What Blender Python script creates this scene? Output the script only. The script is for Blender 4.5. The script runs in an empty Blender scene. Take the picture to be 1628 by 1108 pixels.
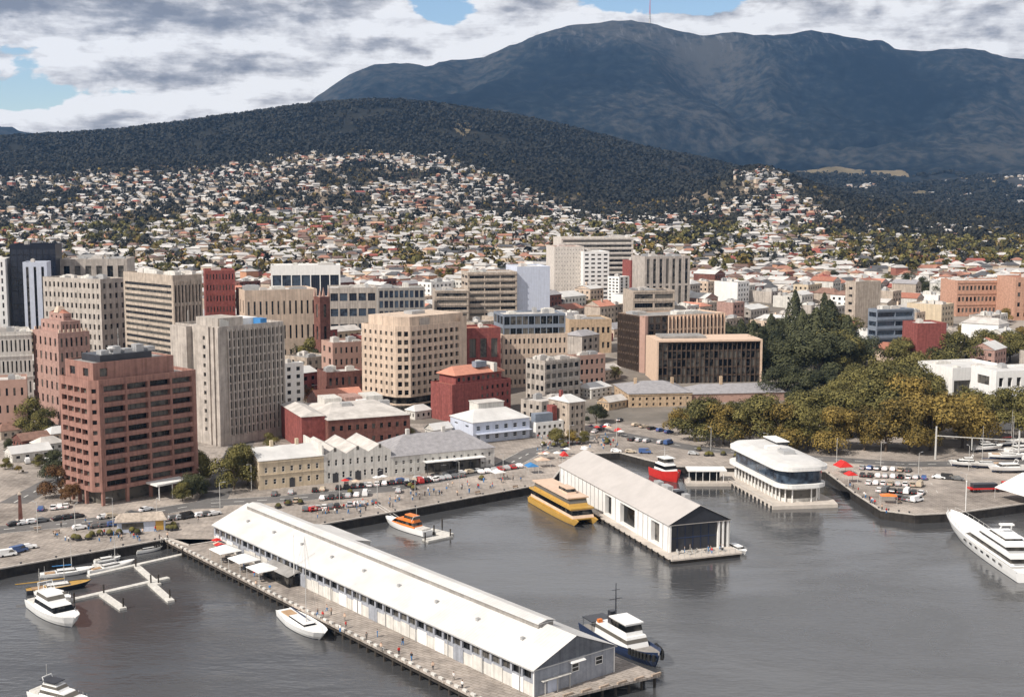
import bpy, bmesh, math, random
import numpy as np
from mathutils import Vector, Matrix, noise as mnoise
random.seed(7); rng = np.random.default_rng(7)
S = bpy.context.scene; COL = S.collection
R = math.radians; PI = math.pi

# ------------------------------------------------------------------ camera
CF, CTH, CH = 2000.0, math.atan(234/2000.0), 95.0        # focal length in photo pixels, pitch, height of the drone
cam = bpy.data.cameras.new('camera'); cam.sensor_width = 36; cam.sensor_fit = 'HORIZONTAL'
cam.lens = CF/1628*36; cam.clip_start = 1; cam.clip_end = 40000
co = bpy.data.objects.new('camera', cam); COL.objects.link(co)
co.location = (0, 0, CH); co.rotation_euler = (PI/2-CTH, 0, 0); S.camera = co
# ------------------------------------------------------------------ light
SUN_AZ = (-0.80, -0.60); SUN_EL = R(44)
hx = math.cos(SUN_EL)
sdir = Vector((SUN_AZ[0]*hx, SUN_AZ[1]*hx, math.sin(SUN_EL))).normalized()
sl = bpy.data.lights.new('sun', 'SUN'); sl.energy = 4.8; sl.angle = R(0.6); sl.color = (1.0, 0.93, 0.84)
so = bpy.data.objects.new('sun', sl); COL.objects.link(so); so.rotation_euler = sdir.to_track_quat('Z', 'Y').to_euler()
S.view_settings.view_transform = 'Standard'; S.view_settings.look = 'None'
S.view_settings.exposure = 0.20; S.view_settings.gamma = 1.0
S.cycles.volume_bounces = 0; S.cycles.max_bounces = 6; S.cycles.diffuse_bounces = 3

W = bpy.data.worlds.new('World'); S.world = W; W.use_nodes = True
def build_world():
    nt = W.node_tree; N = nt.nodes; L = nt.links; N.clear()
    def nd(t, **k):
        n = N.new(t)
        for a, b in k.items(): setattr(n, a, b)
        return n
    def mth(op, a, b=None):
        n = nd('ShaderNodeMath', operation=op)
        for i, v in enumerate((a, b)):
            if v is None: continue
            if isinstance(v, (int, float)): n.inputs[i].default_value = v
            else: L.new(v, n.inputs[i])
        return n.outputs[0]
    def ss(v, a, b, c=0.0, d=1.0):
        n = nd('ShaderNodeMapRange', interpolation_type='SMOOTHSTEP'); L.new(v, n.inputs[0])
        for i, q in enumerate((a, b, c, d)): n.inputs[i+1].default_value = q
        return n.outputs[0]
    out = nd('ShaderNodeOutputWorld')
    sky = nd('ShaderNodeTexSky', sky_type='NISHITA', sun_disc=False)
    sky.sun_elevation = SUN_EL; sky.sun_rotation = math.atan2(sdir.x, sdir.y); sky.air_density = 1.0; sky.dust_density = 0.1; sky.ozone_density = 2.0
    bs = nd('ShaderNodeBackground'); bs.inputs[1].default_value = 0.115; L.new(sky.outputs[0], bs.inputs[0])
    tc = nd('ShaderNodeTexCoord'); sx = nd('ShaderNodeSeparateXYZ'); L.new(tc.outputs['Generated'], sx.inputs[0])
    X, Y, Z = sx.outputs
    az = mth('ARCTAN2', X, Y)
    zc = mth('MAXIMUM', Z, 0.0)
    el = mth('ARCSINE', zc)
    cv = nd('ShaderNodeCombineXYZ')                     # azimuth / stretched elevation
    L.new(mth('MULTIPLY', az, 17.0), cv.inputs[0]); L.new(mth('MULTIPLY', mth('POWER', el, 0.85), 29.0), cv.inputs[1]); cv.inputs[2].default_value = 3.7
    n1 = nd('ShaderNodeTexNoise'); n1.inputs['Scale'].default_value = 1.0; n1.inputs['Detail'].default_value = 9; n1.inputs['Roughness'].default_value = 0.60; n1.inputs['Distortion'].default_value = 0.15
    L.new(cv.outputs[0], n1.inputs['Vector'])
    off = nd('ShaderNodeVectorMath', operation='ADD'); L.new(cv.outputs[0], off.inputs[0]); off.inputs[1].default_value = (-.10, .34, 0)
    n1b = nd('ShaderNodeTexNoise'); n1b.inputs['Scale'].default_value = 1.0; n1b.inputs['Detail'].default_value = 6; n1b.inputs['Roughness'].default_value = 0.55; n1b.inputs['Distortion'].default_value = 0.15; L.new(off.outputs[0], n1b.inputs['Vector'])
    under = mth('MULTIPLY', mth('SUBTRACT', n1b.outputs[0], n1.outputs[0]), 0.85)      # undersides, where more cloud lies above
    cv2 = nd('ShaderNodeCombineXYZ')
    L.new(mth('MULTIPLY', az, 11.0), cv2.inputs[0]); L.new(mth('MULTIPLY', mth('POWER', el, 0.85), 52.0), cv2.inputs[1]); cv2.inputs[2].default_value = 9.1
    n2 = nd('ShaderNodeTexNoise'); n2.inputs['Scale'].default_value = 1.0; n2.inputs['Detail'].default_value = 7; n2.inputs['Roughness'].default_value = 0.6
    L.new(cv2.outputs[0], n2.inputs['Vector'])
    def blob(a0, e0, ra, re):                             # a soft patch of the sky at azimuth a0, elevation e0 (degrees)
        da = mth('MULTIPLY', mth('SUBTRACT', az, R(a0)), 1/R(ra)); de = mth('MULTIPLY', mth('SUBTRACT', el, R(e0)), 1/R(re))
        return ss(mth('ADD', mth('MULTIPLY', da, da), mth('MULTIPLY', de, de)), 1.6, 0.0)
    gap = mth('ADD', mth('ADD', mth('MULTIPLY', blob(-22.5, 5.2, 4.2, 1.7), .85), mth('MULTIPLY', blob(-17.0, 4.2, 6.0, 0.8), 0.6)), mth('ADD', mth('MULTIPLY', blob(-3.0, 8.7, 1.8, 1.1), 0.9), mth('MULTIPLY', blob(7.0, 8.7, 4.5, 0.7), 0.9)))
    cover = mth('SUBTRACT', mth('ADD', n1.outputs[0], 0.30), mth('MULTIPLY', gap, 0.36))
    mask = ss(cover, 0.50, 0.575)
    dark = mth('ADD', mth('MULTIPLY', blob(-16.0, 8.6, 9.0, 1.3), 0.20), mth('ADD', mth('MULTIPLY', blob(-13.5, 5.6, 4.5, 0.5), 0.13), mth('MULTIPLY', blob(-24, 7.9, 8.0, 0.6), 0.10)))
    dark = mth('ADD', dark, mth('ADD', mth('MULTIPLY', blob(-17.0, 28.0, 15.0, 11.0), 0.30), mth('MULTIPLY', blob(16.0, 30.0, 14.0, 9.0), 0.08)))  # unseen dark cloud above left, added to darken the water's reflection
    high = ss(el, R(33), R(50)); sh = mth('ADD', mth('ADD', mth('MULTIPLY', mth('SUBTRACT', n2.outputs[0], .5), .75), mth('ADD', under, .50)), mth('ADD', dark, mth('MULTIPLY', high, .24)))  # high: overhead cloud greyed out of view, to weaken the fill light
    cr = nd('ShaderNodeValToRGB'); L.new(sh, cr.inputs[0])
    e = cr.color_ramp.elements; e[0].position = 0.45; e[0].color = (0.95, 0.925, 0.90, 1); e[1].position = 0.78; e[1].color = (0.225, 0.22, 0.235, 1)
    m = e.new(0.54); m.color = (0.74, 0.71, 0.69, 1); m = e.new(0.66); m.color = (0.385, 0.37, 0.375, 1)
    bc = nd('ShaderNodeBackground'); bc.inputs[1].default_value = 1.0; L.new(cr.outputs[0], bc.inputs[0])
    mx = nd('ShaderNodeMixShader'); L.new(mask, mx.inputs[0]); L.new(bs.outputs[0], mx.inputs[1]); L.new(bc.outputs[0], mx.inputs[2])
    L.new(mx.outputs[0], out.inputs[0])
build_world()

# ------------------------------------------------------------------ helpers
QZ = 2.5                                                   # height of the quays above the water
_c, _s = math.cos(CTH), math.sin(CTH)
def ray(px, py):
    u = (px-814)/CF; v = (554-py)/CF
    return u, _c+v*_s, -_s+v*_c
def G(px, py, z=QZ):                                       # survey of the photograph: where a seen point stands on a level z
    d = ray(px, py); t = (z-CH)/d[2]; return Vector((d[0]*t, d[1]*t, z))
def PZ(px, py, D):                                         # point seen at a known distance D
    d = ray(px, py); t = D/d[1]; return Vector((d[0]*t, D, CH+d[2]*t))
def PR(x, y, z):
    z -= CH; f = y*_c-z*_s; return 814+CF*x/f, 554-CF*(y*_s+z*_c)/f
def ang(a, b): return math.atan2(b[1]-a[1], b[0]-a[0])

class MB:
    """collects faces, builds one mesh object"""
    def __init__(s): s.v = []; s.f = []; s.m = []
    def face(s, pts, m=0):
        i = len(s.v); s.v += [tuple(p) for p in pts]; s.f.append(tuple(range(i, i+len(pts)))); s.m.append(m)
    def box(s, x0, x1, y0, y1, z0, z1, m=0, bottom=False):
        a = [(x0, y0), (x1, y0), (x1, y1), (x0, y1)]; s.prism(a, z0, z1, m, bottom)
    def prism(s, poly, z0, z1, m=0, bottom=False, top=True):
        n = len(poly)
        for k in range(n):
            a, b = poly[k], poly[(k+1) % n]; s.face([(a[0], a[1], z0), (b[0], b[1], z0), (b[0], b[1], z1), (a[0], a[1], z1)], m)
        if top: s.face([(p[0], p[1], z1) for p in poly], m)
        if bottom: s.face([(p[0], p[1], z0) for p in reversed(poly)], m)
    def loft(s, secs, m=0, cap=True):                       # list of closed rings with equal counts
        i0 = len(s.v); n = len(secs[0])
        for sec in secs: s.v += [tuple(p) for p in sec]
        for k in range(len(secs)-1):
            for j in range(n):
                a = i0+k*n+j; b = i0+k*n+(j+1) % n; s.f.append((a, b, b+n, a+n)); s.m.append(m)
        if cap:
            s.f.append(tuple(reversed(range(i0, i0+n)))); s.m.append(m)
            e = i0+(len(secs)-1)*n; s.f.append(tuple(range(e, e+n))); s.m.append(m)
    def frust(s, b0, b1, z0, z1, m=0):                      # rectangles (x0,x1,y0,y1)
        r = lambda q, z: [(q[0], q[2], z), (q[1], q[2], z), (q[1], q[3], z), (q[0], q[3], z)]
        s.loft([r(b0, z0), r(b1, z1)], m)
    def tube(s, p, q, r0, r1=None, n=6, m=0):
        p, q = Vector(p), Vector(q); r1 = r0 if r1 is None else r1; d = (q-p).normalized()
        a = d.orthogonal().normalized(); b = d.cross(a)
        ring = lambda c, r: [c+a*(r*math.cos(2*PI*k/n))+b*(r*math.sin(2*PI*k/n)) for k in range(n)]
        s.loft([ring(p, r0), ring(q, r1)], m)
    def mesh(s, name, mats, smooth=False):
        me = bpy.data.meshes.new(name); me.from_pydata(s.v, [], s.f)
        for m in (mats if isinstance(mats, (list, tuple)) else [mats]): me.materials.append(m)
        me.polygons.foreach_set('material_index', s.m)
        if smooth: me.polygons.foreach_set('use_smooth', [True]*len(s.f))
        me.update(); return me
    def build(s, name, mats, parent=None, smooth=False, mtx=None):
        return put(name, s.mesh(name, mats, smooth), parent, mtx)
MATS = {}
def mat(name, col, rough=0.8, var=0.18, scale=0.25, metal=0.0, spec=0.3, streak=0.0, rnd=0.0, bump=0.0, col2=None, lines=None):
    if name in MATS: return MATS[name]
    m = bpy.data.materials.new(name); m.use_nodes = True; nt = m.node_tree; N = nt.nodes; L = nt.links
    b = N['Principled BSDF']; b.inputs['Roughness'].default_value = rough; b.inputs['Metallic'].default_value = metal
    b.inputs['Specular IOR Level'].default_value = spec
    tc = N.new('ShaderNodeTexCoord'); n = N.new('ShaderNodeTexNoise'); n.inputs['Scale'].default_value = scale; n.inputs['Detail'].default_value = 6; n.inputs['Roughness'].default_value = 0.65
    L.new(tc.outputs['Object'], n.inputs['Vector'])
    r = N.new('ShaderNodeValToRGB'); L.new(n.outputs[0], r.inputs[0])
    c2 = col2 or tuple(min(1, c*(1+var)) for c in col); c1 = tuple(c*(1-var) for c in col)
    r.color_ramp.elements[0].position = 0.36; r.color_ramp.elements[0].color = (*c1, 1)
    r.color_ramp.elements[1].position = 0.64; r.color_ramp.elements[1].color = (*c2, 1)
    last = r.outputs[0]
    def mul(a, fac):
        mx = N.new('ShaderNodeMix'); mx.data_type = 'RGBA'; mx.blend_type = 'MULTIPLY'; mx.inputs[0].default_value = 1.0
        L.new(a, mx.inputs[6]); L.new(fac, mx.inputs[7]); return mx.outputs[2]
    if streak:
        mp = N.new('ShaderNodeMapping'); mp.inputs['Scale'].default_value = (1.3, 1.3, 0.06); L.new(tc.outputs['Object'], mp.inputs[0])
        n2 = N.new('ShaderNodeTexNoise'); n2.inputs['Scale'].default_value = 1.0; n2.inputs['Detail'].default_value = 5; L.new(mp.outputs[0], n2.inputs['Vector'])
        q = N.new('ShaderNodeMapRange'); L.new(n2.outputs[0], q.inputs[0]); q.inputs[1].default_value = 0.4; q.inputs[2].default_value = 0.75; q.inputs[3].default_value = 1.0; q.inputs[4].default_value = 1-streak
        last = mul(last, q.outputs[0])
    if lines:                                              # ribs, boards or courses: (axis, spacing in m, depth)
        ax, sp, dp = lines
        sx = N.new('ShaderNodeSeparateXYZ'); L.new(tc.outputs['Object'], sx.inputs[0])
        f = N.new('ShaderNodeMath'); f.operation = 'MULTIPLY'; f.inputs[1].default_value = 1/sp; L.new(sx.outputs[ax], f.inputs[0])
        g = N.new('ShaderNodeMath'); g.operation = 'FRACT'; L.new(f.outputs[0], g.inputs[0])
        h = N.new('ShaderNodeMapRange'); L.new(g.outputs[0], h.inputs[0]); h.inputs[1].default_value = 0.72; h.inputs[2].default_value = 0.9; h.inputs[3].default_value = 1.0; h.inputs[4].default_value = 1-dp
        last = mul(last, h.outputs[0])
    if rnd:
        oi = N.new('ShaderNodeObjectInfo'); q = N.new('ShaderNodeMapRange'); L.new(oi.outputs['Random'], q.inputs[0]); q.inputs[3].default_value = 1-rnd; q.inputs[4].default_value = 1+rnd
        last = mul(last, q.outputs[0])
    L.new(last, b.inputs['Base Color'])
    if bump:
        bp = N.new('ShaderNodeBump'); bp.inputs['Strength'].default_value = bump; bp.inputs['Distance'].default_value = 0.3
        L.new(n.outputs[0], bp.inputs['Height']); L.new(bp.outputs[0], b.inputs['Normal'])
    MATS[name] = m; return m
def glass_mat(name, c0=(0.012, 0.014, 0.018), c1=(0.10, 0.095, 0.085), th=0.72, rough=0.12):
    m = bpy.data.materials.new(name); m.use_nodes = True; N = m.node_tree.nodes; L = m.node_tree.links; b = N['Principled BSDF']
    oi = N.new('ShaderNodeObjectInfo'); g = N.new('ShaderNodeNewGeometry'); n = N.new('ShaderNodeTexNoise'); n.inputs['Scale'].default_value = 0.45; n.inputs['Detail'].default_value = 2
    L.new(g.outputs['Position'], n.inputs['Vector'])
    a = N.new('ShaderNodeMath'); a.operation = 'MULTIPLY_ADD'; L.new(oi.outputs['Random'], a.inputs[0]); a.inputs[1].default_value = 0.6; L.new(n.outputs[0], a.inputs[2])
    r = N.new('ShaderNodeValToRGB'); L.new(a.outputs[0], r.inputs[0]); r.color_ramp.elements[0].position = th; r.color_ramp.elements[0].color = (*c0, 1); r.color_ramp.elements[1].position = min(1, th+0.3); r.color_ramp.elements[1].color = (*c1, 1)
    L.new(r.outputs[0], b.inputs['Base Color']); b.inputs['Roughness'].default_value = rough; b.inputs['Specular IOR Level'].default_value = 0.5
    MATS[name] = m; return m
GL = glass_mat('window_glass'); GLB = glass_mat('blue_glass', (0.015, 0.02, 0.032), (0.06, 0.085, 0.12)); GLN = glass_mat('navy_glass', (0.003, 0.005, 0.012), (0.012, 0.016, 0.03), rough=.18); GLD = glass_mat('dark_glass', (0.004, 0.005, 0.006), (0.13, 0.12, 0.105), th=.68, rough=.2); GLD.node_tree.nodes['Principled BSDF'].inputs['Specular IOR Level'].default_value = .25

def put(name, me, parent=None, mtx=None):
    o = bpy.data.objects.new(name, me); COL.objects.link(o)
    if parent is not None: o.parent = parent
    if mtx is not None: o.matrix_local = mtx
    return o
def tag(o, label, cat, group=None, kind=None):
    if label: o['label'] = label
    if cat: o['category'] = cat
    if group: o['group'] = group
    if kind: o['kind'] = kind
    return o
def struct(o): o['kind'] = 'structure'; return o
def thing(name, label, cat, loc=(0, 0, 0), rz=0.0, group=None, sc=1.0):
    o = bpy.data.objects.new(name, None); COL.objects.link(o); o.location = loc; o.rotation_euler = (0, 0, rz); o.scale = (sc,)*3
    o.empty_display_size = 0.5
    return tag(o, label, cat, group)
KIDS = {}
def copy_thing(r, loc, rz, label=None, sc=None, swap=None):
    c = r.copy(); COL.objects.link(c); c.location = loc; c.rotation_euler = (0, 0, rz)
    if sc: c.scale = (sc,)*3
    if label: c['label'] = label
    if r.name not in KIDS: KIDS[r.name] = [(k, list(k.children)) for k in r.children]
    for k, gs in KIDS[r.name]:
        d = k.copy(); COL.objects.link(d); d.parent = c
        if swap and k.name.split('.')[0] in swap: d.data = swap[k.name.split('.')[0]]
        for g in gs:
            e = g.copy(); COL.objects.link(e); e.parent = d
    return c
ORD = ['first', 'second', 'third', 'fourth', 'fifth', 'sixth', 'seventh', 'eighth', 'ninth', 'tenth', 'eleventh', 'twelfth', 'thirteenth', 'fourteenth', 'fifteenth', 'sixteenth', 'seventeenth', 'eighteenth', 'nineteenth', 'twentieth']
def ordinal(i):
    if i < 20: return ORD[i]
    t = ['', '', 'twenty', 'thirty', 'forty', 'fifty', 'sixty', 'seventy', 'eighty', 'ninety']
    i += 1
    if i < 100: return t[i//10]+('-'+ORD[i % 10-1] if i % 10 else 'th')
    return str(i)+'th'
def label_rows(items):                                      # items: (object, description, x in the picture) -> a label that singles out
    d = {}
    for o, s, x in items: d.setdefault(s, []).append((x, o))
    for s, l in d.items():
        l.sort(key=lambda t: t[0])
        for i, (x, o) in enumerate(l): o['label'] = s if len(l) == 1 else s+', '+('leftmost' if i == 0 else 'rightmost' if i == len(l)-1 else ordinal(i)+' from left')

# ------------------------------------------------------------------ terrain
UC = np.array([-300, 0, 100, 200, 300, 400, 500, 600, 700, 800, 900, 1000, 1100, 1200, 1300, 1400, 1500, 1628, 1900], float)
ROWS = [  # distance, picture row of the ground there, per column above
 (1700, [372, 372, 370, 366, 362, 360, 361, 360, 361, 362, 364, 368, 370, 366, 376, 384, 388, 388, 388]),
 (2200, [318, 318, 316, 310, 306, 298, 298, 300, 302, 320, 335, 345, 330, 308, 330, 348, 358, 366, 366]),
 (2550, [285, 282, 284, 276, 280, 268, 262, 262, 262, 282, 302, 322, 305, 268, 306, 334, 348, 356, 358]),
 (2900, [262, 258, 256, 250, 250, 240, 236, 234, 234, 250, 270, 292, 296, 282, 312, 326, 338, 346, 350]),
 (3500, [230, 225, 219, 211, 200, 184, 170, 165, 169, 186, 207, 234, 254, 280, 302, 312, 322, 330, 335]),
 (4300, [255, 250, 245, 240, 230, 220, 205, 200, 205, 220, 240, 262, 272, 281, 288, 291, 298, 300, 302]),
 (5200, [250, 245, 240, 235, 225, 215, 205, 200, 205, 220, 235, 252, 262, 268, 271, 271, 270, 268, 262]),
 (6300, [240, 235, 230, 225, 210, 190, 180, 170, 160, 158, 155, 160, 175, 190, 200, 205, 200, 195, 185]),
 (7500, [205, 212, 222, 222, 215, 195, 165, 0, 0, 0, 0, 0, 0, 0, 0, 0, 0, 0, 0]),
]
CREST = [(-300, 190), (-60, 200), (0, 206), (30, 212), (70, 222), (200, 226), (400, 200), (500, 168), (520, 155), (560, 125), (600, 108), (630, 101), (655, 102), (680, 107), (730, 103), (770, 98), (800, 85), (850, 62), (900, 46), (940, 38), (975, 33), (1000, 33), (1040, 40), (1080, 52), (1110, 58), (1180, 55), (1220, 56), (1250, 52), (1280, 50), (1310, 53), (1340, 60), (1362, 64), (1385, 67), (1400, 75), (1412, 84), (1450, 85), (1480, 82), (1520, 82), (1550, 84), (1590, 95), (1628, 102), (1750, 130), (1900, 150), (2600, 200)]
UMIN, UMAX, DU = -1500, 3200, 10
us = np.arange(UMIN, UMAX+1, DU).astype(float)
def zrow(D, pys):
    v = (554-pys)/CF; return CH + D*(-_s+v*_c)/(_c+v*_s)
ctrlD = [520, 560, 620, 800, 1000, 1300]; ctrlZ = [np.full_like(us, z) for z in (2.5, 3.5, 6.5, 14, 22, 33)]
for D, pys in ROWS:
    if D == 7500: pyc = np.interp(us, [c[0] for c in CREST], [c[1] for c in CREST])
    else:
        pyc = np.interp(us, UC, pys)
        k = np.exp(-np.linspace(-2, 2, 13)**2); k /= k.sum(); pyc = np.convolve(np.pad(pyc, 6, 'edge'), k, 'valid')
    ctrlD.append(D); ctrlZ.append(zrow(D, pyc))
ctrlD.append(9000); ctrlZ.append(ctrlZ[-1]*0.55)
ctrlD = np.array(ctrlD, float); ctrlZ = np.array(ctrlZ)
nD = 230; t = np.linspace(0, 1, nD)
Ds = 520*(9000/520)**t
i7 = np.argmin(abs(Ds-7500)); Ds[i7] = 7500; i35 = np.argmin(abs(Ds-3500)); Ds[i35] = 3500
ZG = np.empty((nD, len(us)))
idx = np.clip(np.searchsorted(ctrlD, Ds, 'right')-1, 0, len(ctrlD)-2)
fr = (Ds-ctrlD[idx])/(ctrlD[idx+1]-ctrlD[idx])
for r in range(nD):
    f = fr[r]; a = ctrlZ[idx[r]]; b = ctrlZ[idx[r]+1]; im = max(idx[r]-1, 0); ip = min(idx[r]+2, len(ctrlD)-1)
    h = ctrlD[idx[r]+1]-ctrlD[idx[r]]
    s0 = (b-a)/h; sm = (a-ctrlZ[im])/max(1, ctrlD[idx[r]]-ctrlD[im]); sp = (ctrlZ[ip]-b)/max(1, ctrlD[ip]-ctrlD[idx[r]+1])
    def slope(p, q): return np.where(p*q > 0, 2*p*q/(p+q+1e-9), 0)
    m0 = slope(sm, s0)*h; m1 = slope(s0, sp)*h
    ZG[r] = (2*f**3-3*f**2+1)*a+(f**3-2*f**2+f)*m0+(-2*f**3+3*f**2)*b+(f**3-f**2)*m1
XG = (us[None, :]-814)/CF*Ds[:, None]*1.0
# noise: gullies and spurs, growing with distance, weak at the two skylines
for r in range(nD):
    D = Ds[r]
    if D < 900: continue
    amp = np.interp(D, [900, 1700, 2600, 3500, 4300, 5200, 6300, 7100, 7500, 9000], [0, 3, 9, 6, 25, 45, 120, 70, 5, 30])
    sc = np.interp(D, [900, 3500, 6000, 9000], [1/260, 1/330, 1/900, 1/900])
    for c in range(len(us)):
        p = Vector((XG[r, c]*sc, D*sc*0.7, 3.3)); n = mnoise.fractal(p, 0.9, 2.1, 5)
        if D > 4200: n = 0.55-2.0*abs(n)
        ZG[r, c] += amp*n
        if D > 6900: ZG[r, c] += 9*mnoise.fractal(Vector((XG[r, c]/120, D/300, 1)), 0.8, 2.2, 4)
def TH(x, y):                                              # terrain height
    if y < 521: return QZ
    cx = 814+CF*x/y; a = (cx-UMIN)/DU; a = min(max(a, 0), len(us)-1.001); ia = int(a); fa = a-ia
    k = np.searchsorted(Ds, y)-1; k = min(max(k, 0), nD-2); fb = (y-Ds[k])/(Ds[k+1]-Ds[k])
    return float((ZG[k, ia]*(1-fa)+ZG[k, ia+1]*fa)*(1-fb)+(ZG[k+1, ia]*(1-fa)+ZG[k+1, ia+1]*fa)*fb)

def node_mat(name): 
    m = bpy.data.materials.new(name); m.use_nodes = True; MATS[name] = m; return m, m.node_tree.nodes, m.node_tree.links, m.node_tree.nodes['Principled BSDF']
def land_mat(name, stops, sc1, sc2, hi=None, rock=None):
    m, N, L, b = node_mat(name); b.inputs['Roughness'].default_value = 0.95; b.inputs['Specular IOR Level'].default_value = 0.05
    g = N.new('ShaderNodeNewGeometry'); mp = N.new('ShaderNodeMapping'); L.new(g.outputs['Position'], mp.inputs[0])
    n1 = N.new('ShaderNodeTexNoise'); n1.inputs['Scale'].default_value = sc1; n1.inputs['Detail'].default_value = 10; n1.inputs['Roughness'].default_value = 0.7
    n2 = N.new('ShaderNodeTexNoise'); n2.inputs['Scale'].default_value = sc2; n2.inputs['Detail'].default_value = 4
    L.new(mp.outputs[0], n1.inputs[0]); L.new(mp.outputs[0], n2.inputs[0])
    a = N.new('ShaderNodeMath'); a.operation = 'MULTIPLY_ADD'; a.inputs[1].default_value = 0.5; L.new(n2.outputs[0], a.inputs[0])
    h = N.new('ShaderNodeMath'); h.operation = 'MULTIPLY'; h.inputs[1].default_value = 0.5; L.new(n1.outputs[0], h.inputs[0]); L.new(h.outputs[0], a.inputs[2])
    r = N.new('ShaderNodeValToRGB'); L.new(a.outputs[0], r.inputs[0]); e = r.color_ramp.elements
    e[0].position = stops[0][0]; e[0].color = (*stops[0][1], 1); e[1].position = stops[-1][0]; e[1].color = (*stops[-1][1], 1)
    for p, c in stops[1:-1]: q = e.new(p); q.color = (*c, 1)
    last = r.outputs[0]
    if rock:                                               # steep high faces show pale columns of rock
        z0, z1, col = rock
        sx = N.new('ShaderNodeSeparateXYZ'); L.new(g.outputs['Position'], sx.inputs[0])
        q = N.new('ShaderNodeMapRange'); L.new(sx.outputs[2], q.inputs[0]); q.inputs[1].default_value = z0; q.inputs[2].default_value = z1
        mp2 = N.new('ShaderNodeMapping'); mp2.inputs['Scale'].default_value = (0.034, 0.006, 0.0035); L.new(g.outputs['Position'], mp2.inputs[0])
        n3 = N.new('ShaderNodeTexNoise'); n3.inputs['Scale'].default_value = 1; n3.inputs['Detail'].default_value = 9; n3.inputs['Roughness'].default_value = .72; L.new(mp2.outputs[0], n3.inputs[0])
        q2 = N.new('ShaderNodeMapRange'); L.new(n3.outputs[0], q2.inputs[0]); q2.inputs[1].default_value = 0.53; q2.inputs[2].default_value = 0.72
        mm = N.new('ShaderNodeMath'); mm.operation = 'MULTIPLY'; L.new(q.outputs[0], mm.inputs[0]); L.new(q2.outputs[0], mm.inputs[1])
        mx = N.new('ShaderNodeMix'); mx.data_type = 'RGBA'; L.new(mm.outputs[0], mx.inputs[0]); L.new(last, mx.inputs[6]); mx.inputs[7].default_value = (*col, 1); last = mx.outputs[2]
    L.new(last, b.inputs['Base Color'])
    return m
M_town = land_mat('town_ground', [(0.36, (0.09, 0.085, 0.075)), (0.5, (0.22, 0.195, 0.17)), (0.62, (0.38, 0.34, 0.30))], 0.02, 0.004)
M_sub = land_mat('suburb_ground', [(0.38, (0.03, 0.031, 0.02)), (0.49, (0.085, 0.074, 0.052)), (0.60, (0.27, 0.21, 0.155))], 0.035, 0.006)
M_hill = land_mat('forest_floor', [(0.40, (0.016, 0.017, 0.015)), (0.52, (0.026, 0.026, 0.022)), (0.64, (0.050, 0.044, 0.035))], 0.03, 0.0035)
M_mtn = land_mat('mountain_bush', [(0.42, (0.003, 0.006, 0.010)), (0.5, (0.012, 0.017, 0.021)), (0.60, (0.055, 0.054, 0.050))], 0.018, 0.0012, rock=(860, 1010, (0.14, 0.14, 0.14)))
def terrain_sheet(name, r0, r1, m):
    vv = [(XG[r, c], Ds[r], ZG[r, c]) for r in range(r0, r1+1) for c in range(len(us))]
    nc = len(us); ff = [(a*nc+c, a*nc+c+1, (a+1)*nc+c+1, (a+1)*nc+c) for a in range(r1-r0) for c in range(nc-1)]
    me = bpy.data.meshes.new(name); me.from_pydata(vv, [], ff); me.materials.append(m); me.polygons.foreach_set('use_smooth', [True]*len(ff)); me.update()
    return struct(put(name, me))
rI = [0, int(np.argmin(abs(Ds-950))), int(np.argmin(abs(Ds-2750))), int(np.argmin(abs(Ds-4300))), nD-1]
terrain_sheet('town_ground', rI[0], rI[1], M_town); terrain_sheet('hillside', rI[1], rI[2], M_sub)
terrain_sheet('forest_hill', rI[2], rI[3], M_hill); terrain_sheet('mountain', rI[3], rI[4], M_mtn)

def drape(name, u0, u1, d0, d1, m, n=14, dz=2.0, seed=1):       # a cleared field following the slope, uneven outline
    mb = MB(); rr = random.Random(seed); e0 = [rr.uniform(-.12, .12) for _ in range(n+1)]; e1 = [rr.uniform(-.12, .12) for _ in range(n+1)]
    def P(i, j): d = d0+(d1-d0)*(j/n)+(e0[i] if j < n/2 else e1[i])*(d1-d0)*abs(j/n-.5)*2; u = u0+(u1-u0)*(i/n)+(.3*(u1-u0)*((j/n)-.5)*math.sin(seed))*.6; x = (u-814)/CF*d; return (x, d, TH(x, d)+dz)
    for i in range(n):
        for j in range(n):
            if ((i+.5)/n-.5)**2+((j+.5)/n-.5)**2 > .25+rr.uniform(-.04, .03): continue
            mb.face([P(i, j), P(i+1, j), P(i+1, j+1), P(i, j+1)])
    struct(mb.build(name, m))
M_field = land_mat('dry_grass', [(0.38, (0.12, 0.10, 0.06)), (0.62, (0.24, 0.19, 0.12))], 0.01, 0.003)
for k, (a, b_, c, d) in enumerate(((1235, 1375, 4600, 5150), (1445, 1525, 3500, 4050), (1515, 1612, 4500, 4900), (1380, 1440, 4800, 5100), (1540, 1640, 3300, 3500), (185, 268, 2480, 2640), (722, 752, 3080, 3260))): drape('field', a, b_, c, d, M_field, seed=k+1)

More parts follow.
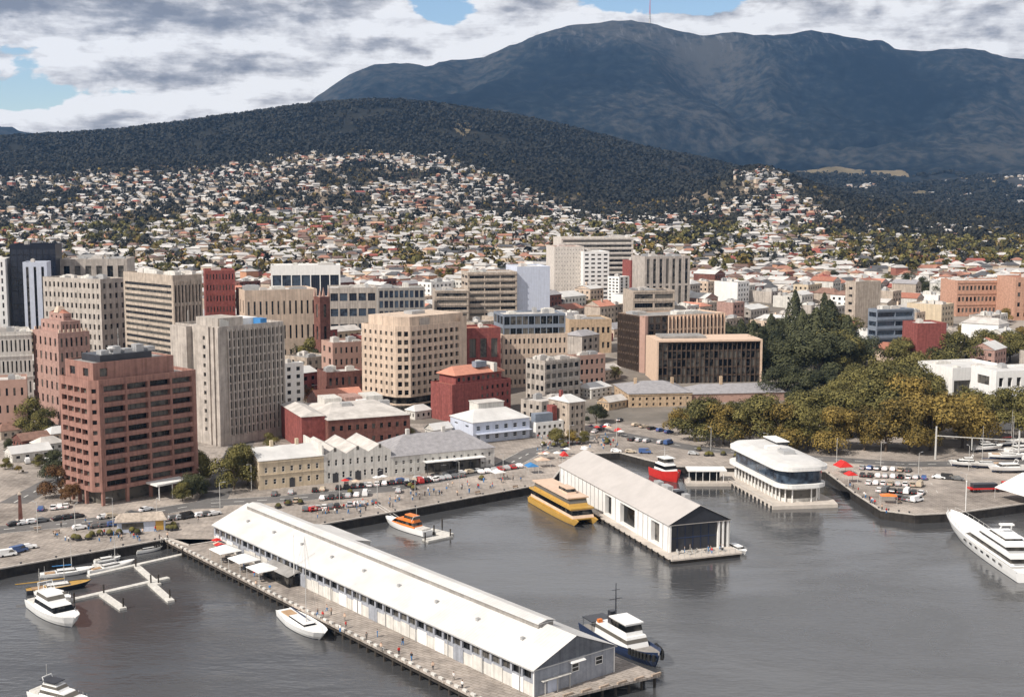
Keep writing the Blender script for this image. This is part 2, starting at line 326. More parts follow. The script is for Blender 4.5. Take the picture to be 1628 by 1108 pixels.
# quays: a level apron with a vertical dark wall on the water side
M_apron = land_mat('quay_paving', [(0.36, (0.20, 0.175, 0.155)), (0.5, (0.36, 0.32, 0.285)), (0.62, (0.52, 0.455, 0.40))], 0.22, 0.03)
nt_ = M_apron.node_tree; bk = nt_.nodes.new('ShaderNodeTexBrick'); g_ = nt_.nodes.new('ShaderNodeNewGeometry'); mp_ = nt_.nodes.new('ShaderNodeMapping'); mp_.inputs['Rotation'].default_value = (0, 0, R(38)); nt_.links.new(g_.outputs['Position'], mp_.inputs[0]); nt_.links.new(mp_.outputs[0], bk.inputs[0])
bk.inputs['Scale'].default_value = 0.25; bk.inputs['Mortar Size'].default_value = 0.02; bk.inputs['Color1'].default_value = (1, 1, 1, 1); bk.inputs['Color2'].default_value = (.84, .84, .85, 1); bk.inputs['Mortar'].default_value = (.6, .58, .56, 1)
bs_ = nt_.nodes['Principled BSDF']; old = bs_.inputs['Base Color'].links[0].from_socket; mx_ = nt_.nodes.new('ShaderNodeMix'); mx_.data_type = 'RGBA'; mx_.blend_type = 'MULTIPLY'; mx_.inputs[0].default_value = 1; nt_.links.new(old, mx_.inputs[6]); nt_.links.new(bk.outputs[0], mx_.inputs[7]); nt_.links.new(mx_.outputs[2], bs_.inputs['Base Color'])
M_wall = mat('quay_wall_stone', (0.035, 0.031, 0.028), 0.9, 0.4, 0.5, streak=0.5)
M_asph = land_mat('asphalt', [(0.38, (0.10, 0.097, 0.095)), (0.62, (0.19, 0.18, 0.175))], 0.15, 0.02)
COAST = [(-1300, 1240), (0, 905), (268, 857), (300, 868), (470, 842), (640, 812), (850, 773), (880, 762), (905, 731), (935, 722), (985, 720), (1030, 732), (1075, 742), (1170, 744), (1312, 750), (1358, 785), (1400, 812), (1455, 819), (1522, 816), (1640, 800), (1900, 770), (2900, 700)]
cw = [G(x, y) for x, y in COAST]
ap = MB(); poly = [(p.x, p.y, QZ) for p in cw]+[(1600, cw[-1].y, QZ), (1600, 520, QZ), (-1200, 520, QZ), (-1200, cw[0].y, QZ)]
ap.face(poly, 0)
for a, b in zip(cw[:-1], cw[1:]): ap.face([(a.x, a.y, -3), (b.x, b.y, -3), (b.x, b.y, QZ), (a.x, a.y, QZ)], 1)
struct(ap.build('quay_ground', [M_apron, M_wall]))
def strip(name, pts, w, m, dz=0.02, hfun=None, step=None):   # a road or path ribbon following ground points
    mb = MB(); P2 = []
    for i, p in enumerate(pts):
        a = pts[max(0, i-1)]; b = pts[min(len(pts)-1, i+1)]; d = Vector((b[0]-a[0], b[1]-a[1])).normalized(); n = Vector((-d.y, d.x))
        z = (hfun(p[0], p[1]) if hfun else QZ)+dz
        P2.append(((p[0]+n.x*w/2, p[1]+n.y*w/2, z), (p[0]-n.x*w/2, p[1]-n.y*w/2, z)))
    for a, b in zip(P2[:-1], P2[1:]): mb.face([a[1], b[1], b[0], a[0]])
    return mb.build(name, m)
GP = lambda l, z=QZ: [G(x, y, z)[:2] for x, y in l]
struct(strip('road', GP([(-300, 890), (0, 842), (170, 826), (330, 800), (470, 792), (620, 776), (800, 742), (850, 716), (930, 700)]), 9, M_asph))
struct(strip('road', GP([(330, 808), (352, 770), (372, 730), (392, 690)]), 9, M_asph, 0.03))
struct(strip('road', GP([(20, 800), (95, 760), (100, 700), (88, 660)]), 9, M_asph, 0.026))
struct(strip('road', GP([(850, 722), (905, 700), (985, 690), (1100, 712), (1260, 726), (1440, 738), (1700, 735)]), 9, M_asph, 0.036))
M_line = mat('road_paint', (0.62, 0.61, 0.58), .7, .15, 1)
def dashes(pts, dz=0.05, off=0.0, ln=3.0, gp=4.0, w=.22):
    mb = MB()
    for a, b in zip(pts[:-1], pts[1:]):
        a, b = Vector(a), Vector(b); d = (b-a); L_ = d.length; d /= L_; n = Vector((-d.y, d.x)); t_ = 1.0
        while t_ < L_-ln:
            p = a+d*t_+n*off; q = p+d*ln; mb.face([(p.x-n.x*w, p.y-n.y*w, QZ+dz), (q.x-n.x*w, q.y-n.y*w, QZ+dz), (q.x+n.x*w, q.y+n.y*w, QZ+dz), (p.x+n.x*w, p.y+n.y*w, QZ+dz)]); t_ += ln+gp
    struct(mb.build('road_marking', M_line))
_r = GP([(-300, 890), (0, 842), (170, 826), (330, 800), (470, 792), (620, 776), (800, 742), (850, 716), (930, 700)])
dashes(_r); dashes(_r, .05, 4.3, 8, .3, .09); dashes(_r, .05, -4.3, 8, .3, .09)
dashes(GP([(20, 800), (95, 760), (100, 700), (88, 660)])); dashes(GP([(850, 722), (905, 700), (985, 690), (1100, 712), (1260, 726), (1440, 738), (1700, 735)]), .06)
for k_ in range(14):                                        # bay lines of the right-hand car park
    for y_ in (748, 760, 772, 784):
        p_ = G(1370+k_*8+(y_-748)*.7, y_); mb_ = None
        if k_ % 2 == 0: dashes([p_[:2], (p_.x+.9, p_.y+4.6)], .03, 0, 3.2, 9, .08)
M_kerb = mat('kerb_stone', (0.48, 0.44, 0.40), 0.8, 0.15, 0.8)
kb = MB()
for a, b in zip(cw[:-1], cw[1:]):
    d = (b-a).normalized(); n = Vector((-d.y, d.x, 0)); kb.prism([(a.x, a.y), (b.x, b.y), (b.x+n.x*.6, b.y+n.y*.6), (a.x+n.x*.6, a.y+n.y*.6)], QZ-0.1, QZ+0.3)
struct(kb.build('quay_kerb', M_kerb))

# water
mw, N, L, b = node_mat('harbour_water')
b.inputs['Base Color'].default_value = (0.060, 0.061, 0.064, 1); b.inputs['Roughness'].default_value = 0.14; b.inputs['IOR'].default_value = 1.5; b.inputs['Specular IOR Level'].default_value = 1.0
g = N.new('ShaderNodeNewGeometry'); bp = N.new('ShaderNodeBump'); bp.inputs['Strength'].default_value = 1.0; bp.inputs['Distance'].default_value = 0.15
mp = N.new('ShaderNodeMapping'); mp.inputs['Rotation'].default_value = (0, 0, R(25)); mp.inputs['Scale'].default_value = (0.5, 1.1, 1); L.new(g.outputs['Position'], mp.inputs[0])
n1 = N.new('ShaderNodeTexNoise'); n1.inputs['Scale'].default_value = 0.9; n1.inputs['Detail'].default_value = 5; L.new(mp.outputs[0], n1.inputs[0])
n2 = N.new('ShaderNodeTexNoise'); n2.inputs['Scale'].default_value = 0.022; n2.inputs['Detail'].default_value = 5; n2.inputs['Distortion'].default_value = 1.2; L.new(mp.outputs[0], n2.inputs[0])
q = N.new('ShaderNodeMapRange'); L.new(n2.outputs[0], q.inputs[0]); q.inputs[1].default_value = 0.35; q.inputs[2].default_value = 0.65; q.inputs[3].default_value = 0.25; q.inputs[4].default_value = 1.0
q3 = N.new('ShaderNodeMapRange'); L.new(n2.outputs[0], q3.inputs[0]); q3.inputs[1].default_value = 0.38; q3.inputs[2].default_value = 0.62; q3.inputs[3].default_value = 0.07; q3.inputs[4].default_value = 0.30; L.new(q3.outputs[0], b.inputs['Roughness'])
n4 = N.new('ShaderNodeTexNoise'); n4.inputs['Scale'].default_value = 0.16; n4.inputs['Detail'].default_value = 3; L.new(mp.outputs[0], n4.inputs[0])
ad = N.new('ShaderNodeMath'); ad.operation = 'MULTIPLY_ADD'; L.new(n4.outputs[0], ad.inputs[0]); ad.inputs[1].default_value = 2.2; L.new(n1.outputs[0], ad.inputs[2])
mu = N.new('ShaderNodeMath'); mu.operation = 'MULTIPLY'; L.new(ad.outputs[0], mu.inputs[0]); L.new(q.outputs[0], mu.inputs[1])
L.new(mu.outputs[0], bp.inputs['Height']); L.new(bp.outputs[0], b.inputs['Normal'])
wm = MB(); wm.face([(-1200, -350, 0), (1600, -350, 0), (1600, 640, 0), (-1200, 640, 0)]); struct(wm.build('harbour_water', mw))

# ------------------------------------------------------------------ materials of the town
M = dict(
 brown=mat('pink_brown_render', (0.315, 0.170, 0.138), 0.85, 0.14, 0.4, streak=0.4), brown2=mat('dark_pink_render', (0.27, 0.14, 0.12), 0.85, 0.12, 0.4, streak=0.2),
 grey=mat('pale_grey_concrete', (0.44, 0.395, 0.355), 0.85, 0.18, 0.3, streak=0.42), grey2=mat('mid_grey_concrete', (0.30, 0.28, 0.26), 0.85, 0.12, 0.3, streak=0.3),
 cream=mat('cream_precast', (0.60, 0.475, 0.375), 0.8, 0.13, 0.3, streak=0.35), sand=mat('sandstone', (0.50, 0.37, 0.25), 0.9, 0.18, 0.6, streak=0.3),
 brick=mat('red_brick', (0.25, 0.075, 0.066), 0.9, 0.22, 0.7, streak=0.3), brick2=mat('dark_brick', (0.17, 0.075, 0.06), 0.9, 0.25, 0.6, streak=0.25), pinkb=mat('pink_brick', (0.37, 0.235, 0.20), 0.9, 0.2, 0.7, streak=0.2), orangeb=mat('orange_brick', (0.48, 0.28, 0.20), 0.9, 0.18, 0.6, streak=0.2),
 white=mat('white_paint', (0.78, 0.77, 0.75), 0.6, 0.05, 0.5, streak=0.12), white2=mat('old_white_paint', (0.62, 0.60, 0.56), 0.8, 0.10, 0.5, streak=0.3), bluew=mat('pale_blue_paint', (0.52, 0.56, 0.66), 0.7, 0.06, 0.5, streak=0.15),
 yellow=mat('cream_limewash', (0.58, 0.48, 0.35), 0.85, 0.08, 0.5, streak=0.25), warm=mat('warm_stone', (0.45, 0.38, 0.315), 0.85, 0.18, 0.4, streak=0.42), bluegrey=mat('blue_grey_panel', (0.20, 0.23, 0.28), 0.5, 0.12, 0.4),
 navyp=mat('navy_black_panel', (0.010, 0.013, 0.024), 0.4, 0.2, 0.4), hosp=mat('pale_ward_render', (0.60, 0.55, 0.50), 0.85, 0.14, 0.5, streak=.25), black=mat('dark_panel', (0.028, 0.030, 0.038), 0.35, 0.2, 0.4, spec=0.5), bronze=mat('bronze_louvre', (0.085, 0.06, 0.045), 0.5, 0.25, 0.5), pinkc=mat('pink_column_render', (0.42, 0.27, 0.22), 0.8, 0.08, 0.4), tan=mat('tan_fins', (0.62, 0.46, 0.35), 0.7, 0.08, 0.5),
 shedw=mat('weathered_pale_blue_boards', (0.33, 0.345, 0.385), .8, .14, .6, lines=(2, .3, .12), streak=.3), roofw=mat('white_iron_roof', (0.60, 0.59, 0.575), 0.55, 0.11, 0.12, lines=(1, 0.9, 0.12), streak=0.0), roofw2=mat('dull_white_iron_roof', (0.47, 0.44, 0.42), 0.6, 0.06, 0.2, lines=(1, 0.76, 0.08)), roofg=mat('grey_roof_membrane', (0.27, 0.26, 0.25), 0.9, 0.25, 0.25), roofl=mat('light_roof_membrane', (0.50, 0.47, 0.44), 0.9, 0.18, 0.2), roofr=mat('terracotta_tiles', (0.34, 0.145, 0.10), 0.85, 0.15, 0.7, lines=(1, 0.5, 0.12)), roofo=mat('orange_iron_roof', (0.52, 0.23, 0.16), 0.7, 0.12, 0.5, lines=(0, 0.8, 0.12)), roofs=mat('slate_roof', (0.30, 0.29, 0.30), 0.7, 0.15, 0.6, lines=(0, 0.6, 0.12)), roofd=mat('dark_roof', (0.09, 0.085, 0.085), 0.8, 0.25, 0.5), roofb=mat('brown_roof', (0.22, 0.13, 0.10), 0.85, 0.2, 0.5),
 plant=mat('galvanised_steel', (0.42, 0.42, 0.42), 0.45, 0.12, 0.6, metal=0.3), pole=mat('painted_pole', (0.50, 0.49, 0.47), 0.6, 0.1, 1.0), dpole=mat('dark_metal', (0.05, 0.05, 0.055), 0.5, 0.2, 1.0), navy=mat('navy_paint', (0.02, 0.035, 0.085), 0.4, 0.15, 0.6), red=mat('red_paint', (0.55, 0.03, 0.025), 0.35, 0.08, 0.6), orange=mat('orange_paint', (0.72, 0.20, 0.04), 0.4, 0.08, 0.6), yel=mat('golden_yellow_paint', (0.48, 0.29, 0.07), 0.4, 0.08, 0.6), blue=mat('blue_canvas', (0.05, 0.20, 0.45), 0.7, 0.1, 0.8),
 wood=mat('weathered_planks', (0.42, 0.33, 0.26), 0.9, 0.18, 0.5, lines=(0, 0.5, 0.22)), pile=mat('tarred_piles', (0.045, 0.038, 0.032), 0.9, 0.3, 0.8), boatw=mat('white_gelcoat', (0.80, 0.80, 0.79), 0.25, 0.03, 0.5, spec=0.5), teak=mat('teak_deck', (0.42, 0.28, 0.17), 0.8, 0.12, 0.8), dirt=mat('scuffed_concrete', (0.50, 0.45, 0.40), 0.9, 0.12, 0.5),
 skin=mat('skin', (0.50, 0.30, 0.22), 0.6, 0.05, 2.0), rubber=mat('rubber', (0.02, 0.02, 0.02), 0.8, 0.2, 2.0), bark=mat('bark', (0.10, 0.075, 0.055), 0.95, 0.3, 1.2),
)
WINM = {}
def win_mesh(w, h, g=None, kind='plain'):
    g = g or GL; key = (round(w, 2), round(h, 2), g.name, kind)
    if key in WINM: return WINM[key]
    mb = MB()
    if kind == 'plain':
        mb.face([(-w/2, 0, 0), (w/2, 0, 0), (w/2, 0, h), (-w/2, 0, h)], 0)
        if w > 1.8:                                         # mullions across a wide pane
            n = max(1, round(w/1.7))
            for k in range(1, n): x = -w/2+w*k/n; mb.box(x-.05, x+.05, -0.07, -0.005, 0, h, 1)
        elif h > 1.0: mb.box(-w/2, w/2, -0.06, -0.005, h*0.52, h*0.52+0.08, 1)
        me = mb.mesh('window', [g, M['dpole']])
    else:                                                   # painted sash frame round the glass
        t = 0.12; mb.face([(-w/2, 0, 0), (w/2, 0, 0), (w/2, 0, h), (-w/2, 0, h)], 0)
        for x0, x1, z0, z1 in ((-w/2-.02, -w/2+t, 0, h), (w/2-t, w/2+.02, 0, h), (-w/2+t, w/2-t, 0, t), (-w/2+t, w/2-t, h-t, h), (-w/2+t, w/2-t, h/2-.05, h/2+.05)): mb.box(x0, x1, -0.10, -0.004, z0, z1, 1, True)
        me = mb.mesh('window', [g, M['white']])
    WINM[key] = me; return me
def FC(cols=4, rows=3, ww=0.6, wh=0.55, base=0.0, top=1.0, rec=0.35, m=0.4, g=None, kind='plain', name='window', sill=0.5, fins=None, bands=None, sub=None):
    return dict(cols=cols, rows=rows, ww=ww, wh=wh, base=base, top=top, rec=rec, m=m, g=g, kind=kind, name=name, sill=sill, fins=fins, bands=bands, sub=sub)
def facade(mb, p0, p1, z0, z1, sp, wins, mi=0):
    """a wall from p0 to p1 (outside on the right hand) with real window recesses; sp None = plain"""
    p0 = Vector((p0[0], p0[1])); p1 = Vector((p1[0], p1[1])); Wd = (p1-p0).length; d = (p1-p0)/Wd; n = Vector((d.y, -d.x))
    pt = lambda x, z, o=0.0: (p0.x+d.x*x+n.x*o, p0.y+d.y*x+n.y*o, z)
    if sp is None: mb.face([pt(0, z0), pt(Wd, z0), pt(Wd, z1), pt(0, z1)], mi); return
    c, r = sp['cols'], sp['rows']; b = z0+sp['base']; tt = z1-sp['top']; rh = (tt-b)/r; cwid = (Wd-2*sp['m'])/c
    w = cwid*sp['ww']; h = rh*sp['wh']; rec = sp['rec']
    if b > z0+.01: mb.face([pt(0, z0), pt(Wd, z0), pt(Wd, b), pt(0, b)], mi)
    prev = b
    for j in range(r):
        s0 = b+j*rh+(rh-h)*sp['sill']; s1 = s0+h
        mb.face([pt(0, prev), pt(Wd, prev), pt(Wd, s0), pt(0, s0)], mi)
        x = 0.0
        for i in range(c):
            a = sp['m']+i*cwid+(cwid-w)/2; e = a+w
            mb.face([pt(x, s0), pt(a, s0), pt(a, s1), pt(x, s1)], mi)
            mb.face([pt(a, s0), pt(a, s0, -rec), pt(a, s1, -rec), pt(a, s1)], mi); mb.face([pt(e, s0, -rec), pt(e, s0), pt(e, s1), pt(e, s1, -rec)], mi)
            mb.face([pt(a, s0), pt(e, s0), pt(e, s0, -rec), pt(a, s0, -rec)], mi); mb.face([pt(a, s1, -rec), pt(e, s1, -rec), pt(e, s1), pt(a, s1)], mi)
            q = p0+d*(a+w/2)-n*rec
            wins.append((w, h, Matrix(((d.x, -n.x, 0, q.x), (d.y, -n.y, 0, q.y), (0, 0, 1, s0), (0, 0, 0, 1))), sp['g'], sp['kind'], sp['name']))
            x = e
        mb.face([pt(x, s0), pt(Wd, s0), pt(Wd, s1), pt(x, s1)], mi); prev = s1
    mb.face([pt(0, prev), pt(Wd, prev), pt(Wd, z1), pt(0, z1)], mi)
    def bx(x0, x1, za, zb, pr):
        ring = [pt(x0, 0), pt(x0, 0, pr), pt(x1, 0, pr), pt(x1, 0)]; mb.prism([(v[0], v[1]) for v in ring], za, zb, mi, True)
    if sp['fins']:
        pr, fw = sp['fins']
        for i in range(c+1):
            x = min(max(sp['m']+i*cwid, fw/2+.01), Wd-fw/2-.01); bx(x-fw/2, x+fw/2, b, tt+0.25*sp['top'], pr)
    if sp['bands']:
        pr, hh = sp['bands']
        for j in range(r+1):
            z = b+j*rh-hh/2; bx(0.01, Wd-.01, max(z, z0+.01), min(z+hh, z1-.01), pr)
def add_windows(root, wins, cap=96):
    wins = sorted(wins, key=lambda t: -t[0]*t[1])
    for w, h, mt, g, k, nm in wins[:cap]:
        o = put(nm, win_mesh(w, h, g, k), root, mt)
    rest = wins[cap:]
    if rest:
        vs = []; fs = []; ms = []; mats = [rest[0][3] or GL, M['dpole'] if rest[0][4] == 'plain' else M['white']]
        for w, h, mt, g, k, nm in rest:
            me = win_mesh(w, h, g, k); o = len(vs); vs += [tuple(mt @ v.co) for v in me.vertices]
            for p in me.polygons: fs.append(tuple(i+o for i in p.vertices)); ms.append(p.material_index)
        me = bpy.data.meshes.new('window'); me.from_pydata(vs, [], fs)
        for m in mats: me.materials.append(m)
        me.polygons.foreach_set('material_index', ms); me.update()
        o = put('window', me, root); o['kind'] = 'stuff'
def flat_roof(root, poly, z, mroof, par=0.9, pth=0.35, mwall=None):
    """parapet ring (wall material) and the roof deck inside it"""
    c = Vector((sum(p[0] for p in poly)/len(poly), sum(p[1] for p in poly)/len(poly)))
    n = len(poly); inn = []
    for k in range(n):
        a, b, e = Vector(poly[k-1]), Vector(poly[k]), Vector(poly[(k+1) % n])
        d1 = (b-a).normalized(); d2 = (e-b).normalized(); n1 = Vector((-d1.y, d1.x)); n2 = Vector((-d2.y, d2.x)); bis = (n1+n2); L = bis.length
        bis = bis/L; inn.append(b+bis*(pth/max(.3, bis.dot(n1))))
    mb = MB()
    for k in range(n):
        a, b = poly[k], poly[(k+1) % n]; i, j = inn[k], inn[(k+1) % n]
        mb.face([(a[0], a[1], z), (b[0], b[1], z), (j.x, j.y, z), (i.x, i.y, z)]); mb.face([(i.x, i.y, z), (j.x, j.y, z), (j.x, j.y, z-par), (i.x, i.y, z-par)])
    mb.build('parapet', mwall or M['grey'], root)
    rb = MB(); rb.face([(p.x, p.y, z-par) for p in inn]); rb.build('roof', mroof, root)
FOOT = []                                                   # circles the filler must keep clear of: (x, y, r)
def frame_from(nx, D, Lx, Rx, a_deg, z):
    """near corner at picture column nx and distance D; side lengths so that the far corners fall on columns Lx and Rx"""
    x0 = (nx-814)/CF*(D*_c+ (CH-z)*_s); N0 = Vector((x0, D)); a = R(a_deg); e2 = Vector((math.cos(a), math.sin(a))); e1 = Vector((-e2.y, e2.x))
    def solve(e, px):
        lo, hi = 0.0, 200.0
        f = lambda t: PR(N0.x+e.x*t, N0.y+e.y*t, z)[0]-px
        s = 1 if f(200) > f(0) else -1
        for _ in range(40):
            m_ = (lo+hi)/2
            if s*f(m_) > 0: hi = m_
            else: lo = m_
        return hi
    return N0, a, solve(e1, Lx), solve(e2, Rx)
def block(name, label, cat, nx, D, Lx, Rx, top, adeg=48, left=None, right=None, wall='grey', roof='roofl', base=None, z=None, par=0.9, group=None, foot=None, tops=None, depth=None, ctop=None):
    """flat-topped building. top = picture row of the roof edge at the near corner"""
    z0 = TH((nx-814)/CF*D, D) if z is None else z
    N0, a, A, B = frame_from(nx, D, Lx, Rx, adeg, z0)
    if depth: A = depth
    ztop = CH+(PZ(nx, top, D).z-CH); h = ztop-z0
    root = thing(name, label, cat, (N0.x, N0.y, z0-0.5 if D > 520 else z0), a, group); off = 0.5 if D > 520 else 0.0
    poly = foot(B, A) if foot else [(0, 0), (B, 0), (B, A), (0, A)]
    wm_ = M[wall]; mb = MB(); wins = []; n = len(poly); H = h+off
    for k in range(n):
        sp = None
        if callable(left) or isinstance(left, list): pass
        if not foot: sp = {0: right, 3: left, 2: right, 1: left}[k] if k in (0, 3) else None
        else: sp = left[k] if k < len(left) else None
        facade(mb, poly[k], poly[(k+1) % n], 0, H, sp, wins)
    mb.build('wall', wm_, root); add_windows(root, wins)
    flat_roof(root, poly, H, M[roof], par, mwall=wm_)
    cx, cy = B/2, A/2; cs, sn = math.cos(a), math.sin(a)
    FOOT.append((N0.x+cx*cs-cy*sn, N0.y+cx*sn+cy*cs, 0.40*math.hypot(A, B)+1))
    root['_dims'] = (B, A, H-par)
    del root['_dims']
    return root, B, A, H-par
def roof_bits(root, B, A, z, n=5, seed=1, mats=('plant', 'roofl', 'white2')):
    rr = random.Random(seed)
    for k in range(n):
        w, d, h = rr.uniform(1.5, 0.22*B+1.5), rr.uniform(1.5, 0.22*A+1.5), rr.uniform(0.9, 2.6); x = rr.uniform(1.2, max(1.3, B-w-1.2)); y = rr.uniform(1.2, max(1.3, A-d-1.2))
        mb = MB(); mb.box(x, x+w, y, y+d, z+.01*k, z+h); mb.box(x+w*.2, x+w*.8, y+d*.2, y+d*.8, z+h+.002, z+h+.35); mb.build('roof_unit', M[rr.choice(mats)], root)
def part_box(root, name, m, *a, **k):
    mb = MB(); mb.box(*a); return mb.build(name, M[m] if isinstance(m, str) else m, root)
def pitched(mb, x0, x1, y0, y1, z, h, ax='x', hip=0.0, over=0.4, mi=0, th=0.15):
    """gable (hip=0) or hipped roof over a rectangle, ridge along ax"""
    if ax == 'y':
        X0, X1, Y0, Y1 = y0, y1, x0, x1; T = lambda x, y, z_: (y, x, z_)
    else: X0, X1, Y0, Y1 = x0, x1, y0, y1; T = lambda x, y, z_: (x, y, z_)
    X0 -= over; X1 += over; Y0 -= over; Y1 += over; ym = (Y0+Y1)/2; r0 = X0+hip; r1 = X1-hip
    fs = [[T(X0, Y0, z), T(X1, Y0, z), T(r1, ym, z+h), T(r0, ym, z+h)], [T(X1, Y1, z), T(X0, Y1, z), T(r0, ym, z+h), T(r1, ym, z+h)],
          [T(X1, Y0, z), T(X1, Y1, z), T(r1, ym, z+h)], [T(X0, Y1, z), T(X0, Y0, z), T(r0, ym, z+h)]]
    bt = [T(X0, Y0, z-th), T(X1, Y0, z-th), T(X1, Y1, z-th), T(X0, Y1, z-th)]; tp = [T(X0, Y0, z), T(X1, Y0, z), T(X1, Y1, z), T(X0, Y1, z)]
    if ax == 'y': fs = [f[::-1] for f in fs]
    for k, f in enumerate(fs):
        if hip == 0 and k > 1: continue
        mb.face(f, mi)
    for k in range(4): mb.face([bt[k], bt[(k+1) % 4], tp[(k+1) % 4], tp[k]], mi)
    mb.face(bt[::-1], mi)
    if hip == 0:                                            # closing triangles set back under the verge
        for X in (X0+over, X1-over): mb.face([T(X, Y0+over, z), T(X, Y1-over, z), T(X, ym, z+h-.05)], 1 if mi == 0 else mi)

# ------------------------------------------------------------------ named buildings, from the front
def brown_tower():
    ff = lambda B, A: [(2.2, 0), (B, 0), (B, A), (0, A), (0, 2.2)]
    z0 = QZ; D = 374.5
    N0, a, A, B = frame_from(150, D, 98, 314, 47, 20)
    root = thing('office_tower', 'pinkish brown office tower with dark strip windows and a white entrance canopy on the waterfront', 'office tower', (N0.x, N0.y, QZ), a)
    Hh = PZ(150, 606, D).z-QZ; po = ff(B, A); wins = []; mb = MB()
    gb = 4.4
    spR = FC(4, 10, 0.90, 0.56, 0.2, 1.6, 1.5, 1.2, GLD, name='strip_window', sill=.75, bands=(.16, .22), fins=(.14, .4)); spL = FC(4, 10, 0.82, 0.54, 0.2, 2.2, 1.1, 1.0, GLD, name='strip_window', sill=.75); spC = FC(1, 10, 0.55, 0.42, 0.2, 2.2, 0.6, 0.3, GLD, name='strip_window', sill=.75)
    for k, sp in enumerate((spR, None, None, spL, spC)): facade(mb, po[k], po[(k+1) % 5], gb, Hh, sp, wins)
    mb.face([(p[0], p[1], gb) for p in reversed(po)])
    for j in range(11):                                     # thin light reveal lines between the storeys
        pass
    mb.build('wall', M['brown'], root); add_windows(root, wins)
    flat_roof(root, po, Hh, M['roofl'], 1.0, mwall=M['brown'])
    g = MB(); g.prism([(4.5, 3), (B-2, 3), (B-2, A-2), (3, A-2), (3, 4.5)], 0, gb-.01); g.build('ground_floor', GLD, root)
    for i in range(5):
        x = 2.6+(B-3.4)*i/4
        part_box(root, 'column', 'brown', x-.45, x+.45, 0.1, 1.0, 0, gb-.02)
    for i in range(1, 5):
        y = 2.6+(A-3.4)*i/4
        part_box(root, 'column', 'brown', 0.1, 1.0, y-.45, y+.45, 0, gb-.02)
    px0, px1 = 1.2, B*0.80                                   # penthouse storey
    p = MB(); w2 = []; P4 = [(px0, 1.2), (px1, 1.2), (px1, A-2), (px0, A-2)]; zt = Hh+5.2
    facade(p, P4[0], (px0+7, 1.2), Hh-1, zt, FC(1, 1, .42, .5, .6, .6, .4, g=GLD), w2); facade(p, (px0+7, 1.2), P4[1], Hh-1, zt, None, w2)
    for k in (1, 2): facade(p, P4[k], P4[k+1], Hh-1, zt, None, w2)
    facade(p, P4[3], P4[0], Hh-1, zt, FC(2, 1, .4, .5, .6, .6, .4, g=GL), w2)
    ph = p.build('penthouse', M['brown'], root); 
    for w, h, mt, g_, k, nm in w2: put('window', win_mesh(w, h, g_, k), ph, mt)
    flat_roof(root, P4, zt, M['roofg'], 0.5, mwall=M['brown'])
    part_box(root, 'plant_room', 'black', px0+4, px1-6, 4, A-5, zt-.5, zt+1.7)
    for k in range(5): part_box(root, 'roof_unit', 'plant', px0+5+k*4, px0+7.6+k*4, 5, 8, zt+1.72, zt+3+(k % 2))
    d = MB(); d.tube((px0+12, 7, zt+1.6), (px0+12, 7, zt+9.5), .12, .06); d.build('aerial', M['pole'], root)
    d = MB(); ring = lambda z, r: [(px0+9+r*math.cos(q*PI/5), 6+r*math.sin(q*PI/5), z) for q in range(10)]
    d.loft([ring(zt+2.6, .3), ring(zt+3.0, 1.1), ring(zt+3.6, 1.5)]); d.build('satellite_dish', M['white'], root)
    c = MB(); c.prism([(B*.47, -6.5), (B*.80, -6.5), (B*.80, 0.8), (B*.47, 0.8)], 4.55, 5.1, 0, True)
    cn = c.build('entrance_canopy', M['white'], root)
    for x in (B*.50, B*.63, B*.77):
        t_ = MB(); t_.tube((x, -5.8, 0), (x, -5.8, 4.54), .18); t_.build('canopy_post', M['white'], cn)
    FOOT.append((N0.x+2, N0.y+24, 26))
brown_tower()

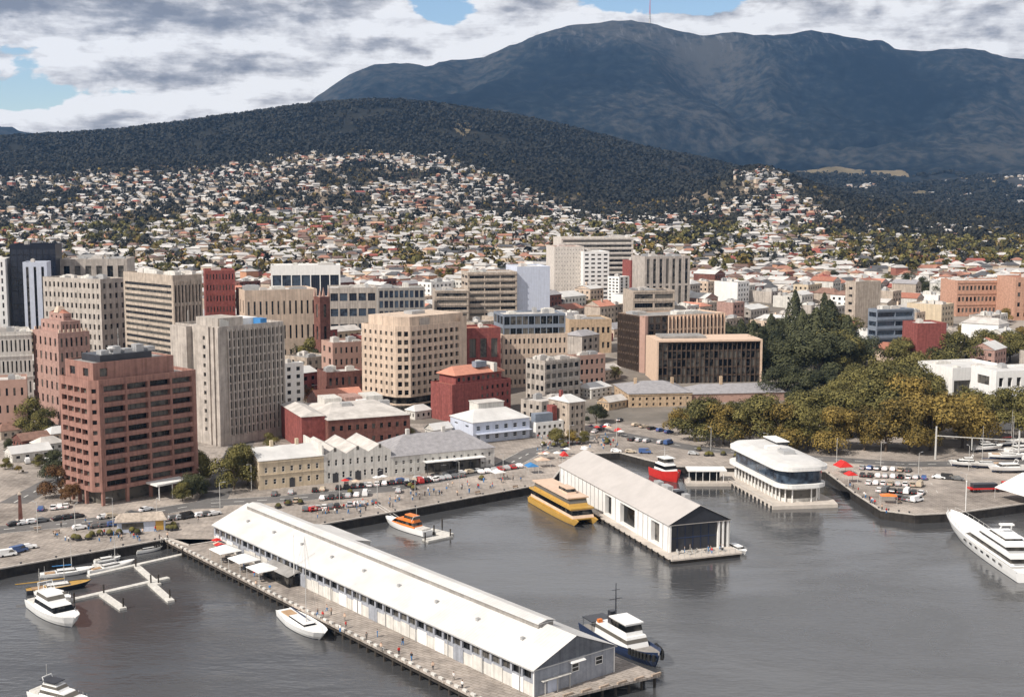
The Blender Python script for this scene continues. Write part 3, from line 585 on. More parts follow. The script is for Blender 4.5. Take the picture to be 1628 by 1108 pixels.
def grey_tower():
    D = 470; z0 = QZ
    N0, a, A, B = frame_from(350, D, 281, 452, 50, 30)
    root = thing('office_tower', 'tall pale grey concrete tower with closely spaced vertical fins behind the brown tower', 'office tower', (N0.x, N0.y, z0), a)
    H = PZ(350, 520, D).z-z0; wins = []; mb = MB()
    po = [(0, 0), (B, 0), (B, A), (0, A)]
    mb2 = MB(); xs = 3.6
    facade(mb, (0, 0), (xs, 0), 0, H, None, wins)
    facade(mb, (xs, 0), (B, 0), 0, H, FC(13, 12, 0.42, 0.78, 3.5, 1.8, 0.5, 0.2, GL, sill=.5, fins=(0.55, 0.5), name='slot_window'), wins)
    facade(mb, po[1], po[2], 0, H, None, wins); facade(mb, po[2], po[3], 0, H, None, wins)
    facade(mb, po[3], (0, A*0.42), 0, H, FC(1, 13, 0.05, 0.05, 3.5, 1.8, 0.05, A*.2), [])
    facade(mb, (0, A*0.42), (0, A*0.27), 0, H, FC(1, 11, 0.42, 0.42, 4, 3, 0.5, 0.2, GL), wins)
    facade(mb, (0, A*0.27), (0, 0), 0, H, None, wins)
    for k in range(3):                                      # blank ribs at the near corner
        y = A*0.25-k*A*.105; mb.box(-0.6, 0.0, y-1.1, y, 0.01, H-0.3, 0)
    mb.build('wall', M['grey'], root); add_windows(root, wins)
    flat_roof(root, po, H, M['roofl'], 1.1, mwall=M['grey'])
    part_box(root, 'plant_room', 'grey', B*.12, B*.5, A*.2, A*.7, H-1.1, H+2.6)
    part_box(root, 'plant_room', 'white', B*.55, B*.8, A*.3, A*.7, H-1.1, H+1.6)
    part_box(root, 'water_tank', 'blue', B*.72, B*.82, A*.12, A*.28, H-1.1, H+1.4)
    for k in range(4):
        s_ = MB(); x = 1.5+k*1.6; s_.prism([(x, 1.5+k), (x+2.2, 2.0+k), (x+2.3, 2.2+k), (x+.1, 1.7+k)], H-1.1, H+2.6-.4*k); s_.build('screen_panel', M['white2'], root)
    d = MB(); d.tube((2, A*.8, H-1), (2, A*.8, H+5), .12); d.build('aerial', M['pole'], root)
    # lower wing on the left with blank panels
    w = MB(); w.box(-2.5, 0.0, A*0.62, A*1.0, 0, H*0.985); w.build('stair_wing', M['grey'], root)
    FOOT.append((N0.x, N0.y+20, 26))
grey_tower()

def cream_tower():
    D = 545; N0, a, A, B = frame_from(640, D, 575, 742, 47, 30); z0 = TH(N0.x, D)
    root = thing('office_tower', 'cream concrete tower with chamfered corner and rows of rounded dark windows', 'office tower', (N0.x, N0.y, z0-.4), a)
    H = PZ(640, 520, D).z-z0+.4; c = 4.6; wins = []; mb = MB()
    po = [(c, 0), (B, 0), (B, A), (0, A), (0, c)]; q = B-4.2
    gb = 6.5
    facade(mb, po[0], (q, 0), gb, H, FC(9, 8, 0.62, 0.55, 0.3, 1.6, 0.9, 0.3, GLD), wins); facade(mb, (q, 0), po[1], gb, H+2.5, None, wins)
    facade(mb, po[1], po[2], gb, H, None, wins); facade(mb, po[2], po[3], gb, H, None, wins)
    facade(mb, po[3], po[4], gb, H, FC(6, 8, 0.40, 0.48, 0.3, 1.6, 0.5, 0.8, GL), wins)
    facade(mb, po[4], po[0], gb, H, FC(2, 8, 0.62, 0.60, 0.3, 1.6, 1.0, 0.4, GLD), wins)
    mb.face([(p[0], p[1], gb) for p in reversed(po)])
    mb.build('wall', M['cream'], root); add_windows(root, wins)
    flat_roof(root, po, H, M['roofl'], 0.9, mwall=M['cream'])
    g = MB(); g.prism([(c+1.5, 2), (B-1, 2), (B-1, A-1), (2, A-1), (2, c+1.5)], 0, gb-.01); g.build('ground_floor', GLD, root)
    g = MB(); g.prism([(c-.3, -.6), (B, -.6), (B, .5), (c+.3, .5), (.5, c+.3), (.5, A), (-.6, A), (-.6, c-.3)], 3.0, 3.6, 0, True); g.build('awning', M['cream'], root)
    p = MB(); p.prism([(c+1.5, 2), (B-.5, 2), (B-.5, A-2), (2.5, A-2), (2.5, c+1.5)], H-.9, H+3.8); p.build('plant_storey', M['cream'], root)
    part_box(root, 'plant_screen', 'grey', B*.3, B*.45, 1.6, 1.98, H-.88, H+3.0)
    part_box(root, 'roof_unit', 'plant', B*.4, B*.6, A*.4, A*.6, H+3.81, H+5.2)
    FOOT.append((N0.x, N0.y+25, 27))
cream_tower()

def red_brick():
    D = 522; N0, a, A, B = frame_from(719, D, 685, 812, 40, 10); z0 = QZ
    root = thing('brick_building', 'red brick building with orange mansard roof in front of the cream tower', 'building', (N0.x, N0.y, z0), a)
    H = PZ(719, 612, D).z-z0; wins = []; mb = MB()
    facade(mb, (0, 0), (B, 0), 0, H, FC(8, 4, .0001, .0001), []) if False else facade(mb, (0, 0), (B*.45, 0), 0, H, None, wins)
    facade(mb, (B*.45, 0), (B, 0), 0, H, FC(6, 4, .4, .45, 1, 1, .3, g=GLD), wins)
    facade(mb, (B, 0), (B, A), 0, H, None, wins); facade(mb, (B, A), (0, A), 0, H, None, wins); facade(mb, (0, A), (0, 0), 0, H, None, wins)
    mb.build('wall', M['brick'], root); add_windows(root, wins)
    flat_roof(root, [(0, 0), (B, 0), (B, A), (0, A)], H, M['roofr'], .6, mwall=M['brick'])
    u = MB(); u.box(B*.12, B*.9, 2.5, A-1, H-.6, H+3.4); us_ = u.build('upper_storey', M['brick'], root)
    for k in range(9):
        q = B*.14+k*B*.083; put('window', win_mesh(1.3, 1.6, GLD), us_, Matrix.Translation((q+1, 2.49, H+.6)))
    r = MB(); pitched(r, B*.10, B*.92, 2.0, A-.5, H+3.4, 3.2, 'x', 3.5, .5); r.build('mansard_roof', M['roofo'], root)
    r = MB(); r.box(B*.74, B*.80, 1.5, A-.6, H+3.3, H+7.2); r.build('parapet_wall', M['white2'], root)
    part_box(root, 'roof_lantern', 'bluegrey', B*.5, B*.68, 4, 7, H+5.6, H+8)
    FOOT.append((N0.x+5, N0.y+16, 22))
red_brick()

def terraces():
    A0, A1 = G(413, 779), G(785, 741); a = ang(A0, A1); Lt = (A1-A0).to_2d().length
    u = Vector((math.cos(a), math.sin(a)))
    def col2s(px):                                          # distance along the row for a picture column
        lo, hi = 0, Lt+10
        for _ in range(40):
            m_ = (lo+hi)/2; p = A0.to_2d()+u*m_
            if PR(p.x, p.y, 8)[0] > px: hi = m_
            else: lo = m_
        return lo
    def zat(px, py, s): p = A0.to_2d()+u*s; return PZ(px, py, p.y).z-QZ
    s0, s1, s2, s3 = 0.0, col2s(515), col2s(622), col2s(786)
    def at(s): p = A0.to_2d()+u*s; return (p.x, p.y, QZ)
    # cream two-storey warehouse
    r = thing('warehouse', 'cream two-storey stone warehouse with white roof at the left end of the waterfront row', 'warehouse', at(s0), a)
    B = s1-s0-.05; A = 21; H = zat(415, 733, 0); wins = []; mb = MB()
    facade(mb, (0, 0), (B, 0), 0, H, FC(7, 2, .36, .46, .4, 1.3, .3, .8, GL, 'sash'), wins); facade(mb, (B, 0), (B, A), 0, H, None, wins); facade(mb, (B, A), (0, A), 0, H, None, wins)
    facade(mb, (0, A), (0, 0), 0, H, FC(5, 2, .25, .4, .4, 1.3, .3, .8, GL, 'sash'), wins)
    mb.box(-.25, B, -.28, 0, H-.9, H-.5); mb.box(-.2, B, -.2, 0, H*.5-.1, H*.5+.15)
    mb.build('wall', M['yellow'], r); add_windows(r, wins)
    rf = MB(); pitched(rf, 0, B, 0, A, H, 2.6, 'x', 0, .3); rf.build('roof', [M['roofw'], M['yellow']], r)
    part_box(r, 'door', 'dpole', B*.5-.9, B*.5+.9, -.08, .0, 0, 3)
    part_box(r, 'parapet', 'white2', B-.5, B+.02, -.1, A, H, H+3.3)
    for x in (B*.3, B*.7): part_box(r, 'chimney', 'yellow', x, x+1, A*.5-.6, A*.5+.6, H+1.8, H+4.4)
    # white gabled terrace: three gables toward the street
    r = thing('warehouse', 'old white three-gabled terrace between the cream warehouse and the grey-roofed hotel', 'warehouse', at(s1), a)
    B = s2-s1-.05; A = 24; H = zat(520, 722, s1)-.5; wins = []; mb = MB(); n = 3; w = B/n
    facade(mb, (0, 0), (B, 0), 0, H, FC(9, 2, .36, .5, .3, .6, .3, .5, GL, 'sash'), wins)
    facade(mb, (B, 0), (B, A), 0, H, None, wins); facade(mb, (B, A), (0, A), 0, H, None, wins); facade(mb, (0, A), (0, 0), 0, H, None, wins)
    for k in range(n): mb.face([(k*w, 0, H), (k*w+w, 0, H), (k*w+w/2, 0, H+2.2)]); mb.face([(k*w+w, A, H), (k*w, A, H), (k*w+w/2, A, H+2.2)])
    mb.build('wall', M['white2'], r); add_windows(r, wins)
    for k in range(n):
        rf = MB(); pitched(rf, k*w+.05, k*w+w-.05, .5, A-.2, H+.02, 2.1, 'y', 0, .0); rf.build('roof', [M['roofl'], M['white2']], r)
        put('window', win_mesh(.9, 1.4, GLD), r, Matrix.Translation((k*w+w/2, -.02, H+.9)))
        part_box(r, 'door', 'dpole', k*w+w*.5-1, k*w+w*.5+1, -.07, -.0, 0, 3.1)
    # hotel with a hipped grey roof
    r = thing('hotel', 'long white two-storey waterfront hotel with a hipped grey roof and dark street awning', 'hotel', at(s2), a)
    B = s3-s2; A = 22; H = zat(640, 725, s2+3); wins = []; mb = MB()
    facade(mb, (0, 0), (B, 0), 0, H, FC(14, 2, .38, .5, .3, .8, .3, .5, GLD, 'sash'), wins)
    facade(mb, (B, 0), (B, A), 0, H, FC(6, 2, .34, .5, .3, .8, .3, .5, GLD, 'sash'), wins); facade(mb, (B, A), (0, A), 0, H, None, wins); facade(mb, (0, A), (0, 0), 0, H, None, wins)
    mb.build('wall', M['white2'], r); add_windows(r, wins)
    rf = MB(); pitched(rf, 0, B, 0, A, H+.02, 5.2, 'x', 9, .4); rf.build('roof', M['roofs'], r)
    aw = MB(); aw.prism([(B*.30, -3.2), (B*.88, -3.2), (B*.88, -.02), (B*.30, -.02)], 4.1, 4.35, 0, True); aw.build('awning', M['white'], r)
    for k in range(9):
        t_ = MB(); x = B*.31+k*B*.07; t_.tube((x, -3, 0), (x, -3, 4.1), .1); t_.build('awning_post', M['dpole'], r)
    part_box(r, 'shopfront', GLD, B*.32, B*.86, -.12, -.01, .1, 3.6)
    for x in (B*.25, B*.6): part_box(r, 'chimney', 'white2', x, x+1.2, A*.5-.6, A*.5+.6, H+4, H+7)
    for s in (0, .5, 1): p = A0.to_2d()+u*(Lt*s); FOOT.append((p.x-6, p.y+10, 30))
terraces()

def brick_warehouse():
    D = 462; N0, a, A, B = frame_from(522, D, 450, 652, 24, 8); z0 = QZ; A = min(A, 42)
    root = thing('brick_warehouse', 'low dark brick warehouse with a broad pale roof behind the waterfront row', 'warehouse', (N0.x, N0.y, z0), a)
    H = PZ(522, 668, D).z-z0; mb = MB(); wins = []
    facade(mb, (0, 0), (B, 0), 0, H, FC(10, 2, .4, .4, 1, 1, .3, g=GLD), wins); facade(mb, (B, 0), (B, A), 0, H, None, wins); facade(mb, (B, A), (0, A), 0, H, None, wins); facade(mb, (0, A), (0, 0), 0, H, None, wins)
    mb.build('wall', M['brick2'], root); add_windows(root, wins)
    rf = MB(); pitched(rf, 0, B, 0, A, H+.02, 3.2, 'x', 8, .3); rf.build('roof', M['roofl'], root)
    e = MB(); e.box(-9, -.02, 4, A-6, 0, H+1.2); e.build('side_extension', M['brick'], root); e = MB(); pitched(e, -9, -.05, 4, A-6, H+1.22, 1.6, 'y', 2, .3); e.build('side_roof', M['roofl'], root)
    for k in range(3): e = MB(); x = B*(.16+.26*k); e.box(x, x+7, A*.55, A*.8, H+1.0, H+4.4); e.build('roof_shed', M[('white2', 'pinkb', 'white2')[k]], root)
    for k, (x, y) in enumerate(((B*.3, A*.35), (B*.55, A*.5), (B*.8, A*.4), (B*.7, A*.75))): part_box(root, 'skylight', 'white' if k % 2 else 'plant', x, x+4, y, y+3, H+1.2, H+3.6-.2*k)
    root2 = thing('warehouse', 'small shed with a bright orange roof behind the broad brick warehouse', 'warehouse', (PZ(508, 640, 508).x, 508, z0), R(30))
    mb = MB(); mb.box(0, 20, 0, 14, 0, 11.5); mb.build('wall', M['pinkb'], root2)
    rf = MB(); pitched(rf, 0, 20, 0, 14, 11.52, 3.6, 'x', 0, .4); rf.build('roof', [M['roofo'], M['pinkb']], root2)
    FOOT.append((N0.x, N0.y+25, 34)); FOOT.append((root2.location.x+5, 524, 14))
brick_warehouse()

def pub():
    p0, p1 = G(722, 697), G(838, 684, QZ); D = 476
    N0, a, A, B = frame_from(752, D, 716, 842, 30, 6)
    root = thing('corner_pub', 'pale blue and white two-storey pub with white roof facing the forecourt', 'pub', (N0.x, N0.y, QZ), a)
    H = PZ(752, 672, D).z-QZ; mb = MB(); wins = []
    facade(mb, (0, 0), (B, 0), 0, H, FC(6, 2, .42, .5, .3, .7, .3, g=GLB, kind='sash'), wins); facade(mb, (B, 0), (B, A), 0, H, None, wins); facade(mb, (B, A), (0, A), 0, H, None, wins); facade(mb, (0, A), (0, 0), 0, H, FC(2, 1, .3, .3, 5, 1, .3, g=GLD), wins)
    mb.build('wall', M['bluew'], root); add_windows(root, wins)
    rf = MB(); pitched(rf, 0, B, 0, A, H+.02, 3.4, 'x', 6, .4); rf.build('roof', M['roofw'], root)
    p = MB(); p.box(B*.3, B*.75, A*.5, A*.9, H+.5, H+5.4); p.build('roof_extension', M['white2'], root)
    part_box(root, 'roof_extension', 'roofl', B*.29, B*.76, A*.48, A*.92, H+5.41, H+5.7)
    aw = MB(); aw.prism([(1, -2.4), (B, -2.4), (B, -.02), (1, -.02)], 3.6, 3.8, 0, True); aw.build('awning', M['bluew'], root)
    FOOT.append((N0.x+6, N0.y+12, 22))
    N0, a, A, B = frame_from(905, 492, 872, 930, 35, 6)
    root = thing('townhouse', 'narrow four-storey stone townhouse beside a dark cypress, left of the parliament building', 'house', (N0.x, N0.y, QZ), a)
    H = PZ(905, 640, 492).z-QZ; mb = MB(); wins = []
    facade(mb, (0, 0), (B, 0), 0, H, FC(3, 4, .4, .5, .3, .8, .3, g=GLD), wins); facade(mb, (B, 0), (B, A), 0, H, None, wins); facade(mb, (B, A), (0, A), 0, H, None, wins); facade(mb, (0, A), (0, 0), 0, H, FC(2, 4, .25, .35, .3, .8, .3, g=GL), wins)
    mb.build('wall', M['warm'], root); add_windows(root, wins); rf = MB(); pitched(rf, 0, B, 0, A, H+.02, 2.2, 'x', 2.5, .4); rf.build('roof', M['roofw'], root)
    part_box(root, 'chimney', 'brick', 1, 2.2, A*.5, A*.5+1.4, H+.2, H+4)
    FOOT.append((N0.x+2, N0.y+6, 12))
    N0, a, A, B = frame_from(852, 488, 838, 896, 30, 4)
    root = thing('shop_building', 'white two-storey shop with flat roof between the pale blue pub and the narrow townhouse', 'shop', (N0.x, N0.y, QZ), a)
    H = PZ(852, 672, 488).z-QZ; mb = MB(); wins = []
    facade(mb, (0, 0), (B, 0), 0, H, FC(5, 2, .5, .5, .3, .8, .3, g=GLD), wins); facade(mb, (B, 0), (B, A), 0, H, None, wins); facade(mb, (B, A), (0, A), 0, H, None, wins); facade(mb, (0, A), (0, 0), 0, H, None, wins)
    mb.build('wall', M['white'], root); add_windows(root, wins); flat_roof(root, [(0, 0), (B, 0), (B, A), (0, A)], H, M['roofg'], .5, mwall=M['white'])
    part_box(root, 'upper_storey', 'bluegrey', 1, B*.7, 2, A*.8, H-.5, H+3); part_box(root, 'roof_unit', 'brick', B*.7+.3, B*.9, 3, 7, H-.5, H+5.5)
    FOOT.append((N0.x+4, N0.y+8, 13))
pub()

def parliament():
    D = 556; N0, a, A, B = frame_from(1000, D, 984, 1100, 8, 10); z0 = TH(N0.x, D)-.5; A = 30
    root = thing('parliament_building', 'two-storey sandstone government building with grey hipped roofs at the edge of the park', 'building', (N0.x, N0.y, z0), a)
    H = PZ(1000, 626, D).z-z0; mb = MB(); wins = []
    facade(mb, (0, 0), (B, 0), 0, H, FC(9, 2, .32, .5, .5, 1.2, .4, g=GLD), wins); facade(mb, (B, 0), (B, A), 0, H, None, wins); facade(mb, (B, A), (0, A), 0, H, None, wins); facade(mb, (0, A), (0, 0), 0, H, FC(4, 2, .3, .5, .5, 1.2, .4, g=GLD), wins)
    mb.box(-.3, B+.3, -.3, 0, H-.8, H-.3)
    mb.build('wall', M['sand'], root); add_windows(root, wins)
    rf = MB(); pitched(rf, 0, B, 0, A, H+.02, 3.6, 'x', 10, .5); rf.build('roof', M['roofs'], root)
    w = MB(); wins = []; facade(w, (B+.05, 6), (B*2.9, 6), 0, H*.75, FC(12, 1, .3, .3, 3.5, 1, .3, g=GLD), wins); w.face([(B*2.9, 6, 0), (B*2.9, 24, 0), (B*2.9, 24, H*.75), (B*2.9, 6, H*.75)]); w.face([(B*2.9, 24, 0), (B+.05, 24, 0), (B+.05, 24, H*.75), (B*2.9, 24, H*.75)])
    w.build('side_wing', M['pinkc'], root); add_windows(root, wins)
    rf = MB(); pitched(rf, B+.6, B*2.9, 6, 24, H*.75+.02, 3.2, 'x', 8, .4); rf.build('roof', M['roofs'], root)
    for x in (B*.2, B*.8, B*1.6): part_box(root, 'chimney', 'sand', x, x+1.2, 14, 15.5, H-.5, H+5)
    for x in (0, B, B*2, B*2.6): FOOT.append((N0.x+x, N0.y+12, 22))
parliament()

def court():
    D = 611; x0, x1 = PZ(1043, 600, D).x, PZ(1211, 600, D+6).x; B = x1-x0; a = math.atan2(6, B); z0 = TH(x0, D)-.5
    root = thing('court_building', 'wide dark glass court block in a pale rectangular frame behind the sandstone building', 'building', (x0, D, z0), a)
    H = PZ(1043, 541, D).z-z0; A = 24; t_ = .9
    f = MB(); f.box(0, t_, -1.2, A, 0, H-t_); f.box(B-t_, B, -1.2, A, 0, H-t_); f.box(0, B, -1.2, A, H-t_+.002, H, 0, True); f.build('frame', M['tan'], root)
    mb = MB(); wins = []; facade(mb, (t_, 0), (B-t_, 0), 0, H-t_-.01, FC(22, 5, .78, .82, .4, .4, .25, 0.05, GLD, fins=(0.5, 0.22)), wins)
    mb.build('wall', M['bronze'], root); add_windows(root, wins, 90)
    r = MB(); r.box(4, B*.5, 6, A-4, H+.01, H+1.2); r.build('roof_unit', M['roofg'], root)
    # taller block behind with the bright fins
    D = 640; N0, a, A, B = frame_from(1022, D, 983, 1152, 26, 30); z0 = TH(N0.x, D)-.5
    root = thing('court_tower', 'brown office block with pale fins and pink corner column behind the dark framed block', 'office block', (N0.x, N0.y, z0), a)
    H = PZ(1022, 503, D).z-z0; mb = MB(); wins = []
    facade(mb, (3.2, 0), (B*.30, 0), 0, H, FC(3, 8, .7, .8, 1, .4, .4, .1, GLD), wins)
    mb.build('wall', M['bronze'], root); mb = MB()
    facade(mb, (B*.30, 0), (B, 0), 0, H, FC(15, 4, .42, .86, 1, .5, .5, .1, GL, fins=(.7, .35)), wins); mb.face([(B, 0, 0), (B, A, 0), (B, A, H), (B, 0, H)]); mb.face([(B, A, 0), (0, A, 0), (0, A, H), (B, A, H)])
    mb.build('wall', M['tan'], root); mb = MB(); facade(mb, (0, A), (0, 3.2), 0, H, FC(9, 7, .6, .75, 1, .4, .5, .1, GLD, fins=(.5, .3)), wins); mb.build('wall', M['bronze'], root)
    c = MB(); c.prism([(3.18, .0), (3.18, 3.2), (0, 3.18), (0, 1.6), (1.0, -.6), (2.4, -.6)], 0, H+.01); c.build('corner_column', M['pinkc'], root)
    add_windows(root, wins, 90); flat_roof(root, [(0, 0), (B, 0), (B, A), (0, A)], H, M['roofg'], .7, mwall=M['tan']); roof_bits(root, B, A, H-.7, 6, 3)
    FOOT.extend([(x0-12, 600, 20), (x0+5, 590, 14), (x0+30, 590, 22), (N0.x, N0.y+12, 26), (N0.x+35, N0.y+28, 24), (x0+12, 625, 18), (x0+40, 628, 18)])
court()

# mid-distance blocks: (picture column of near corner, distance, left column, right column, row of the roof edge)
def blk(*a, bits=6, seed=1, **k):
    r, B, A, z = block(*a, **k)
    if bits: roof_bits(r, B, A, z, bits, seed)
    return r, B, A, z
blk('office_block', 'glass-topped mid-rise with cream lower floors right of the cream tower', 'office block', 800, 600, 792, 902, 532, 14, left=FC(3, 5, .4, .5, 1, 1, g=GL), right=FC(14, 5, .45, .5, 1, 1, .3, g=GL), wall='cream', roof='roofl', bits=0, depth=26)
r, B, A, z = block('office_block', 'dark glass upper storeys set back on top of the cream mid-rise beside the cream tower', 'office block', 800, 604, 798, 899, 500, 14, z=PZ(800, 534, 604).z-1.2, left=FC(3, 2, .85, .7, .4, .3, g=GLD), right=FC(10, 2, .88, .7, .4, .3, .2, g=GLD), wall='bluegrey', roof='roofl', depth=20)
roof_bits(r, B, A, z, 4, 5)
blk('office_block', 'squat four-storey grey office with a stepped top in front of the cream mid-rise', 'office block', 866, 560, 836, 922, 574, 38, left=FC(4, 4, .6, .5, 1, .8, g=GLD), right=FC(6, 4, .7, .5, 3, .8, g=GLD, bands=(.3, .5)), wall='grey', roof='roofl', seed=4)
blk('office_block', 'old sandstone and brick office behind the squat grey office', 'office block', 912, 600, 900, 962, 566, 30, right=FC(6, 3, .5, .5, 1, 1, g=GLD), left=FC(2, 3, .5, .5, 1, 1), wall='pinkc', roof='roofw', seed=6)
blk('office_block', 'beige office slab with long horizontal window bands beside the blank white tower', 'office block', 744, 790, 738, 822, 433, 12, left=FC(2, 8, .8, .4, 1, 1), right=FC(3, 9, .94, .42, 1, 1.2, .4, .8, GLD, bands=(.4, .8)), wall='warm', roof='roofl', seed=7, depth=24)
blk('office_block', 'lower striped beige office wing between the glass offices and the beige slab', 'office block', 692, 780, 690, 745, 462, 8, right=FC(1, 6, .94, .45, 1, .6, .4, .4, GLD, bands=(.3, .6)), wall='warm', roof='roofl', depth=22)
blk('office_tower', 'smooth blank white tower block beside the beige striped slab', 'office tower', 822, 800, 760, 874, 424, 14, wall='bluew', roof='roofw', depth=30, bits=2)
blk('hospital_block', 'tall cream ward block with a blank speckled end wall in the town centre', 'hospital', 881, 930, 878, 928, 392, 10, right=FC(10, 14, .2, .25, 1, 1, .15, g=GL), wall='hosp', roof='roofr', depth=30, bits=2)
blk('hospital_block', 'white hospital tower with rows of wide dark windows', 'hospital', 927, 926, 920, 968, 400, 12, right=FC(4, 12, .62, .42, 1, 1, .5, .3, GLD), left=FC(1, 12, .5, .4, 1, 1), wall='white', roof='roofl', depth=26, bits=2)
blk('hospital_block', 'wide pale hospital slab with plant screens, highest roof in the town centre', 'hospital', 892, 965, 886, 1006, 378, 10, right=FC(1, 12, .96, .45, 1, 1, .4, .3, GLD, bands=(.3, .7)), wall='hosp', roof='roofl', depth=30, bits=7, seed=9)
blk('apartment_tower', 'slim white tower with dark balconies at the right foot of the hospital', 'apartment block', 984, 880, 966, 1000, 440, 45, left=FC(3, 11, .6, .5, 1, 1, g=GLD), right=FC(2, 11, .45, .8, 1, .6, g=GLD), wall='white', roof='roofd', bits=1)
blk('brick_tower', 'narrow bright red tower right of the hospital', 'office block', 1002, 905, 996, 1022, 414, 20, right=FC(1, 8, .3, .3, 1, 1), wall='brick', roof='roofr', depth=14, bits=1)
blk('office_tower', 'grey tower with tall vertical dark glass strips right of the red tower', 'office tower', 1024, 880, 1018, 1096, 408, 14, right=FC(7, 2, .45, .92, 1, 1, .5, .3, GLD), wall='grey', roof='roofg', depth=26, bits=4, seed=12)
blk('office_block', 'low black-banded office at the foot of the grey glass-striped tower', 'office block', 1006, 800, 1000, 1072, 462, 12, right=FC(2, 4, .9, .5, 1, 1, .4, .4, GLD, bands=(.3, .6)), wall='warm', roof='roofd', depth=22)
blk('shop_building', 'long brick-fronted store with an ochre lower wall behind the cream mid-rise', 'shop', 905, 700, 902, 972, 508, 10, right=FC(8, 2, .5, .4, 1, 2, g=GLD), wall='sand', roof='roofg', depth=24)
# left group
blk('office_tower', 'black glass tower at the far left of the town', 'office tower', 22, 750, 14, 94, 389, 12, left=FC(2, 14, .9, .86, 1, .4, .2, .2, GLN), right=FC(7, 15, .9, .88, 1, 2.5, .2, .2, GLN), wall='navyp', roof='roofd', depth=28, bits=1)
blk('office_tower', 'smaller white and dark striped tower standing against the black glass tower', 'office tower', 42, 715, 38, 80, 417, 12, right=FC(3, 1, .35, .93, 1, 1, .4, .3, GLD), wall='bluew', roof='roofl', depth=16, bits=1)
blk('apartment_tower', 'white tower cut by the left edge of the photo', 'apartment block', -26, 740, -40, 14, 412, 14, right=FC(4, 10, .3, .6, 1, 1, g=GL), wall='white', roof='roofl', depth=22, bits=1)
blk('office_block', 'pale grey office with large black square openings behind the square-windowed block', 'office block', 100, 770, 96, 206, 412, 8, right=FC(6, 2, .55, .62, 14, 1.2, .8, .6, GLD), wall='grey', roof='roofl', depth=30, bits=5, seed=15)
blk('office_block', 'grey-white office block with a grid of small square black windows', 'office block', 165, 636, 74, 205, 444, 60, left=FC(13, 9, .42, .5, 1, 1, .5, .6, GLD), right=FC(4, 9, .42, .5, 1, 1, .5, .6, GLD), wall='grey', roof='roofl', bits=6, seed=16)
blk('office_block', 'broad beige office with fine horizontal louvres and dark columned right face', 'office block', 280, 590, 202, 326, 438, 44, left=FC(1, 16, .97, .5, 6, 4, .35, .8, GL), right=FC(8, 5, .42, .84, 3, 4, .7, .4, GLD, fins=(.4, .4)), wall='warm', roof='roofl', bits=9, seed=17)
blk('brick_tower', 'dark red brick tower behind the pale ribbed tower', 'office block', 330, 650, 324, 377, 430, 16, right=FC(9, 9, .35, .5, 1, .6, .3, .3, GLD), left=FC(2, 9, .3, .5, 1, .6), wall='brick', roof='roofr', depth=20, bits=2)
blk('bank_building', 'cream classical bank building behind the tall pale grey tower', 'building', 392, 640, 375, 506, 462, 22, left=FC(3, 3, .3, .5, 1, 2), right=FC(12, 3, .35, .55, 2, 3, .4, g=GL), wall='cream', roof='roofl', depth=26, bits=4, seed=19)
blk('office_block', 'long low white office with blue-grey glazing on the near edge of the suburbs', 'office block', 432, 880, 428, 542, 422, 8, right=FC(7, 1, .9, .55, 6, 1, .5, .8, GLB), wall='white', roof='roofw', depth=24, bits=4, seed=20)
blk('office_block', 'grey office with two dark glazed bays left of the squared grey office', 'office block', 524, 760, 518, 600, 458, 10, right=FC(5, 3, .8, .5, 2, 1, .4, .4, GLB), wall='grey', roof='roofl', depth=26, bits=4, seed=21)
blk('office_block', 'squared grey glass office with a row of small square roof openings', 'office block', 602, 750, 596, 676, 458, 10, right=FC(9, 5, .72, .7, 1, .8, .3, .3, GLB), wall='grey2', roof='roofl', depth=24, bits=4, seed=22)
blk('office_block', 'white block with round dark windows beside the tall pale grey tower', 'office block', 452, 545, 446, 484, 578, 35, right=FC(2, 5, .4, .5, 4, 1, .3, g=GLD), left=FC(1, 5, .4, .5, 4, 1, .3, g=GLD), wall='white', roof='roofw', bits=1)
blk('old_building', 'soot-stained brown stone terrace left of the cream tower', 'building', 530, 590, 512, 582, 545, 28, right=FC(6, 4, .4, .5, 1, 1, g=GLD), left=FC(2, 4, .4, .5, 1, 1, g=GLD), wall='pinkc', roof='roofl', bits=3, seed=24)
blk('brick_building', 'dark brick terrace with a white parapet, low down left of the cream tower', 'building', 520, 560, 505, 582, 592, 26, right=FC(6, 2, .4, .5, 1, 1, g=GLD), wall='brick2', roof='roofl', bits=3, seed=25)
blk('brick_building', 'pink brick building with a dark glazed front peeping over the orange mansard roof', 'building', 742, 580, 738, 796, 522, 16, right=FC(3, 2, .6, .6, 1, 2, .6, g=GLD), wall='brick', roof='roofr', depth=16, bits=2, seed=26)
blk('office_block', 'beige concrete stair block above the treetops of the park', 'office block', 1352, 770, 1338, 1398, 446, 25, left=FC(1, 6, .4, .35, 4, 2, .4, g=GLD), right=FC(5, 4, .0012, .0012, 1, 1, .01), wall='warm', roof='roofl', bits=2) if False else blk('office_block', 'beige concrete stair block above the treetops of the park', 'office block', 1358, 770, 1342, 1398, 448, 25, left=FC(1, 6, .4, .35, 4, 2, .4, g=GLD), wall='warm', roof='roofl', bits=2)
blk('office_block', 'stepped blue-grey glass office rising out of the park trees', 'office block', 1392, 690, 1378, 1450, 492, 18, left=FC(1, 5, .9, .5, 1, .6, g=GLB), right=FC(2, 5, .95, .5, 1, .6, .5, .3, GLB, bands=(.5, .6)), wall='bluegrey', roof='roofl', bits=3, seed=27)
blk('brick_building', 'plain red painted wall of a building among the park trees', 'building', 1456, 640, 1452, 1502, 514, 10, wall='brick', roof='roofw', depth=16, bits=1)
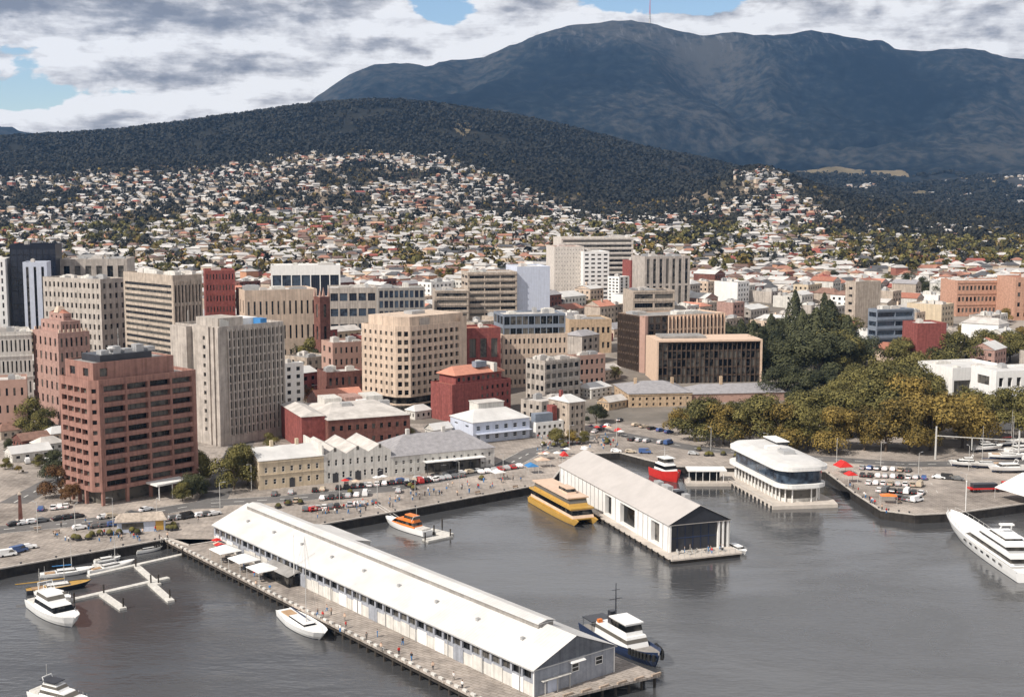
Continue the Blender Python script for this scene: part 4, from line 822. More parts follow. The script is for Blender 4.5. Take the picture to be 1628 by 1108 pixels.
blk('long_building', 'long orange brick three-storey block at the far right edge of the town', 'building', 1520, 860, 1512, 1608, 446, 8, right=FC(14, 3, .6, .4, 1, 1.5, .3, g=GLD, bands=(.4, .7)), wall='orangeb', roof='roofw', depth=24, bits=3, seed=28)
blk('long_building', 'orange building cut by the right edge of the photo', 'building', 1612, 840, 1606, 1720, 441, 8, right=FC(10, 4, .4, .4, 1, 1.5, .3, g=GLD), wall='orangeb', roof='roofr', depth=24, bits=2)
blk('conference_building', 'white flat-roofed hall with a dark clerestory behind the golden park trees', 'building', 1512, 545, 1500, 1602, 585, 16, right=FC(3, 1, .9, .5, 2.0, 1.5, .8, g=GLD), wall='white', roof='roofw', depth=26, bits=3, seed=30)
blk('apartment_building', 'white apartment building with square dark balconies at the right edge of the park', 'apartment block', 1580, 505, 1574, 1680, 590, 12, right=FC(7, 3, .5, .5, 1, 1, .9, g=GLD), left=FC(1, 3, .5, .5, 1, 1, g=GLD), wall='white', roof='roofw', depth=18, bits=3, seed=31)

def deco_tower():
    D = 515; N0, a, A, B = frame_from(96, D, 56, 146, 45, 15); z0 = QZ
    root = thing('stepped_building', 'stepped pinkish art deco building with an ornate crown behind the brown waterfront tower', 'building', (N0.x, N0.y, z0), a)
    H = PZ(96, 530, D).z-z0; zz = [0, H, H+4.5, H+7.5]; ins = [0, 2.6, 5.2]
    wl = MB(); wins = []
    for k in range(3):
        i = ins[k]; po = [(i, i), (B-i, i), (B-i, A-i), (i, A-i)]
        f1 = FC(6-k, 6 if k == 0 else 1, .4, .6, 1 if k == 0 else .5, 1 if k == 0 else .8, .3, g=GLD); f2 = FC(5-k, 6 if k == 0 else 1, .35, .55, 1 if k == 0 else .5, 1 if k == 0 else .8, .3, g=GLD)
        for q in range(4): facade(wl, po[q], po[(q+1) % 4], zz[k], zz[k+1], f1 if q == 0 else f2 if q == 3 else None, wins)
        wl.face([(p[0], p[1], zz[k+1]) for p in po])
    wl.build('wall', M['pinkb'], root); add_windows(root, wins)
    c = MB()
    for x in np.linspace(1, B-1, 7):
        for y in (0.2, A-.8): c.box(x-.35, x+.35, y, y+.6, H-.01, H+1.3)
    c.frust((B/2-2, B/2+2, A/2-2, A/2+2), (B/2-1.0, B/2+1.0, A/2-1, A/2+1), zz[3], zz[3]+2.6); c.build('crown', M['cream'], root)
    rf = MB(); pitched(rf, ins[2]+.3, B-ins[2]-.3, ins[2]+.3, A-ins[2]-.3, zz[3]+.02, 1.6, 'x', 2.5, 0); rf.build('roof', M['roofr'], root)
    FOOT.append((N0.x, N0.y+14, 18))
    blk('old_building', 'ornate grey-white stone terrace at the left edge behind the stepped pink building', 'building', -30, 520, -60, 56, 530, 24, right=FC(12, 4, .4, .55, 1, 1.4, .4, g=GLD, bands=(.3, .4)), wall='white2', roof='roofl', depth=22, bits=5, seed=40)
    blk('old_building', 'low pink-brown stone building at the left edge beside a leafy tree', 'building', -30, 486, -60, 46, 606, 20, z=QZ, right=FC(6, 3, .3, .45, 1, 1.4, .3, g=GLD), wall='pinkc', roof='roofl', depth=16, bits=2, seed=41)
deco_tower()
def church():
    p = PZ(512, 500, 640); root = thing('church_tower', 'narrow brown stone church tower with pinnacles left of the cream tower', 'church', (p.x, 640, TH(p.x, 640)-.5), R(40))
    mb = MB(); H = PZ(512, 470, 640).z-TH(p.x, 640); w = []
    po = [(-3, -3), (3, -3), (3, 3), (-3, 3)]
    for k in range(4): facade(mb, po[k], po[(k+1) % 4], 0, H, FC(1, 2, .3, .6, H*.4, 1.5, .3, g=GLD), w)
    mb.face([(q[0], q[1], H) for q in po]); mb.build('wall', M['brick2'], root); add_windows(root, w)
    for x, y in po:
        s = MB(); s.frust((x*.85-.6, x*.85+.6, y*.85-.6, y*.85+.6), (x*.85-.05, x*.85+.05, y*.85-.05, y*.85+.05), H, H+4.5); s.build('pinnacle', M['pinkc'], root)
    nv = MB(); nv.box(3.01, 24, -5, 5, 0, 10); nv.build('nave', M['brick2'], root); rf = MB(); pitched(rf, 3.1, 24, -5, 5, 10.02, 5.5, 'x', 0, .2); rf.build('roof', [M['roofs'], M['brick2']], root)
    FOOT.append((p.x+8, 650, 16))
church()
def mast():
    p = PZ(1033, 40, 7490); root = thing('transmission_tower', 'tall thin transmission tower on the mountain summit', 'tower', (p.x, 7490, p.z-25), 0)
    mb = MB(); mb.tube((0, 0, 0), (0, 0, 85), 5.5, 4.0, 8); mb.build('concrete_shaft', M['white2'], root); mb = MB(); mb.tube((0, 0, 85), (0, 0, 165), 3.0, 1.5, 6); mb.build('antenna', M['red'], root)
    for z in (60, 72, 85):
        mb = MB(); mb.tube((0, 0, z), (0, 0, z+2), 8, 8, 10); mb.build('platform', M['white2'], root)
mast()

# ------------------------------------------------------------------ piers and sheds
class Frame:
    """local frame with its origin at the near left corner, y along the pier, x to the right"""
    def __init__(s, near, far):
        s.o = near.to_2d(); s.a = ang(near, far); s.L = (far.to_2d()-near.to_2d()).length; s.rz = s.a-PI/2
        s.y = Vector((math.cos(s.a), math.sin(s.a))); s.x = Vector((s.y.y, -s.y.x))
    def loc(s, p): r = p.to_2d()-s.o; return (r.dot(s.x), r.dot(s.y))
    def w(s, x, y): return s.o+s.x*x+s.y*y
    def ypx(s, px, x=0, z=5):
        lo, hi = -20, s.L+20; f = lambda t: PR(*s.w(x, t), z)[0]
        sg = 1 if f(hi) > f(lo) else -1
        for _ in range(40):
            m_ = (lo+hi)/2
            if sg*(f(m_)-px) > 0: hi = m_
            else: lo = m_
        return lo
def gable_shed_walls(root, Wd, L, z0, ze, zr, left, m, front=True):
    """side and end walls of a pitched shed, open roof"""
    mb = MB(); wins = []
    facade(mb, (0, L), (0, 0), z0, ze, left, wins); facade(mb, (Wd, 0), (Wd, L), z0, ze, None, wins)
    ends = ((0, 1),) if not front else ((0, 1), (L, -1))
    for y, s in ends:
        pts = [(0, y, z0), (Wd, y, z0), (Wd, y, ze), (Wd/2, y, zr), (0, y, ze)]; mb.face(pts if s == 1 else pts[::-1])
    return mb, wins
EZ = 7.9
PF = Frame(G(849, 1064, EZ), G(340, 834, EZ))
def elizabeth_pier():
    F = PF; root = thing('wharf', 'long timber-edged wharf carrying the long white shed, on dark piles', 'wharf', (*F.o, 0), F.rz)
    e0 = F.loc(G(735, 1108)); e1 = F.loc(G(300, 870)); er = F.loc(G(1050, 1072)); el = F.loc(G(880, 1112))
    xl = (e0[0]+e1[0])/2; xr = er[0]; yb = el[1]; L = F.L+14
    k = (er[1]-yb)/(er[0]-el[0]); y0l = yb+k*(xl-el[0]); y0r = er[1]
    poly = [(xl, y0l), (xr, y0r), (xr, L-30), (xl, L)]
    d = MB(); d.prism(poly, 2.05, 2.5, 0, True); d.build('deck', M_apron, root)
    n = 46
    for i in range(n):
        y = y0l+1+(L-y0l-3)*i/(n-1); t_ = MB(); t_.tube((xl+.6, y, -2), (xl+.6, y, 2.04), .32, .32, 6); t_.build('pile', M['pile'], root)
    for i in range(12):
        x = xl+.8+(xr-xl-1.6)*i/11; y = y0l+(y0r-y0l)*i/11+.8; t_ = MB(); t_.tube((x, y, -2), (x, y, 2.04), .32, .32, 6); t_.build('pile', M['pile'], root)
    for i in range(10):
        y = y0r+4+(L-36-y0r)*i/9; t_ = MB(); t_.tube((xr-.6, y, -2), (xr-.6, y, 2.04), .32, .32, 6); t_.build('pile', M['pile'], root)
    b = MB(); b.box(xl+.3, xl+1.0, y0l+.5, L-1, 1.2, 1.6, 0, True); b.box(xl+3.8, xr-4, y0l+5, L-6, -2, 1.9, 0); b.build('underframe', M['pile'], root)
    for i in range(58):
        y = y0l+1+(L-y0l-3)*i/57; part_box(root, 'kerb_block', 'white2', xl+.05, xl+.55, y, y+1.25, 2.504, 2.95)
    for i in range(9):
        x = xl+1+(xr-xl-3)*i/8; y = y0l+(y0r-y0l)*i/8+.15; part_box(root, 'kerb_block', 'wood', x, x+2.4, y, y+.4, 2.504, 2.9)
    # the shed
    s = thing('wharf_shed', 'very long white-roofed wharf shed with a pale blue gable end', 'shed', (*F.o, QZ), F.rz)
    Wd = F.loc(G(982, 1028, EZ))[0]; z1 = EZ-QZ; p = F.w(Wd/2, 0); zr = PZ(925, 1009, p.y).z-QZ
    mb, wins = gable_shed_walls(s, Wd, F.L, 0, z1-.02, zr-.05, FC(42, 1, .80, .62, 2.5, .12, .45, .5, GLD, name='window', sill=.6), 'white')
    mb.build('wall', [M['shedw']], s)
    q = MB(); q.face([(-.02, F.L, 0.0), (-.02, 0, 0.0), (-.02, 0, 2.5), (-.02, F.L, 2.5)]); q.build('lower_cladding', M['white2'], s)
    add_windows(s, wins)
    for i in range(21):                                     # white sliding doors below the clerestory
        y = 3+i*(F.L-8)/20; part_box(s, 'sliding_door', ('white', 'white2', 'white2', 'shedw', 'white')[i % 5], -.16, -.03, y, y+3.4, .05, 2.9)
    rf = MB(); pitched(rf, 0, Wd, 0, F.L, z1, zr-z1, 'y', 0, .45); r_ = rf.build('roof', [M['roofw'], M['shedw']], s)
    for yy in (0.25,): t_ = MB(); t_.box(-.62, -.46, -.3, F.L+.3, z1-.30, z1-.12, 0, True); t_.box(Wd+.46, Wd+.62, -.3, F.L+.3, z1-.30, z1-.12, 0, True); t_.build('gutter', M['plant'], s)
    for i in range(12): y = 4+i*(F.L-8)/11; t_ = MB(); t_.tube((-.3, y, 0), (-.3, y, z1-.2), .09); t_.build('downpipe', M['plant'], s)
    for i in range(9): y = 9+i*(F.L-20)/8; part_box(s, 'roof_vent', 'plant', Wd*.22, Wd*.22+.7, y, y+.7, z1+(zr-z1)*.40, z1+(zr-z1)*.40+.9)
    m0 = F.ypx(868, Wd/2, 14.5); m1 = F.ypx(402, Wd/2, 16); rz = zr
    c = MB(); c.box(Wd/2-1.9, Wd/2+1.9, m0, m1, rz-.95, rz+.35); c.build('roof_monitor', M['grey2'], s)
    rf = MB(); pitched(rf, Wd/2-1.9, Wd/2+1.9, m0, m1, rz+.36, .5, 'y', 0, .35); rf.build('monitor_roof', M['roofw'], s)
    g = MB(); 
    for x in (Wd*.50, Wd*.80): 
        w = put('window', win_mesh(1.9, 1.7, GLD, 'sash'), s, Matrix.Translation((x, -.03, 2.6)))
    h = MB(); h.frust((Wd*.42, Wd*.60, -1.0, -.02), (Wd*.43, Wd*.59, -.4, -.02), 4.75, 5.15); h.build('window_hood', M['white'], s)
    part_box(s, 'door', 'bluew', Wd*.16, Wd*.27, -.10, -.02, 0, 2.6); part_box(s, 'balcony', 'white2', Wd*.08, Wd*.42, -.9, -.11, 2.75, 2.9)
    for x in (Wd*.1, Wd*.25, Wd*.40): part_box(s, 'balcony_post', 'white2', x, x+.12, -.85, -.73, .0, 2.74)
    part_box(s, 'corner_board', 'white', -.12, .12, -.1, .14, 0, z1-.1); part_box(s, 'corner_board', 'white', Wd-.14, Wd+.1, -.1, .14, 0, z1-.1)
    # side veranda and white canopies at the landward end
    for k, px in enumerate((372, 402, 432)):
        yy = F.ypx(px-10, -4, 5); c = thing('canopy', ['white square canopy over wharf tables, furthest from the camera', 'white square canopy between two others beside the long shed', 'white square canopy over wharf tables, nearest the camera'][k], 'canopy', (*F.w(-4.6, yy), QZ), F.rz, 'dining canopies beside the long shed')
        t_ = MB(); t_.frust((-3, 3, -3.4, 3.4), (-.3, .3, -.3, .3), 2.9, 4.2); t_.box(-3, 3, -3.4, 3.4, 2.75, 2.9, 0, True); t_.build('canopy_top', M['white'], c)
        for x in (-2.8, 2.8):
            for y in (-3.2, 3.2): t_ = MB(); t_.tube((x, y, 0), (x, y, 2.75), .08); t_.build('leg', M['pole'], c)
        for x, y in ((-1.4, -1.5), (1.2, 1.4), (0.2, -.2)): t_ = MB(); t_.tube((x, y, 0), (x, y, .7), .06); t_.tube((x, y, .7), (x, y, .76), .7, .7, 10); t_.build('table', M['dpole'], c)
    l = thing('side_annex', 'dark glazed lean-to annex under the eaves of the long white shed', 'annex', (*F.w(-3.2, F.ypx(460, -3, 4)), QZ), F.rz)
    t_ = MB(); t_.box(0, 3.1, 0, 13, 0, 2.6); t_.build('glazing', GLD, l); t_ = MB(); t_.face([(-.3, -.3, 2.7), (3.0, -.3, 3.6), (3.0, 13.3, 3.6), (-.3, 13.3, 2.7)]); t_.face([(-.3, -.3, 2.62), (-.3, 13.3, 2.62), (3.0, 13.3, 3.5), (3.0, -.3, 3.5)]); t_.build('roof', M['roofg'], l)
    # white ferry-like pontoon shed against the far side
    p = F.w(Wd+4.5, F.ypx(545, Wd+4, 3)); 
    l = thing('marquee', 'white flat marquee beside the quay behind the long shed', 'marquee', (*p, QZ-.6), F.rz)
    t_ = MB(); t_.box(-5, 5, -5, 16, 0, 3.0); t_.build('wall', M['white2'], l); t_ = MB(); pitched(t_, -5, 5, -5, 16, 3.02, 1.2, 'y', 0, .3); t_.build('roof', [M['roofw'], M['white2']], l)
    t_ = MB(); t_.box(-6.5, 6.5, -6.5, 18, -.5, -.01, 0, True); t_.build('floor', M['wood'], l)
    for i in range(8): b = MB(); b.tube((-6+i % 2*12, -6+i//2*7.5, -3), (-6+i % 2*12, -6+i//2*7.5, -.5), .3); b.build('pile', M['pile'], l)
elizabeth_pier()

MF = Frame(G(1065, 835, 8.8), G(890, 740, 8.8))
def murray_pier():
    F = MF; MZ = 1.3
    root = thing('floating_pier', 'low concrete platform on the water under the dark-ended white shed', 'wharf', (*F.o, 0), F.rz)
    a0 = F.loc(G(1068, 890, MZ)); a1 = F.loc(G(1180, 878, MZ)); Wd = F.loc(G(1160, 826, 8.8))[0]
    poly = [(a0[0], a0[1]), (a1[0], a1[1]), (a1[0]+.5, 18), (Wd+1.6, 22), (Wd+1.6, F.L+10), (a0[0], F.L+10)]
    d = MB(); d.prism(poly, .9, MZ, 0, True); d.build('deck', M['dirt'], root)
    d = MB(); d.prism([(p[0]*.97+.2, p[1]*.99+.3) for p in poly], -1, .89, 0); d.build('float', M['pile'], root)
    for i in range(24):
        y = a0[1]+.6+i*(F.L-a0[1])/24; part_box(root, 'fender', 'rubber', a0[0]-.22, a0[0]-.01, y, y+.5, .2, 1.2)
    x0, x1 = a0[0], a1[0]
    for i in range(13):
        x = x0+.3+(x1-x0-.6)*i/12; y = a0[1]+(a1[1]-a0[1])*i/12+.25; part_box(root, 'rail_post', 'pole', x, x+.1, y, y+.1, MZ, MZ+1.1)
    r_ = MB(); r_.tube((x0+.3, a0[1]+.3, MZ+1.1), (x1-.3, a1[1]+.3, MZ+1.1), .05); r_.build('rail', M['pole'], root)
    s = thing('pier_shed', 'white pier shed with a fully glazed dark gable end and pale roof', 'shed', (*F.o, MZ), F.rz)
    z1 = 8.8-MZ; p = F.w(Wd/2, 0); zr = PZ(1112, 803, p.y).z-MZ; L = F.L
    ys = [F.ypx(px, 0, 5) for px in (1048, 1035, 1009, 986, 972, 962)]
    mb = MB(); wins = []; cur = 0.0; seg = []
    for k in range(0, 6, 2): seg += [(cur, ys[k], False), (ys[k], ys[k+1], True)]; cur = ys[k+1]
    seg.append((cur, L, False))
    for y0, y1, o in seg:
        if o:
            mb.face([(0, y1, 0), (0, y0, 0), (0, y0, .5), (0, y1, .5)]); mb.face([(0, y1, z1-1.2), (0, y0, z1-1.2), (0, y0, z1), (0, y1, z1)])
            t_ = MB(); t_.face([(1.2, y1, .5), (1.2, y0, .5), (1.2, y0, z1-1.2), (1.2, y1, z1-1.2)]); t_.build('window', GLD, s)
            mb.face([(0, y0, .5), (1.2, y0, .5), (1.2, y0, z1-1.2), (0, y0, z1-1.2)]); mb.face([(1.2, y1, .5), (0, y1, .5), (0, y1, z1-1.2), (1.2, y1, z1-1.2)])
            mb.face([(0, y1, .5), (0, y0, .5), (1.2, y0, .5), (1.2, y1, .5)])
        else: mb.face([(0, y1, 0), (0, y0, 0), (0, y0, z1), (0, y1, z1)])
    mb.face([(Wd, 0, 0), (Wd, L, 0), (Wd, L, z1), (Wd, 0, z1)]); mb.face([(Wd, L, 0), (0, L, 0), (0, L, z1), (Wd/2, L, zr-.05), (Wd, L, z1)])
    mb.build('wall', M['white'], s)
    for i in range(26):                                     # cladding ribs
        y = .8+i*(L-1.6)/25
        if any(o and y0-.3 < y < y1+.3 for y0, y1, o in seg): continue
        part_box(s, 'wall_rib', 'plant', -.13, -.005, y, y+.16, 0, z1-.2)
    g = MB(); g.face([(.3, .9, 0), (Wd*.80, .9, 0), (Wd*.80, .9, z1+(zr-z1)*.38), (Wd/2, .9, zr-.3), (.3, .9, z1-.1)]); g.build('glazed_gable', M['black'], s)
    for k in range(1, 6): x = .3+(Wd*.8-.3)*k/6; part_box(s, 'mullion', 'navy', x-.07, x+.07, .80, .895, 0, z1-.2)
    part_box(s, 'transom', 'navy', .3, Wd*.8, .78, .79+.1, 3.4, 3.6)
    part_box(s, 'corner_post', 'white', -.02, .5, 0.0, .88, 0, z1-.1)
    for x in (Wd*.81, Wd*.88, Wd*.96): part_box(s, 'corner_post', 'white', x, x+.5, .0, .88, 0, z1-.15)
    rf = MB(); pitched(rf, 0, Wd, .3, L, z1, zr-z1, 'y', 0, .5); f_ = rf.build('roof', [M['roofw2'], M['black']], s)
    for px, w in ((1050, 3), (1062, 2), (1035, 4), (1020, 3)):
        y = F.ypx(px+30, Wd*.6, 12); part_box(s, 'roof_unit', 'plant', Wd*.56, Wd*.66, y, y+w, zr-1.6, zr+.2)
    y = F.ypx(1078, Wd*.55, 12); part_box(s, 'roof_hatch', 'black', Wd*.52, Wd*.66, y, y+2.2, zr-1.3, zr+.45)
    for i in range(6):
        c = thing('cafe_table', 'small round table on the platform before the dark glazed gable', 'table', (*F.w(2+i*2.4, -1.6-(i % 2)*1.5), MZ), .3*i, 'tables on the pier platform')
        t_ = MB(); t_.tube((0, 0, 0), (0, 0, .72), .05); t_.tube((0, 0, .72), (0, 0, .77), .5, .5, 10); t_.build('tabletop', M['dpole'], c)
        for k in range(3):
            t_ = MB(); x, y = .85*math.cos(k*2.1), .85*math.sin(k*2.1); t_.box(x-.22, x+.22, y-.22, y+.22, .42, .48, 0, True); t_.box(x-.22, x+.22, y+.18, y+.22, .48, .95)
            for u_, v_ in ((-.2, -.2), (.2, -.2), (.2, .2), (-.2, .2)): t_.box(x+u_-.02, x+u_+.02, y+v_-.02, y+v_+.02, 0, .42)
            t_.build('seat', M['pole'], c)
    label_rows([(o, 'small round table on the platform before the dark glazed gable', PR(*o.location)[0]) for o in bpy.data.objects if o.name.startswith('cafe_table')])
murray_pier()

def round_pier():
    A_, B_ = G(1242, 800, 1.2), G(1172, 762, 1.2); F = Frame(A_, B_)
    L = 50; Wd = 15.5
    root = thing('floating_terminal', 'rounded two-storey white floating terminal with dark upper glazing and a pale deck', 'building', (*F.o, 0), F.rz)
    def stad(x0, x1, y0, y1, r, n=7):
        pts = []
        for cx, cy, a0 in ((x1-r, y0+r, -90), (x1-r, y1-r, 0), (x0+r, y1-r, 90), (x0+r, y0+r, 180)):
            for k in range(n): t_ = R(a0+90*k/(n-1)); pts.append((cx+r*math.cos(t_), cy+r*math.sin(t_)))
        return pts
    rot = 0
    d = MB(); d.prism([(-4, -2.5), (Wd+1.5, -2.5-2.0), (Wd+3, 1), (Wd+1.5, L), (-3.2, L)], -.6, 1.2, 0, True); d.build('deck', M['dirt'], root)
    for i in range(16): part_box(root, 'fender', 'rubber', -4.25, -4.0, -2+i*3.1, -1.2+i*3.1, .0, 1.1)
    b = MB(); b.prism(stad(1.6, Wd-1.6, 1.4, L-8, 3.8), 1.2, 6.2); b.build('ground_floor', GLD, root); b = MB(); b.prism(stad(1.3, Wd-1.3, 1.1, L-7.8, 3.9), 1.2, 2.3); b.prism(stad(1.35, Wd-1.35, 1.15, L-7.85, 3.9), 5.2, 6.19, 0, True); b.build('ground_floor_wall', M['white2'], root)
    n = 22; P = stad(.9, Wd-.9, .5, L-7.7, 4.2)
    for k, p in enumerate(P[::2]): t_ = MB(); t_.tube((*p, 1.2), (*p, 6.2), .22); t_.build('column', M['white'], root)
    for k in range(12): t_ = MB(); y = 6+k*2.7; t_.box(.85, 1.15, y, y+.5, 1.2, 6.2); t_.build('column', M['white'], root)
    b = MB(); b.prism(stad(-.9, Wd+.6, -1.2, L-6, 5.2), 6.2, 7.5, 0, True); b.build('balcony_band', M['white'], root)
    b = MB(); b.prism(stad(.3, Wd-.3, 0, L-9, 4.6), 7.51, 12.2); b.build('upper_glazing', GLB, root)
    b = MB(); b.prism(stad(-1.3, Wd+1.2, -1.6, L-7, 5.6), 12.2, 13.5, 0, True); b.build('roof_rim', M['white'], root)
    rings = []
    for ins, z in ((0.2, 13.52), (1.8, 14.5), (4.2, 15.0)): rings.append([(x, y, z) for x, y in stad(-1.3+ins, Wd+1.2-ins, -1.6+ins, L-7-ins, max(1.2, 5.6-ins))])
    b = MB(); b.loft(rings); b.build('roof', M['roofw'], root)
    part_box(root, 'roof_unit', 'plant', Wd*.4, Wd*.65, 12, 17, 14.9, 16.2); part_box(root, 'roof_unit', 'white', Wd*.3, Wd*.6, 22, 24, 14.9, 16.0); part_box(root, 'stair_core', 'black', Wd-4.2, Wd-.6, L-22, L-12, 13.5, 15.9); part_box(root, 'stair_core', 'white', Wd-4.8, Wd-.2, L-22.5, L-11.5, 15.91, 16.2)
    for k in range(9):
        t_ = MB(); x, y = -3.6, -1+k*5; t_.tube((x, y, 1.2), (x, y, 2.3), .06); t_.build('rail_post', M['pole'], root)
    t_ = MB(); t_.tube((-3.6, -1, 2.3), (-3.6, 39, 2.3), .05); t_.build('rail', M['pole'], root)
    root.scale = (1, 1, .93)
    # the low covered pontoon between the red ship and the terminal
    a_, b_ = G(1092, 768, 1.0), G(1166, 768, 1.0); r = thing('covered_pontoon', 'low white canopied pontoon between the red ship and the rounded terminal', 'pontoon', (a_.x, a_.y, 0), ang(a_, b_))
    Lp = (b_-a_).length; t_ = MB(); t_.box(0, Lp+6, 0, 9, -.4, 1.0, 0, True); t_.build('deck', M['dirt'], r)
    t_ = MB(); t_.box(0.5, Lp-2, 1.5, 8, 4.6, 5.1, 0, True); t_.build('canopy', M['white'], r)
    t_ = MB(); t_.box(2, Lp-4, 4, 7, 1.0, 4.59); t_.build('cabin', GLD, r)
    for k in range(6): t_ = MB(); t_.tube((1+k*(Lp-4)/5, 2, 1), (1+k*(Lp-4)/5, 2, 4.6), .1); t_.build('post', M['white'], r)
round_pier()

# ------------------------------------------------------------------ boats
def hull(L, B, zs, bow=0.6, draft=0.5, stern=.82, n=12, sheer=.5, bulw=.35, rake=.1):
    """x runs from the stern (0) to the bow (L); material 0 topsides, 1 deck, 2 boot stripe"""
    mb = MB(); secs = []
    for i in range(n+1):
        t_ = i/n; x = L*t_; w = B/2*(stern+(1-stern)*min(1, t_/.35))*(1 if t_ < .45 else math.sqrt(max(0, 1-((t_-.45)/.552)**2.3))); w = max(w, .03)
        z = zs+sheer*max(0, (t_-.3)/.7)**2; wl = w*(1-.12-.45*t_**3); xo = -rake*L*(t_**4)*0.9
        ins = min(.15, w*.5); b_ = bulw
        secs.append([(x, -w, z), (x+xo*.5, -w*.5-wl*.5+.0, .35*z+.15), (x+xo, -wl, .12), (x+xo*1.2, -wl*.55, -draft*.7), (x+xo*1.2, 0, -draft), (x+xo*1.2, wl*.55, -draft*.7), (x+xo, wl, .12), (x+xo*.5, w*.5+wl*.5, .35*z+.15), (x, w, z), (x, w-ins, z), (x, w-ins, z-b_), (x, -w+ins, z-b_), (x, -w+ins, z)])
    nn = len(secs[0])
    i0 = 0
    for s_ in secs: mb.v += s_
    for k in range(n):
        for j in range(nn):
            a = k*nn+j; b = k*nn+(j+1) % nn; mb.f.append((a, a+nn, b+nn, b)); mb.m.append(1 if j == 10 else 2 if j in (2, 3, 4, 5) else 0)
    mb.f.append(tuple(range(nn))); mb.m.append(0); mb.f.append(tuple(reversed(range(n*nn, n*nn+nn)))); mb.m.append(0)
    return mb
def tier(root, nm, x0, x1, w, z0, z1, m='boatw', glass=True, rake=.8, win=(.35, .85), g=None):
    mb = MB(); mb.frust((x0, x1, -w/2, w/2), (x0+rake*.25, x1-rake, -w/2*.9, w/2*.9), z0, z1); o = mb.build(nm, M[m], root)
    if glass:
        h = z1-z0; a, b = z0+h*win[0], z0+h*win[1]; f = lambda zz: (zz-z0)/h
        def rect(z, e): k = f(z); return (x0+rake*.25*k-e+.3*0, x1-rake*k+e, -w/2*(1-.1*k)-e, w/2*(1-.1*k)+e)
        mb = MB(); mb.frust(rect(a, .03), rect(b, .03), a, b); mb.build('window_band', g or GLD, o)
    return o
def boat_at(p_stern, p_bow): return (p_stern.x, p_stern.y, 0), ang(p_stern, p_bow), (p_bow-p_stern).to_2d().length
def cruiser(label, ps, pb, B=None, hm='boatw', cm='boatw', fly=True, name='motor_cruiser', cat='motor cruiser', tiers=1, zs=None, arch=True, stripe='navy', group=None):
    loc, rz, L = boat_at(ps, pb); B = B or L*.30; zs = zs or max(.8, L*.09)
    r = thing(name, label, cat, loc, rz, group)
    hull(L, B, zs, sheer=L*.035, bulw=.2).build('hull', [M[hm], M['teak'] if hm != 'boatw' else M['boatw'], M[stripe]], r)
    z = zs-.1
    tier(r, 'cabin', L*.22, L*.78, B*.74, z, z+L*.085, cm, rake=L*.12); z += L*.085
    if fly: tier(r, 'flybridge', L*.25, L*.58, B*.62, z+.01, z+L*.07, cm, rake=L*.07); z += L*.07
    if arch:
        a = MB(); a.tube((L*.30, -B*.28, z), (L*.26, -B*.24, z+L*.08), .08); a.tube((L*.30, B*.28, z), (L*.26, B*.24, z+L*.08), .08); a.tube((L*.26, -B*.26, z+L*.08), (L*.26, B*.26, z+L*.08), .1); a.build('radar_arch', M['boatw'], r)
        a = MB(); a.tube((L*.26, 0, z+L*.08), (L*.26, 0, z+L*.24), .04); a.build('aerial', M['pole'], r)
    a = MB()
    for t_ in (.6, .7, .8, .9): x = L*t_; w = B/2*math.sqrt(max(.02, 1-((t_-.45)/.552)**2.3))-.15; a.tube((x, -w, zs), (x, -w, zs+.9), .03); a.tube((x, w, zs), (x, w, zs+.9), .03)
    a.build('bow_rail', M['pole'], r)
    c = MB(); c.box(L*.03, L*.2, -B*.34, B*.34, zs-.15, zs+.25); c.build('cockpit_seat', M['white2'], r)
    return r, L, B, zs, z
def sailboat(label, ps, pb, mast=1.15, hm='boatw', cover='navy', B=None, masts=1, deck='boatw', group=None, name='sailing_boat'):
    loc, rz, L = boat_at(ps, pb); B = B or L*.27; zs = max(.7, L*.075)
    r = thing(name, label, 'sailing boat', loc, rz, group)
    hull(L, B, zs, stern=.6, sheer=L*.03, bulw=.12, draft=.8, rake=.14).build('hull', [M[hm], M[deck], M['navy']], r)
    tier(r, 'cabin', L*.30, L*.68, B*.5, zs-.1, zs+.55, 'boatw', rake=.7)
    c = MB(); c.box(L*.08, L*.27, -B*.2, B*.2, zs-.1, zs+.12); c.build('cockpit', M['teak'], r)
    for k in range(masts):
        x = L*(.58 if k == 0 else .2); h = L*mast*(1 if k == 0 else .75)
        m_ = MB(); m_.tube((x, 0, zs), (x, 0, zs+h), .10, .05); m_.tube((x, -B*.3, zs+h*.6), (x, B*.3, zs+h*.6), .03); mo = m_.build('mast', M['pole'], r)
        b_ = MB(); b_.tube((x, 0, zs+1.5), (x-L*.36, 0, zs+1.6), .16, .12); b_.build('boom', M[cover], mo)
        s_ = MB()
        for q in ((x, -B*.45), (x, B*.45), (L*.98, 0), (.3, 0)): s_.tube((x, 0, zs+h*.98), (q[0], q[1], zs+.1), .015, .015, 3)
        s_.build('rigging', M['dpole'], r)
    return r
W0 = lambda x, y: G(x, y, 0)
sailboat('white sloop moored against the left side of the long wharf', W0(450, 978), W0(516, 1022), 0.9)
cruiser('white motor cruiser with navy stripe at the end of the floating jetty', W0(58, 962), W0(120, 1000))
r = cruiser('white flybridge cruiser with a dark canopy at the bottom left of the water', W0(54, 1104), W0(140, 1126), arch=True)
part_box(r[0], 'canopy', 'black', r[1]*.22, r[1]*.5, -r[2]*.3, r[2]*.3, r[4]+.5, r[4]+.62)
sailboat('black-hulled ketch with a golden deck beside the floating jetty', W0(42, 944), W0(146, 930), .42, 'black', 'yel', masts=2, deck='yel', B=4.6, name='ketch')
sailboat('white yacht with blue covers between the black ketch and the quay', W0(64, 918), W0(150, 908), .55, 'boatw', 'blue', B=4)
sailboat('slim white yacht nose-on to the jetty just right of the black ketch', W0(140, 912), W0(214, 896), .6, 'boatw', 'boatw', B=3.2)
